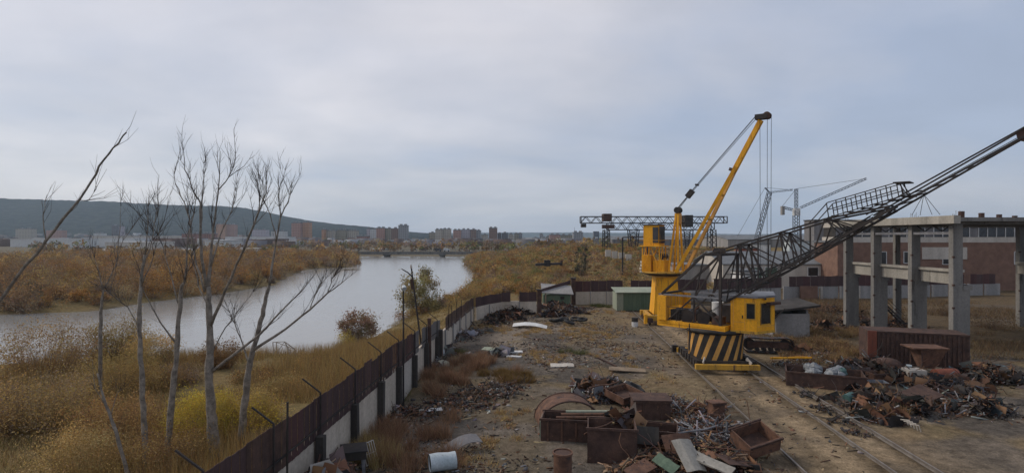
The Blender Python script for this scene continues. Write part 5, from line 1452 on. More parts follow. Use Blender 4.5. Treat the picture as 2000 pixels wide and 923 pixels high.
def block(px0, px1, py, colr, label, Y=1050, dep=16, stair=0, name='apartment_block'):
    x0, x1 = (px0 - CXP) * Y / F, (px1 - CXP) * Y / F; zt2 = CAMZ - (py - HY) * Y / F
    o = thing(name, label, 'apartment block', ((x0 + x1) / 2, Y, 0), 'apartment blocks of the town')
    MB().box(x0, x1, Y, Y + dep, -2, zt2).build('wall', TM[colr], o)
    MB().box(x0 - .3, x1 + .3, Y - .3, Y + dep + .3, zt2 + .003, zt2 + .9).build('roof', M['roofgrey'], o)
    n_ = 1 if x1 - x0 < 14 else 2
    for k in range(n_):
        xm = x0 + (x1 - x0) * (k + .5) / n_
        MB().box(xm - 2.2, xm + 2.2, Y + 4, Y + 9, zt2 + .905, zt2 + 3.0).build('lift_house', M['concreteg'], o)
    return o
BL = [(569, 587, 436, 'pink', 'left of the two tall pink blocks below the ridge', 1100), (588, 604, 435, 'orange', 'right of the two tall pink blocks, more orange', 1110),
      (628, 634, 449, 'orange', 'narrow bright orange block at the end of the pale row', 1000), (635, 655, 451, 'beige', 'pale block next to the narrow orange one', 1010),
      (656, 676, 450, 'olive', 'olive grey block in the middle of the pale row', 1015), (677, 696, 451, 'beige', 'pale block at the far end of the pale row', 1020),
      (697, 718, 462, 'red', 'low red brick block before the pale towers', 940), (716, 722, 447, 'lilac', 'slim lilac tower beside the white one', 1060), (723, 733, 448, 'white', 'white block between the slim lilac tower and pink slab', 1050),
      (735, 751, 446, 'pink', 'pink slab block beside the white one', 1000), (752, 766, 447, 'olive', 'olive slab joined to the pink one', 1005), (764, 778, 447, 'brown', 'brown block leaning against the tallest tower', 980), (778, 795, 441, 'grey', 'tallest grey brown tower at the end of the riverside group', 970),
      (838, 850, 455, 'olive', 'low olive block at the start of the middle group', 1150), (850, 864, 449, 'beige', 'beige stepped block in the middle group', 1120), (864, 880, 448, 'beige', 'second beige block with raised roof', 1125),
      (885, 900, 450, 'pink', 'reddish beige block in the middle group', 1100), (901, 918, 449, 'lilac', 'lilac grey block in the middle group', 1110), (919, 930, 449, 'brown', 'brown grey block in the middle group', 1105), (930, 939, 451, 'grey', 'grey block ending the middle group', 1110),
      (940, 953, 459, 'beige', 'low beige block left of the red brown tower', 1150), (955, 971, 446, 'brown', 'red brown tower standing above its neighbours', 1000), (972, 979, 457, 'dark', 'dark narrow block right of the red brown tower', 1020), (980, 992, 456, 'dark', 'dark broad block beyond the narrow one', 1030),
      (993, 1003, 458, 'beige', 'pale low block beyond the dark ones', 1060), (1004, 1013, 457, 'olive', 'olive block near the end of the row', 1080), (1012, 1020, 457, 'grey', 'grey block at the end of the row', 1090),
      (1054, 1061, 458, 'grey', 'lonely slim grey tower on the plain', 1300), (1058, 1067, 465, 'white', 'low white block under the slim grey tower', 1050), (1067, 1075, 463, 'beige', 'low beige block beside the white one', 1060),
      (1074, 1094, 459, 'pink', 'long pinkish block left of the dark slab', 1000), (1095, 1119, 460, 'olive', 'long olive block touching the dark slab', 1010), (1120, 1139, 454.5, 'grey', 'dark grey slab block left of the gantry', 940),
      (422, 440, 438, 'orange', 'orange block on the hill foot behind the trees', 1380), (441, 458, 439, 'pink', 'pink block beside the orange one on the hill foot', 1390),
      (182, 198, 456, 'white', 'white block at the frame edge below the ridge', 1200), (218, 226, 441, 'dark', 'dark twin tower on the plain below the ridge', 1300), (228, 235, 442, 'lilac', 'pale twin tower below the ridge', 1310),
      (492, 520, 449, 'lilac', 'pale lilac block before the hill', 1250), (30, 60, 447, 'beige', 'beige block far out below the ridge', 1250), (90, 120, 450, 'pink', 'pink block far out below the ridge', 1240), (530, 556, 452, 'white', 'white low block below the ridge slope', 1200),
      (355, 386, 457, 'red', 'wide red brick works on the plain', 800), (392, 414, 457, 'red', 'narrower red brick works beside the wide one', 830),
      (1040, 1052, 465, 'beige', 'tiny beige block on the open plain', 1200), (1240, 1262, 463, 'grey', 'grey block seen under the gantry girder', 1100), (1410, 1440, 466, 'white', 'white far block right of the raised boom', 1100), (1700, 1760, 452, 'beige', 'beige far block behind the hall', 900), (1860, 1930, 446, 'pink', 'pink far block beyond the hall roof', 900)]
for q in BL: block(q[0], q[1], q[2], q[3], q[4], q[5])
def shed(px0, px1, py0, py1, Y, m, label, name='industrial_shed'):
    x0, x1 = (px0 - CXP) * Y / F, (px1 - CXP) * Y / F; z1_ = CAMZ - (py0 - HY) * Y / F
    return building(name, label, x0, x1, Y, Y + 30, -1.5, z1_, M[m], roofm=M['white'], over=0.5)
shed(182, 262, 466, 474, 620, 'white', 'long white shed at the frame edge of the plain'); shed(265, 352, 465, 474, 660, 'brick', 'long brown shed beside the white one')
shed(205, 300, 473, 480, 480, 'concretel', 'pale shed in front of the long ones'); shed(440, 560, 463, 470, 720, 'white', 'long white shed below the lilac block'); shed(180, 355, 461, 466, 860, 'concretel', 'very long pale shed farthest back on the plain')
shed(400, 436, 470, 488, 400, 'white', 'white farm house among the scrub'); shed(452, 464, 487, 492, 330, 'white', 'tiny white hut in the far bank scrub'); shed(20, 150, 467, 474, 560, 'white', 'white shed row beyond the frame edge')
shed(725, 738, 487, 491, 420, 'white', 'small white cabin beyond the bridge'); shed(742, 753, 487, 491, 425, 'white', 'second small white cabin beyond the bridge'); shed(850, 860, 469, 475, 700, 'white', 'white gable house on the far plain')
shed(1085, 1096, 486, 494, 310, 'concretel', 'pale small house behind the near bank scrub'); shed(1010, 1035, 468, 472, 760, 'white', 'long white shed beyond the scrub'); shed(1090, 1104, 467, 475, 600, 'bluewhite', 'pale blue hall below the pinkish block'); shed(1150, 1176, 478, 484, 420, 'greensheet' if 'greensheet' in M else 'bluewhite', 'pale blue roofed hall beside the water tower')
# small houses of the town that read as one mass
V_, Q_, C_ = [], [], []
cnt = 0
box8 = np.array([(0, 0, 0), (1, 0, 0), (1, 1, 0), (0, 1, 0), (0, 0, 1), (1, 0, 1), (1, 1, 1), (0, 1, 1)], float)
bq = np.array([(4, 5, 6, 7), (0, 1, 5, 4), (1, 2, 6, 5), (2, 3, 7, 6), (3, 0, 4, 7)])
hc = np.array([(0.36, 0.36, 0.37), (0.22, 0.20, 0.19), (0.17, 0.11, 0.09), (0.11, 0.10, 0.10), (0.20, 0.19, 0.21), (0.13, 0.09, 0.075)])
for k in range(1100):
    px = U(-60, 1180) if k < 750 else U(1180, 2060); Y = U(560, 1700)
    x = (px - CXP) * Y / F
    z0_ = 0.0
    if Y > 1350 and px < 760:                               # up the lower slope of the ridge
        i_ = int(np.argmin(np.abs(sky_px[0] + np.arange(len(hx)) * 5.0 - px)))
        z0_ = float(np.interp(Y, yy, zh[:, i_])) if Y < 1800 else 0
    elif Y > 1200 and px > 760: continue
    s_ = np.array([U(8, 22), U(8, 14), U(4, 9)])
    V_.append(box8 * s_ + (x, Y, z0_ - 2)); Q_.append(bq + cnt); cnt += 8
    c = hc[rng.randrange(6)] * U(.7, 1.1); cc = np.tile(c, (8, 1)); C_.append(cc)
tag(npmesh('far_town', np.concatenate(V_), [np.concatenate(Q_)], M['bits'], np.concatenate(C_)), 'mass of small pale houses spread over the plain and hill foot', 'houses', kind='stuff')
# power pylon masts on the plain
for (px, py, Y, lb) in ((650, 452, 700, 'thin mast behind the pale row'), (1122, 444, 900, 'mast above the dark grey slab')):
    x = (px - CXP) * Y / F
    single(MB().tube([(x, Y, 0), (x, Y, CAMZ - (py - HY) * Y / F)], [0.5, 0.2], 6), 'radio_mast', M['craneblue'], lb, 'mast')

# ------------------------------------------------------------------ huts and sheds in the yard
hut = thing('green_hut', 'faded green metal cabin with pale roof standing at the far wall', 'cabin', (15.2, 70, 0))
hx0, hx1, hy0, hy1 = 12.6, 18.2, 68.2, 71.0
MB().box(hx0, hx1, hy0, hy1, 0.12, 2.25).build('wall', M['green'], hut)
MB().box(hx0 - .03, hx0 + .75, hy0 - .03, hy0 - .003, 0.12, 2.2).build('corner_panel', M['greenlight'], hut)
MB().box(hx0 - .04, hx0 - .003, hy0, hy1, 0.12, 2.2).build('side_panel', M['greenlight'], hut)
MB().plate([(hx0 - .2, hy0 - .25, 2.26), (hx1 + .2, hy0 - .25, 2.26), (hx1 + .2, hy1 + .2, 2.62), (hx0 - .2, hy1 + .2, 2.62)], 0.06).build('roof', M['greenlight'], hut)
for k in range(11):
    x = hx0 + .85 + k * .48
    MB().box(x, x + .06, hy0 - .05, hy0 - .003, 0.15, 2.2).build('rib', M['green'], hut)
MB().box(hx0, hx1, hy0 + .1, hy1 - .1, -0.2, 0.118).build('skid', M['rustdark'], hut)
sh = thing('lean_to', 'small grey green lean-to with tilted roof in the wall opening', 'shed', (6, 71, 0))
MB().box(3.9, 7.3, 70.6, 73.0, -0.2, 1.75).build('wall', M['green'], sh)
MB().plate([(3.7, 70.2, 2.0), (7.6, 70.2, 1.8), (7.6, 73.4, 2.6), (3.7, 73.4, 2.9)], 0.08).build('roof', M['concreteg'], sh)
MB().box(6.0, 6.5, 70.54, 70.597, 1.2, 1.55).build('window', M['black'], sh)
MB().box(4.1, 4.25, 70.3, 70.45, -0.2, 1.98).build('post', M['wood'], sh)
dr = G(1240, 638)
dm = thing('oil_drum', 'black and white oil drum standing by the crane rail', 'drum', dr)
MB().tube([dr, dr + Vector((0, 0, .5))], 0.32, 18).build('lower_shell', M['white'], dm)
MB().tube([dr + Vector((0, 0, .502)), dr + Vector((0, 0, .92))], 0.32, 18).build('upper_shell', M['black'], dm)
# concrete hut behind the near crane's cab
ch = thing('concrete_booth', 'ruined grey concrete booth with a tilted slab roof behind the crane cab', 'booth', (24.6, 52, 0))
MB().box(23.4, 23.6, 51, 54, -0.3, 2.5).build('wall', M['concreteg'], ch); MB().box(23.6, 26.6, 50.8, 51.0, -0.3, 2.1).build('wall', M['concreteg'], ch)
MB().box(26.4, 26.6, 51.0, 54, -0.3, 2.4).build('wall', M['concreteg'], ch); MB().box(23.6, 26.4, 53.8, 54, -0.3, 2.4).build('wall', M['concreteg'], ch)
MB().plate([(22.6, 50.4, 2.2), (27.4, 50.4, 2.75), (27.4, 54.6, 2.95), (22.6, 54.6, 2.35)], 0.18).build('roof_slab', M['concreted'], ch)
MB().beam((23.2, 50.6, 1.6), (24.2, 50.5, 2.6), 0.3, 0.1).build('broken_slab', M['concreted'], ch)
# old crawler track unit lying behind the near crane
tk = thing('crawler_track', 'dark rusted crawler track unit lying behind the near crane drum', 'track unit', (19.8, 44, 0))
ft = frame((19.75, 44.0, 0.08), -0.19)
def track_pt(s_):
    """point and angle along the track loop, s_ in 0..1"""
    L1, r_ = 2.6, 0.56; P_ = 2 * L1 + 2 * math.pi * r_; d = s_ * P_
    if d < L1: return (-L1 / 2 + d, 2 * r_ - .06 * math.sin(math.pi * d / L1), 0.0)
    d -= L1
    if d < math.pi * r_: a = math.pi / 2 - d / r_; return (L1 / 2 + r_ * math.cos(a), r_ + r_ * math.sin(a), a - math.pi / 2)
    d -= math.pi * r_
    if d < L1: return (L1 / 2 - d, 0.0, math.pi)
    d -= L1; a = -math.pi / 2 - d / r_; return (-L1 / 2 + r_ * math.cos(a), r_ + r_ * math.sin(a), a - math.pi / 2)
for k in range(32):
    x, z, a = track_pt(k / 32); ca, sa = math.cos(a), math.sin(a)
    c = Vector((x, 0, z)); d = Vector((ca, 0, sa)) * .125
    MB(ft).beam(c - d, c + d, 0.75 + U(-.04, .04), 0.09, (-sa, 0, ca)).build('track_shoe', M['steel'] if k % 3 else M['rustdark'], tk)
MB(ft).box(-1.5, 1.5, -.22, .22, .35, .8).build('track_frame', M['rustdark'], tk)
for x in (-1.3, 1.3):
    mb = MB(ft); wheel(mb, (x, 0, .56), .44, .3, (0, 1, 0)); mb.build('track_wheel', M['steel'], tk)
for k in range(4):
    mb = MB(ft); wheel(mb, (-.75 + k * .5, 0, .22), .16, .5, (0, 1, 0)); mb.build('roller', M['steel'], tk)
# pale grit heap beside it
# ------------------------------------------------------------------ poles by the wall
lamp = thing('lamp_pole', 'thin upright pole with a small lamp standing at the river wall', 'lamp post', (wall_x(30.4) + .25, 30.4, 0))
bx_, by_ = wall_x(30.4) + .45, 30.5
MB().tube([(bx_, by_, -.3), (bx_, by_, 6.2)], [0.055, 0.04], 8).build('pole', M['steel'], lamp)
MB().tube([(bx_, by_, 6.1), (bx_ + .05, by_ - .12, 6.32), (bx_ + .1, by_ - .25, 6.22)], [0.05, 0.1, 0.13], 8).build('lamp_head', M['bluewhite'], lamp)
a_, b_ = P(826, 700, 37.4), P(803, 520, 37.0)
lp = thing('leaning_pole', 'leaning dark pole with a crooked cross arm above the broken part of the wall', 'pole', (a_.x + .2, a_.y, 0))
MB().tube([(a_.x + .1, a_.y, -.2), a_, b_], [0.075, 0.065, 0.045], 8).build('pole', M['steel'], lp)
MB().tube([P(805, 540, 37.0), P(796, 532, 36.9), P(784, 525, 36.7)], [0.05, 0.04, 0.03], 6).build('cross_arm', M['steel'], lp)
MB().tube([P(803, 524, 37), P(802.6, 517, 37)], [0.09, 0.04], 8).build('insulator', M['concretel'], lp)
MB().beam(P(806, 565, 37.0), P(803.5, 545, 37.0), 0.16).build('clamp', M['rustdark'], lp)
sc_ = thing('scaffold_post', 'tall dark steel post rising from the broken wall', 'post', (wall_x(37.6) + .35, 37.6, 0))
MB().beam((wall_x(37.6) + .35, 37.6, -.3), (wall_x(37.6) + .33, 37.6, 3.6), 0.22).build('post_bar', M['rustdark'], sc_)
sp2 = thing('steel_post', 'stout black post beside the gap in the wall', 'post', (wall_x(41) + .35, 41, 0))
MB().beam((wall_x(41) + .42, 41, -.3), (wall_x(41) + .42, 41, 2.3), 0.3).build('post_bar', M['black'], sp2)
spl = thing('thin_stake', 'thin black stake standing above the near wall sheets', 'post', (wall_x(17.5), 17.5, 0))
MB().tube([(wall_x(17.2) + .35, 17.2, 0), (wall_x(17.2) + .37, 17.2, 4.0)], 0.035, 6).build('stake_bar', M['black'], spl)
# ruined frame of pale bars at the water edge
rf = thing('ruined_frame', 'collapsed pale hut frame at the water edge', 'frame', G(545, 695, -2.2))
q = [P(535, 697, 53), P(572, 694, 53), P(578, 690, 55), P(542, 692, 55)]
tops = [P(533, 668, 53), P(556, 667, 53), P(576, 682, 55), P(540, 668, 55)]
for a_, b_ in zip(q, tops): MB().beam(a_ - Vector((0, 0, .5)), b_, 0.07).build('post', M['concretel'], rf)
for k in range(4): MB().beam(tops[k], tops[(k + 1) % 4], 0.06).build('bar', M['concretel'], rf)
MB().beam(q[0], tops[1], 0.05).build('bar', M['concretel'], rf); MB().beam(tops[1], q[1], 0.05).build('bar', M['concretel'], rf)

# ------------------------------------------------------------------ containers, bins and large scrap
def bin_(name, label, c, yaw_, sx, sy, h, m, t=0.05, tilt=(0, 0), floor=True, lid=False, ribs=0, ribm=None, cat='bin', z=None, group=None):
    z = hz(c[0], c[1]) - .04 if z is None else z
    o = thing(name, label, cat, (c[0], c[1], z), group)
    f = frame((c[0], c[1], z), yaw_, tilt)
    hx_, hy_ = sx / 2, sy / 2
    MB(f).box(-hx_, hx_, -hy_, -hy_ + t, 0, h).build('side_plate', m, o); MB(f).box(-hx_, hx_, hy_ - t, hy_, 0, h * U(.96, 1)).build('side_plate', m, o)
    MB(f).box(-hx_, -hx_ + t, -hy_ + t + .002, hy_ - t - .002, 0, h).build('end_plate', m, o); MB(f).box(hx_ - t, hx_, -hy_ + t + .002, hy_ - t - .002, 0, h).build('end_plate', m, o)
    if floor: MB(f).box(-hx_ + t + .002, hx_ - t - .002, -hy_ + t + .002, hy_ - t - .002, .02, .07).build('floor_plate', M['rustdark'], o)
    e = 0.06
    for s_ in (-1, 1):
        MB(f).box(-hx_ - e, hx_ + e, s_ * hy_ - e * (s_ < 0) + .002 * s_, s_ * hy_ + e * (s_ > 0) + .002 * s_, h - .08, h + .02).build('rim', M['rustdark'], o)
    for k in range(ribs):
        x = -hx_ + sx * (k + .5) / ribs
        for s_ in (-1, 1):
            MB(f).box(x - .04, x + .04, s_ * hy_ - .06 if s_ < 0 else hy_ + .002, -hy_ - .002 if s_ < 0 else hy_ + .06, 0, h - .1).build('rib', ribm or m, o)
    if lid: MB(f).box(-hx_ - .08, hx_ + .08, -hy_ - .08, hy_ + .08, h + .022, h + .07).build('lid', m, o)
    return o, f
def gp(px, py, z=0):
    p = G(px, py, z); return (p.x, p.y)
# bent tank segment
bc = G(1110, 826)
seg = thing('tank_segment', 'curved rusty plate arching over the ground beside the long bin', 'tank plate', (bc.x, bc.y + .6, 0))
fg = frame((bc.x, bc.y + .5, -.05), 0.12)
mb = MB(fg); NA = 20; inner, outer_ = [], []
for k in range(NA + 1):
    an = math.pi * k / NA; r_ = 1.5
    ca, sa = math.cos(an), math.sin(an) * 0.78
    inner.append([mb.v((-(r_ - .03) * ca, y_, (r_ - .03) * sa)) for y_ in (-.75, .75)]); outer_.append([mb.v((-r_ * ca, y_, r_ * sa)) for y_ in (-.75, .75)])
for k in range(NA):
    for A_, fl in ((inner, 1), (outer_, 0)):
        q = (A_[k][0], A_[k][1], A_[k + 1][1], A_[k + 1][0]); mb.face(q if fl else q[::-1])
    for e in (0, 1): mb.face((inner[k][e], outer_[k][e], outer_[k + 1][e], inner[k + 1][e]))
mb.build('curved_plate', M['rust'], seg, False)
for y_ in (-.78, .72):
    mb = MB(fg); mb.tube([(-1.5 * math.cos(math.pi * k / NA), y_ + .03, 1.5 * .78 * math.sin(math.pi * k / NA)) for k in range(NA + 1)], 0.045, 6); mb.build('edge_hoop', M['rustdark'], seg)
# long bin with pale end panels
o, f = bin_('scrap_trough', 'long rusty trough with pale green end panels', (G(1128, 858).x, 25.6), -0.16, 3.1, 1.25, 1.0, M['rustdark'], ribs=5, ribm=M['rust'])
for k in range(2): MB(f).box(-1.61, -1.553, -.56 + k * .58, -.06 + k * .58, .12, .86).build('pale_panel', M['greenlight'], o)
for k, (yy0, m_) in enumerate(((-.25, 'rust'), (.05, 'rust'), (.3, 'greenlight'))):
    single(MB(f).tube([(-.9 + .2 * k, yy0, .95 + .06 * k), (1.5, yy0 + .08, 1.05 + .05 * k)], 0.07, 10), 'steel_pipe', M[m_], ['rusty pipe nearest the side of the long trough', 'rusty pipe in the middle of the long trough', 'pale green pipe lying across the long trough'][k], 'pipe', 'pipes lying in the trough')
bin_('steel_crate', 'closed brown steel box with flat lid behind the open bins', (G(1278, 822).x, 28.6), -0.05, 1.75, 1.3, 0.95, M['rustdark'], lid=True, ribs=2)
bin_('shallow_tray', 'shallow square rusty tray lying on the tangled heap', (G(1217, 785).x, 30.6), 0.55, 1.5, 1.5, 0.38, M['rust'], tilt=(R(6), R(-4)), z=0.35)
bin_('scrap_bin', 'tall rusty open bin heaped with scrap in front', (G(1200, 905).x, 23.2), -0.14, 1.95, 1.35, 1.45, M['rustdark'], ribs=0)
bin_('scrap_bin', 'lower dark open bin beside the tall one', (G(1290, 880).x, 24.6), -0.3, 1.8, 1.2, 0.85, M['rustdark'])
bin_('tipped_hopper', 'tipped rusty hopper with sloping floor next to the crane rail', (G(1478, 895).x, 23.3), 0.35, 1.5, 1.2, 0.6, M['rust'], tilt=(R(18), R(-10)), z=0.45)
bin_('small_box', 'small brown upright box beyond the pipe pile', (G(1403, 815).x, 28.6), 0.25, 0.65, 0.5, 0.75, M['rust'], lid=True, cat='box')
bin_('small_box', 'small rusty box with open top among the pipes', (G(1395, 830).x, 27.2), -0.3, 0.6, 0.5, 0.5, M['rust'], cat='box')
rc = G(1096, 923)
cyl = thing('rusty_cylinder', 'upright rusty steel cylinder at the front edge of the scrap', 'cylinder', (rc.x, 21.0, 0))
MB().tube([(rc.x, 21.0, -.1), (rc.x, 21.0, 1.05)], 0.34, 24, False).build('shell', M['rust'], cyl, False)
MB().tube([(rc.x, 21.0, .98), (rc.x, 21.0, 1.02)], 0.32, 24).build('top_plate', M['rustdark'], cyl)
MB().lathe([(.34, 1.0), (.38, 1.0), (.38, 1.06), (.34, 1.06)], 24, (rc.x, 21.0)).build('rim', M['rust'], cyl)
wd0 = G(866, 918)
wdm = thing('white_drum', 'dented white drum lying on its side by the weeds', 'drum', (wd0.x, 21.9, 0))
MB().tube([(wd0.x - .5, 21.7, .36), (wd0.x - .2, 21.8, .37), (wd0.x + .2, 21.94, .35), (wd0.x + .46, 22.02, .36)], [0.33, 0.34, 0.32, 0.33], 22, False).build('shell', M['bluewhite'], wdm, True)
MB().tube([(wd0.x - .44, 21.72, .36), (wd0.x - .42, 21.727, .36)], 0.325, 22).build('end_cap', M['rubber'], wdm)
MB().tube([(wd0.x + .42, 22.0, .36), (wd0.x + .44, 22.007, .36)], 0.325, 22).build('end_cap', M['bluewhite'], wdm)
# dark stove-like box and heap by the near wall
stv = thing('iron_box', 'black iron box on pale legs by the foot of the wall', 'box', (-6.05, 21.7, 0))
MB(frame((-6.05, 21.7, 0), 0.3)).box(-.45, .45, -.45, .45, .62, .92).build('body', M['black'], stv)
MB(frame((-6.05, 21.7, 0), 0.3)).box(-.5, .5, -.5, .5, .922, .96).build('top_plate', M['steel'], stv)
for sx in (-.36, .36):
    for sy in (-.36, .36): MB(frame((-6.05, 21.7, 0), 0.3)).box(sx - .06, sx + .06, sy - .06, sy + .06, -.1, .618).build('leg', M['greysteel'], stv)
bin_('scrap_bin', 'rusty bin of rubbish against the near end of the wall', (-6.15, 18.2), -0.07, 1.1, 2.4, 1.35, M['rustdark'])
gr = thing('wire_rack', 'pale wire rack leaning by the black iron box', 'rack', (-5.55, 22.4, 0))
fr_ = frame((-5.45, 22.3, 0), 1.0, (R(-20), 0))
for k in range(6): MB(fr_).beam((-.3 + k * .12, 0, .1), (-.3 + k * .12, 0, .95), 0.025).build('wire', M['concretel'], gr)
for z in (.12, .5, .93): MB(fr_).beam((-.32, .02, z), (.32, .02, z), 0.03).build('wire', M['concretel'], gr)

# pipe pile: the larger pipes singly
for k in range(46):
    x = G(1395, 850).x + nrg.normal() * 1.15; y = 25.9 + nrg.normal() * .8; an = U(-.9, .9) + (0 if U(0, 1) < .7 else 1.4); l_ = U(.6, 1.5); z = hz(x, y) + U(.05, .5) * math.exp(-((x - G(1395, 850).x) / 1.6) ** 2); el = U(-.22, .22)
    d = Vector((math.cos(an) * math.cos(el), math.sin(an) * math.cos(el), math.sin(el))) * l_ / 2
    c = Vector((x, y, z + .06))
    mb = MB().tube([c - d, c + d], U(.025, .05), 8)
    single(mb, 'steel_pipe', M['greysteel'] if U(0, 1) < .75 else M['rust'], 'short steel pipe in the tangled pile next to the crane rail', 'pipe', 'pipes in the tangled pile')
# big loose plates on the front heap
def loose_plate(px, py, z, sx, sy, yaw_, tilt, m, label, t=0.03, name='steel_plate', bend=0.0):
    p = G(px, py, z); f = frame(p, yaw_, tilt); mb = MB(f); n_ = 6
    up, lo_ = [], []
    for k in range(n_ + 1):
        x = -sx / 2 + sx * k / n_; zz_ = bend * math.sin(math.pi * k / n_) + U(-.012, .012)
        up.append([mb.v((x, -sy / 2 + U(-.02, .02), zz_ + t)), mb.v((x, sy / 2 + U(-.02, .02), zz_ + t))]); lo_.append([mb.v((x, -sy / 2, zz_)), mb.v((x, sy / 2, zz_))])
    for k in range(n_):
        mb.face((up[k][0], up[k + 1][0], up[k + 1][1], up[k][1])); mb.face((lo_[k][1], lo_[k + 1][1], lo_[k + 1][0], lo_[k][0]))
        mb.face((lo_[k][0], lo_[k + 1][0], up[k + 1][0], up[k][0])); mb.face((lo_[k + 1][1], lo_[k][1], up[k][1], up[k + 1][1]))
    mb.face((lo_[0][1], lo_[0][0], up[0][0], up[0][1])); mb.face((lo_[n_][0], lo_[n_][1], up[n_][1], up[n_][0]))
    return single(mb, name, M[m], label, 'plate', 'loose plates in the yard')
loose_plate(1345, 890, .75, .9, 1.3, 0.3, (R(38), R(8)), 'hallpale', 'pale folded sheet standing up on the front heap', bend=.12)
loose_plate(1392, 905, .6, 1.5, .5, -.75, (R(12), R(10)), 'hallpale', 'long pale board lying across the front heap', .06)
loose_plate(1300, 905, .6, .9, .5, -.9, (R(20), R(20)), 'green', 'narrow greenish plate propped on the front heap')
loose_plate(1325, 870, .7, 1.2, .9, .2, (R(50), R(0)), 'rust', 'reddish bent plate between the bins', bend=.1)
loose_plate(1265, 850, .9, .9, .7, -.2, (R(60), R(5)), 'black', 'dark square plate standing behind the tall bin')
loose_plate(1440, 900, .4, 1.6, .8, .4, (R(8), R(14)), 'rustdark', 'broad dark plate under the tipped hopper')
loose_plate(1250, 915, .5, 1.2, .6, .7, (R(15), R(-8)), 'rust', 'rusty plate at the lower front of the heap')
loose_plate(1035, 637, .1, 3.4, 1.0, -.12, (R(10), R(3)), 'white', 'crumpled white sheet lying far back in the yard', bend=.22)
loose_plate(1008, 688, .15, 1.0, .4, .1, (R(6), 0), 'white', 'short white board in the middle of the yard', .08)
loose_plate(1004, 697, .1, 1.1, .35, -.3, (0, 0), 'white', 'second short white board lying below the first', .08)
loose_plate(965, 688, .25, 1.9, .7, -.35, (R(8), R(14)), 'greenlight', 'pale green car bonnet like sheet beside the white boards', bend=.18)
loose_plate(1098, 716, .05, 1.6, .5, .05, (R(14), 0), 'concretel', 'flat pale concrete piece in the mid yard', .14)
loose_plate(1225, 722, .12, 2.4, .6, -.12, (R(10), R(2)), 'wood', 'old board lying over a dark hollow in mid yard', .05)
loose_plate(1185, 708, .3, 1.5, .12, -.65, (0, R(16)), 'rustdark', 'dark bar lying at an angle in mid yard', .1)
loose_plate(905, 868, .2, 1.5, .7, .5, (R(10), R(-12)), 'greysheet', 'curled grey sheet on the ground above the white drum', bend=.2)
loose_plate(850, 800, .12, .7, .35, .3, (R(8), 0), 'white', 'small white sheet among the rubbish near the wall')
loose_plate(842, 700, .3, .9, .5, .8, (R(50), 0), 'bluewhite', 'pale sheet leaning against the wall foot')
loose_plate(1545, 700, .3, 3.0, .14, .05, (0, 0), 'yellow', 'yellow steel channel lying beyond the rails', .12)
loose_plate(1800, 770, .3, 2.0, 1.3, .5, (R(15), R(-6)), 'greensheet' if 'greensheet' in M else 'rustdark', 'dark gridded frame plate beside the junk', .06)

# rubbish skip with bags beyond the rails
o, f = bin_('rubbish_skip', 'dark rusty skip full of plastic bags beyond the rails', (G(1612, 752).x, 34.6), -0.42, 4.2, 2.0, 0.95, M['rustdark'])
for k in range(9):
    c = f((U(-1.5, 1.3), U(-.6, .7), .75 + U(0, .35))); mb = MB(); r_ = U(.28, .5)
    n_ = 9; m_ = 6; rings = []
    for a_ in range(m_ + 1):
        ph = math.pi * a_ / m_
        rings.append([mb.v(c + Vector((r_ * math.sin(ph) * math.cos(2 * math.pi * b_ / n_) * U(.75, 1.2), r_ * math.sin(ph) * math.sin(2 * math.pi * b_ / n_) * U(.75, 1.2), r_ * .8 * math.cos(ph) * U(.8, 1.15)))) for b_ in range(n_)])
    for r0, r1_ in zip(rings, rings[1:]):
        for j in range(n_): mb.face((r0[j], r1_[j], r1_[(j + 1) % n_], r0[(j + 1) % n_]))
    teal = k in (2,)
    single(mb, 'rubbish_bag', M['bagteal'] if teal else M['bag'], 'teal plastic bag in the rusty skip' if teal else 'crumpled grey white plastic bag in the rusty skip', 'bag', 'bags in the skip')
# red brown shipping container
def shipping(x0, y0, L_, W_, H_, label, m_end, m_side, rz):
    o = thing('shipping_container', label, 'container', (x0, y0, 0), None, rz)
    MB().box(x0, x0 + L_, y0 + .04, y0 + W_, 0.02, H_).build('body', m_side, o)
    MB().box(x0 - .05, x0 - .003, y0, y0 + W_, 0.0, H_ + .02).build('end_door', m_end, o)
    MB().box(x0 - .05, x0 + .5, y0 - .03, y0 + .037, 0.0, H_ + .02).build('corner_post', M['rustred'], o)
    k = 0; x = x0 + .55
    while x < x0 + L_ - .2:
        MB().box(x, x + .14, y0 - .01, y0 + .037, .15, H_ - .12).build('corrugation', m_side, o); x += .28
    MB().box(x0 + .502, x0 + L_, y0 - .03, y0 + .036, H_ - .1, H_ + .02).build('top_rail', M['rustdark'], o)
    MB().box(x0 + .502, x0 + L_, y0 - .03, y0 + .036, 0, .13).build('bottom_rail', M['rustdark'], o)
    return o
shipping(25.35, 40.4, 6.0, 2.4, 2.3, 'dark brown corrugated container with a red oxide corner', M['rustdark'], M['rustdark'], -0.32)
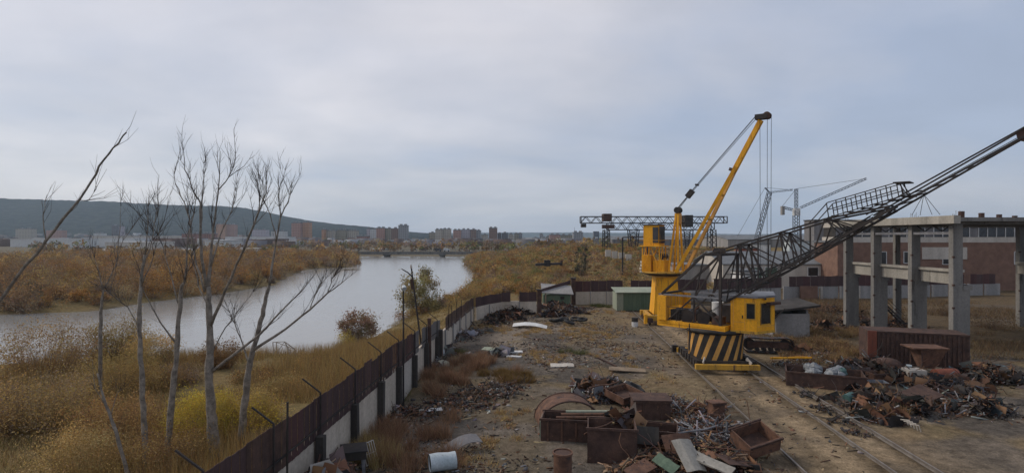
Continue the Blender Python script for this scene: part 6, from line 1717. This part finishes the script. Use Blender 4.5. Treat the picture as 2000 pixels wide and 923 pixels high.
# red hopper, dome, white tank and round things at the right
hp_ = thing('red_hopper', 'rusty red hopper standing before the dark container', 'hopper', (27.0, 37.0, 0))
fh_ = frame((27.1, 37.2, 0), -.1)
c8 = [(-.35, -.35, .45), (.35, -.35, .45), (.35, .35, .45), (-.35, .35, .45), (-.75, -.7, 1.75), (.95, -.7, 1.75), (.95, .7, 1.75), (-.75, .7, 1.75)]
MB(fh_).hexa(c8).build('funnel', M['rust'], hp_)
MB(fh_).box(-1.2, 1.0, -.75, .75, 1.753, 1.83).build('top_plate', M['rust'], hp_)
for sx in (-.6, .8):
    for sy in (-.6, .6): MB(fh_).beam((sx, sy, -.1), (sx, sy, 1.75), .08).build('leg', M['rustdark'], hp_)
rdm = thing('red_tank', 'orange red painted drum lying beneath the hopper', 'drum', (26.6, 35.2, 0))
MB().tube([(26.2, 35.2, .4), (27.6, 35.4, .4)], .4, 20).build('shell', M['rustred'], rdm)
wtk = thing('white_tank', 'white plastic tank beside the orange red drum', 'tank', (25.0, 35.0, 0))
MB(frame((24.9, 35.2, 0), -.1)).box(-.5, .5, -.45, .45, .1, .8).build('body', M['concretel'], wtk)
MB(frame((24.9, 35.2, 0), -.1)).tube([(-.3, 0, .952), (-.3, 0, 1.05)], .16, 14).build('cap', M['bluewhite'], wtk)
MB(frame((24.9, 35.2, 0), -.1)).box(-.5, .5, -.4, .4, -.05, .098).build('pallet', M['wood'], wtk)
dome = thing('tank_end', 'dark dished tank end lying before the container', 'tank end', (24.8, 37.6, 0))
MB(frame((24.7, 37.6, 0.35), .2, (R(-14), R(6)))).lathe([(1.0, 0), (1.02, .12), (.9, .35), (.65, .52), (.35, .62), (.02, .65)], 28).build('shell', M['rustdark'], dome, True)
MB(frame((24.7, 37.6, 0.35), .2, (R(-14), R(6)))).lathe([(1.0, -.06), (1.08, -.06), (1.08, .06), (1.0, .06)], 28).build('rim', M['rust'], dome)
bin_('steel_crate', 'small dark crate near the white plastic tank', (23.0, 35.6), .1, 1.3, .8, .55, M['rust'])
bin_('steel_crate', 'blue grey crate in the junk under the skip end', (21.8, 33.9), -.2, 1.0, .9, .45, M['craneblue'])
tea = thing('teal_drum', 'teal drum tipped in the junk heap beyond the rails', 'drum', (19.2, 29.9, 0))
pt = G(1662, 775, .4)
MB().tube([pt + Vector((-.25, 0, -.1)), pt + Vector((.2, .2, 0))], .24, 18).build('shell', M['bagteal'], tea)
# grid frame
gf = thing('grid_frame', 'rusty steel grid frame leaning on the junk', 'grid', (24.2, 32.5, 0))
fgf = frame((24.1, 32.3, .15), .6, (R(22), R(-8)))
for k in range(5): MB(fgf).beam((-1 + k * .5, -.7, 0), (-1 + k * .5, .7, 0), .07, .14).build('bar', M['rustdark'], gf)
for k in range(4): MB(fgf).beam((-1, -.7 + k * .466, .01), (1, -.7 + k * .466, .01), .06, .11).build('bar', M['greenlight'] if k == 1 else M['rustdark'], gf)
rk = thing('heating_radiator', 'row of pale bent ribs lying in the junk like an old radiator', 'radiator', (20, 28, 0))
for k in range(8):
    p = G(1735 + k * 6, 806 + k * 3.2, .25); MB().tube([p, p + Vector((.22, -.28, .05)), p + Vector((.3, -.3, -.25))], .028, 6).build('rib', M['concretel'], rk)
# tyres
def tyre(px, py, label, r_=0.42, tilt=(0, 0), z=.12):
    p = G(px, py, z); f = frame(p, U(0, 3), tilt); mb = MB(f); n_, m_ = 22, 8; rings = []
    for a_ in range(n_):
        an = 2 * math.pi * a_ / n_
        rings.append([mb.v(((r_ + .13 * math.cos(2 * math.pi * b_ / m_)) * math.cos(an), (r_ + .13 * math.cos(2 * math.pi * b_ / m_)) * math.sin(an), .13 * math.sin(2 * math.pi * b_ / m_))) for b_ in range(m_)])
    for a_ in range(n_):
        for b_ in range(m_):
            mb.face((rings[a_][b_], rings[(a_ + 1) % n_][b_], rings[(a_ + 1) % n_][(b_ + 1) % m_], rings[a_][(b_ + 1) % m_]))
    return single(mb, 'tyre', M['rubber'], label, 'tyre', 'tyres thrown in the yard', True)
tyre(1240, 757, 'black tyre lying on the tangled heap in mid yard', .5, (R(25), R(10)), .55)
tyre(1676, 618, 'tyre lying in the weeds between the concrete columns', .55)
tyre(1692, 660, 'tyre leaning beside the container end', .5, (R(70), 0), .5)
for k in range(6): tyre(1080 + k * 11 + U(-3, 3), 626 + U(-5, 3), ['leftmost', 'second', 'third', 'fourth', 'fifth', 'rightmost'][k] + (' black tyre' if k in (0, 5) else ' black tyre from the left') + ' in the low stack before the lean-to', .45, (R(U(-15, 15)), R(U(-15, 15))), .2 + .15 * (k % 2))
for (p, q, lb) in (((1213, 765, .6), (1222, 744, 1.1), 'upright white steel angle on the tangled heap'), ((1222, 744, 1.1), (1246, 757, .6), 'sloping white steel angle on the tangled heap')):
    a_, b_ = G(*p), G(*p); a_ = P(p[0], p[1], 32.4); b_ = P(q[0], q[1], 32.4)
    single(MB().beam(a_, b_, .1, .06), 'steel_angle', M['white'], lb, 'bar')
# old dark machine frame in the scrub beyond the wall
om = thing('old_barge_frame', 'dark wrecked steel frame lying in the scrub beyond the wall', 'wreck', (9, 122, 0))
a_, b_ = P(1046, 517, 120), P(1098, 515, 122)
MB().beam(a_, b_, .5, .45).build('beam', M['steel'], om); MB().beam(a_ + Vector((.4, 1.5, 0)), b_ + Vector((0, 1.5, 0)), .4, .4).build('beam', M['steel'], om)
MB().beam(P(1096, 519, 122), P(1097, 509, 122), .5).build('post', M['rustdark'], om); MB().box(P(1063, 0, 121).x, P(1075, 0, 121).x, 120.6, 122, P(0, 520, 121).z, P(0, 508, 121).z).build('engine', M['steel'], om)

# ------------------------------------------------------------------ heaps of scrap and litter
PALR = [(0.11, 0.055, 0.035), (0.075, 0.042, 0.032), (0.16, 0.085, 0.05), (0.05, 0.038, 0.034), (0.21, 0.12, 0.07)]
PALG = [(0.14, 0.14, 0.15), (0.20, 0.20, 0.21), (0.085, 0.085, 0.09), (0.28, 0.28, 0.28)]
PALW = [(0.36, 0.34, 0.32), (0.27, 0.25, 0.23), (0.22, 0.22, 0.235), (0.15, 0.13, 0.115)]
PALD = [(0.035, 0.033, 0.033), (0.055, 0.048, 0.045), (0.08, 0.065, 0.058)]
PALT = [(0.30, 0.23, 0.15), (0.24, 0.18, 0.12)]
def pieces(org, n, lens, wid, thk, pal, flat=0.5):
    """n random box shaped pieces: org (n,3) centres"""
    a, b = rot_rand(n, 0)
    a[:, 2] *= flat; a /= np.linalg.norm(a, axis=1)[:, None]
    b = np.cross(a, nrg.normal(size=(n, 3))); b[:, 2] *= flat; b -= a * (a * b).sum(1)[:, None]; b /= np.linalg.norm(b, axis=1)[:, None] + 1e-9
    c = np.cross(a, b)
    hv_ = lambda r: (r[0] + (r[1] - r[0]) * nrg.random(n) ** 2.0)[:, None] / 2
    s0 = hv_(lens); s1 = hv_(wid); s2 = hv_(thk)
    V = np.stack([org + sx * a * s0 + sy * b * s1 + sz * c * s2 for sz in (-1, 1) for sx, sy in ((-1, -1), (1, -1), (1, 1), (-1, 1))], 1).reshape(-1, 3)
    V += nrg.normal(size=V.shape) * 0.012
    base = np.array([(0, 3, 2, 1), (4, 5, 6, 7), (0, 1, 5, 4), (1, 2, 6, 5), (2, 3, 7, 6), (3, 0, 4, 7)])
    Q = (base[None] + 8 * np.arange(n)[:, None, None]).reshape(-1, 4)
    return V, Q, np.repeat(pick(pal, n, 0.25), 8, 0)
def crumpled(org, n, size, pal):
    """n crumpled thin sheets"""
    a, b = rot_rand(n, 0); a[:, 2] *= .55; a /= np.linalg.norm(a, axis=1)[:, None]
    b -= a * (a * b).sum(1)[:, None]; b /= np.linalg.norm(b, axis=1)[:, None] + 1e-9
    c = np.cross(a, b); s = (size[0] + (size[1] - size[0]) * nrg.random(n) ** 1.8)[:, None] / 2; asp = nrg.uniform(.35, 1, (n, 1))
    V = np.stack([org + i * a * s * nrg.uniform(.8, 1.1, (n, 1)) + j * b * s * asp * nrg.uniform(.8, 1.1, (n, 1)) + c * s * nrg.normal(size=(n, 1)) * .28 for j in (-1, 0, 1) for i in (-1, 0, 1)], 1).reshape(-1, 3)
    q = np.array([(0, 1, 4, 3), (1, 2, 5, 4), (3, 4, 7, 6), (4, 5, 8, 7)])
    return V, (q[None] + 9 * np.arange(n)[:, None, None]).reshape(-1, 4), np.repeat(pick(pal, n, .25), 9, 0)
def wires(org, n, size, pal, wd_=.016):
    """n bent wires and rods"""
    K = 6; d = nrg.normal(size=(n, 3)); d[:, 2] *= .4; d /= np.linalg.norm(d, axis=1)[:, None]
    seg = ((size[0] + (size[1] - size[0]) * nrg.random(n) ** 1.5) / (K - 1))[:, None]
    pts = [org - d * seg * (K - 1) / 2]
    for k in range(K - 1):
        d = d + nrg.normal(size=(n, 3)) * [.3, .3, .2]; d /= np.linalg.norm(d, axis=1)[:, None]
        p = pts[-1] + d * seg; pts.append(p)
    side = np.cross(d, nrg.normal(size=(n, 3))); side /= np.linalg.norm(side, axis=1)[:, None] + 1e-9; s2_ = np.cross(d, side)
    V = np.stack([p + o_ for p in pts for o_ in (side * wd_, -side * wd_ * .6 + s2_ * wd_, -side * wd_ * .6 - s2_ * wd_)], 1).reshape(-1, 3)
    V[:, 2] = np.maximum(V[:, 2], height(V[:, 0], V[:, 1]) + .005)
    q = np.array([(3 * k + e, 3 * k + (e + 1) % 3, 3 * k + 3 + (e + 1) % 3, 3 * k + 3 + e) for k in range(K - 1) for e in range(3)])
    return V, (q[None] + 3 * K * np.arange(n)[:, None, None]).reshape(-1, 4), np.repeat(pick(pal, n, .25), 3 * K, 0)
def heap(label, spots, mixes, name='scrap_heap'):
    """spots: px, py, rx, ry, height; mixes: (n per m2, lens, wid, thk, palette)"""
    nb = NB()
    for px, py, rx, ry, h in spots:
        g = G(px, py, 0)
        for dens, lens, wid, thk, pal in mixes:
            n = max(3, int(dens * rx * ry * 2.3))
            u_, v_ = nrg.normal(size=n) * .42, nrg.normal(size=n) * .42
            rr_ = np.sqrt(u_ ** 2 + v_ ** 2)
            x, y = g.x + u_ * rx, g.y + v_ * ry
            z = height(x, y) + np.clip(1 - rr_ / 1.15, 0, 1) ** 1.2 * h * nrg.uniform(.35, 1.0, n) + .02
            o_ = np.stack([x, y, z], 1)
            if lens is SHEET[0] or lens == SHEET[0]: nb.add(*crumpled(o_, n, (.25, 1.15), pal))
            else: nb.add(*pieces(o_, n, lens, wid, thk, pal))
        n = max(4, int(7 * rx * ry * 2.3)); u_, v_ = nrg.normal(size=n) * .45, nrg.normal(size=n) * .45
        x, y = g.x + u_ * rx, g.y + v_ * ry; rr_ = np.sqrt(u_ ** 2 + v_ ** 2)
        nb.add(*wires(np.stack([x, y, height(x, y) + np.clip(1.05 - rr_, 0, 1) * h * nrg.uniform(.4, 1.1, n) + .04], 1), n, (.6, 2.0), PALD + PALR))
    return tag(nb.build(name, M['bits']), label, 'scrap heap', kind='stuff')
BAR, SHEET, CHUNK, SMALL = ((.5, 1.8), (.025, .06), (.02, .05)), ((.25, .8), (.15, .5), (.008, .02)), ((.08, .35), (.06, .2), (.04, .15)), ((.03, .13), (.02, .08), (.01, .05))
heap('tangled heap of rusty scrap and bars in mid yard behind the boxes', [(1190, 768, 1.9, 1.1, .95), (1150, 758, 1.0, .8, .7), (1170, 780, 1.5, .8, .6)], [(22, *BAR, PALR + PALG), (22, *SHEET, PALR + PALD + PALG), (26, *CHUNK, PALR + PALD), (40, *SMALL, PALR + PALW + PALD)])
heap('low litter of steel offcuts around the brown box', [(1330, 800, 1.6, 1.2, .35), (1360, 830, 1.4, 1.2, .4), (1300, 780, 1.2, .7, .2), (1385, 800, 1.0, .8, .3)], [(18, *BAR, PALR + PALG), (16, *CHUNK, PALR), (60, *SMALL, PALR + PALG + PALW)])
heap('tangle of thin grey pipes and rods', [(1400, 852, 2.0, 1.3, .55), (1445, 865, 1.2, .9, .4)], [(40, (.6, 1.9), (.03, .05), (.03, .05), PALG + PALG + PALR + [(0.16, 0.18, 0.23)]), (20, *SMALL, PALR)])
heap('scrap heaped in the tall front bin', [(1205, 842, .75, .5, .2)], [(40, *SHEET, PALR + PALD), (40, *CHUNK, PALR + PALT)])
bpy.data.objects['scrap_heap.003'].location = (-0.1, -2.2, 1.25)
heap('broken plates and bars piled along the front edge of the scrap', [(1290, 915, 1.5, .8, .7), (1360, 918, 1.5, .8, .75), (1430, 915, 1.2, .8, .6), (1240, 925, 1.1, .6, .5), (1320, 880, 1.0, .7, .6), (1390, 885, .9, .7, .5)], [(20, *BAR, PALR + PALT), (30, (.35, .95), (.2, .55), (.01, .03), PALR + PALR + PALD + PALT), (24, *CHUNK, PALR + PALD), (40, *SMALL, PALR + PALG)])
heap('rubbish piled in the bin at the near end of the wall', [(618, 962, .8, 1.1, .5)], [(40, *SHEET, PALD + PALW + PALR), (50, *CHUNK, PALD + PALR + PALW), (30, *BAR, PALT + PALR)])
bpy.data.objects['scrap_heap.005'].location = (0.9, -1.8, 1.2)
heap('dark heap of old cable and iron below the back wall', [(985, 622, 2.2, 1.6, 1.0), (1000, 612, 2.6, 1.6, 1.1), (965, 632, 1.4, 1.2, .5)], [(16, *BAR, PALD + [(0.07, 0.08, 0.07)]), (20, *SHEET, PALD + PALR), (22, *CHUNK, PALD)])
heap('dark scrap heap before the lean-to', [(1085, 605, 3.0, 2.0, 1.0), (1110, 612, 2.5, 1.2, .7), (1075, 618, 2, 1, .7)], [(10, *BAR, PALD + PALG), (14, *SHEET, PALD + PALR), (18, *CHUNK, PALD + PALR)])
heap('pale rubbish strewn below the wall in mid yard', [(900, 790, 2.4, 1.4, .25), (950, 770, 2.2, 1.5, .25), (980, 755, 1.6, 1.4, .25), (830, 805, 1.2, 1.2, .3), (790, 800, .9, 1.0, .35), (780, 815, .7, .9, .4)], [(24, *SMALL, PALW + PALG + PALR + PALT), (10, (.15, .45), (.1, .3), (.01, .03), PALW + PALR + PALD), (8, *CHUNK, PALD + PALR)])
heap('litter under the middle of the river wall', [(880, 690, 1.2, 2.0, .3), (900, 660, 1.4, 2.4, .3), (860, 712, .9, 1.4, .3), (925, 650, 1.5, 2.0, .25)], [(26, *SMALL, PALW + PALG + PALD), (8, *CHUNK, PALD + PALR), (5, *SHEET, PALG + PALW)])
heap('small dark pile under the pale green sheet', [(970, 695, 1.3, .9, .4)], [(20, *CHUNK, PALD), (12, *SHEET, PALD + PALG)])
heap('junk heap of metal and rubbish beyond the outer rail', [(1690, 790, 1.6, 1.3, .7), (1740, 790, 1.6, 1.3, .7), (1720, 815, 1.6, 1.0, .6), (1790, 800, 1.5, 1.3, .8), (1680, 770, 1.0, .9, .5)], [(14, *BAR, PALR + PALD + PALG), (18, *SHEET, PALD + PALR + PALD), (24, *CHUNK, PALR + PALD), (60, *SMALL, PALR + PALW + PALD)])
heap('mixed junk between the skip and the dark container', [(1720, 735, 2.2, 1.4, .7), (1780, 745, 2.0, 1.4, .7), (1700, 715, 1.6, 1.6, .5), (1660, 720, 1.5, 1.2, .4), (1850, 760, 2.2, 1.6, .9), (1910, 800, 2.0, 1.4, .9), (1930, 740, 2.5, 2.0, 1.0)], [(12, *BAR, PALR + PALG + PALD), (14, *SHEET, PALD + PALR + PALD + [(0.08, 0.11, 0.13)]), (20, *CHUNK, PALR + PALD), (40, *SMALL, PALR + PALW + PALD + PALG)])
heap('rubbish and dark scrap lying in the weeds behind the crane cab', [(1600, 640, 3, 2.5, .5), (1680, 632, 3, 2.5, .5), (1740, 640, 3, 2.5, .6), (1620, 610, 4, 3, .5), (1560, 690, 1.5, 1.2, .4)], [(6, *BAR, PALR + PALD), (6, *SHEET, PALD + PALR), (10, *CHUNK, PALD + PALR), (14, *SMALL, PALD + PALW)])
heap('oily scraps along the outer rail', [(1610, 800, .9, .8, .3), (1580, 770, .7, .9, .25), (1640, 825, .8, .6, .25), (1550, 745, .7, 1.0, .2), (1670, 845, .7, .6, .2)], [(30, *SMALL, PALD + PALR + PALG), (16, *CHUNK, PALD)])
heap('broken grey and brown waste under the hopper and skip', [(1540, 715, 1.4, 1.4, .3), (1580, 705, 1.6, 1.2, .3), (1600, 695, 2.0, 1.4, .3)], [(40, *SMALL, PALR + PALW + PALT), (10, *CHUNK, PALR + PALG)])
# small bits over the whole yard
n = 26000
n = 24000; y = 18 + 55 * nrg.random(n) ** 1.3; x = wall_x(y) + 0.4 + nrg.random(n) * (19.5 + 0.06 * y)
dens = sstep(.36, .62, fbm(x, y, .3, 3, 77)) * np.where(np.abs(x - (13.6 + .07 * (y - 33))) < 2.4, .12, 1)
keep = nrg.random(n) < dens + .06
p = np.stack([x[keep], y[keep], height(x[keep], y[keep]) + .015], 1)
nb = NB(); m_ = len(p) // 4
nb.add(*pieces(p[:m_], m_, (.04, .34), (.03, .18), (.01, .04), PALW + PALG + PALT + PALR, .25))
nb.add(*pieces(p[m_:3 * m_], 2 * m_, (.03, .26), (.02, .11), (.01, .05), PALR + PALD + PALT, .35))
nb.add(*pieces(p[3 * m_:], len(p) - 3 * m_, (.2, .7), (.02, .05), (.02, .04), PALR + PALT + PALD, .3))
tag(nb.build('litter', M['bits']), 'small scraps of metal, plaster and wood strewn over the yard', 'litter', kind='stuff')

for k, (px, py, z, l_, an, lb) in enumerate(((1170, 838, 1.15, 1.5, .5, 'long bent rod sticking out of the tall front bin'), (1330, 862, .8, 1.9, -.5, 'long rusty pipe lying over the lower dark bin'), (1250, 890, .5, 1.6, .9, 'rusty bent pipe in front of the tall bin'), (1420, 880, .5, 2.0, -.3, 'long thin pipe across the front heap'), (1180, 755, .9, 1.8, .3, 'bent bar lying across the tangled heap'), (1360, 845, .55, 2.1, .2, 'longest grey pipe on the tangled pipe pile'))):
    p = G(px, py, z); d = Vector((math.cos(an), math.sin(an), 0)) * l_ / 2
    single(MB().tube([p - d + Vector((0, 0, U(-.15, .1))), p - d * .3 + Vector((0, 0, U(0, .12))), p + d * .4 + Vector((0, 0, U(0, .15))), p + d + Vector((0, .1, U(-.1, .25)))], U(.025, .045), 8), 'bent_pipe', M['rust'] if k != 5 else M['greysteel'], lb, 'pipe', 'loose pipes on the scrap')
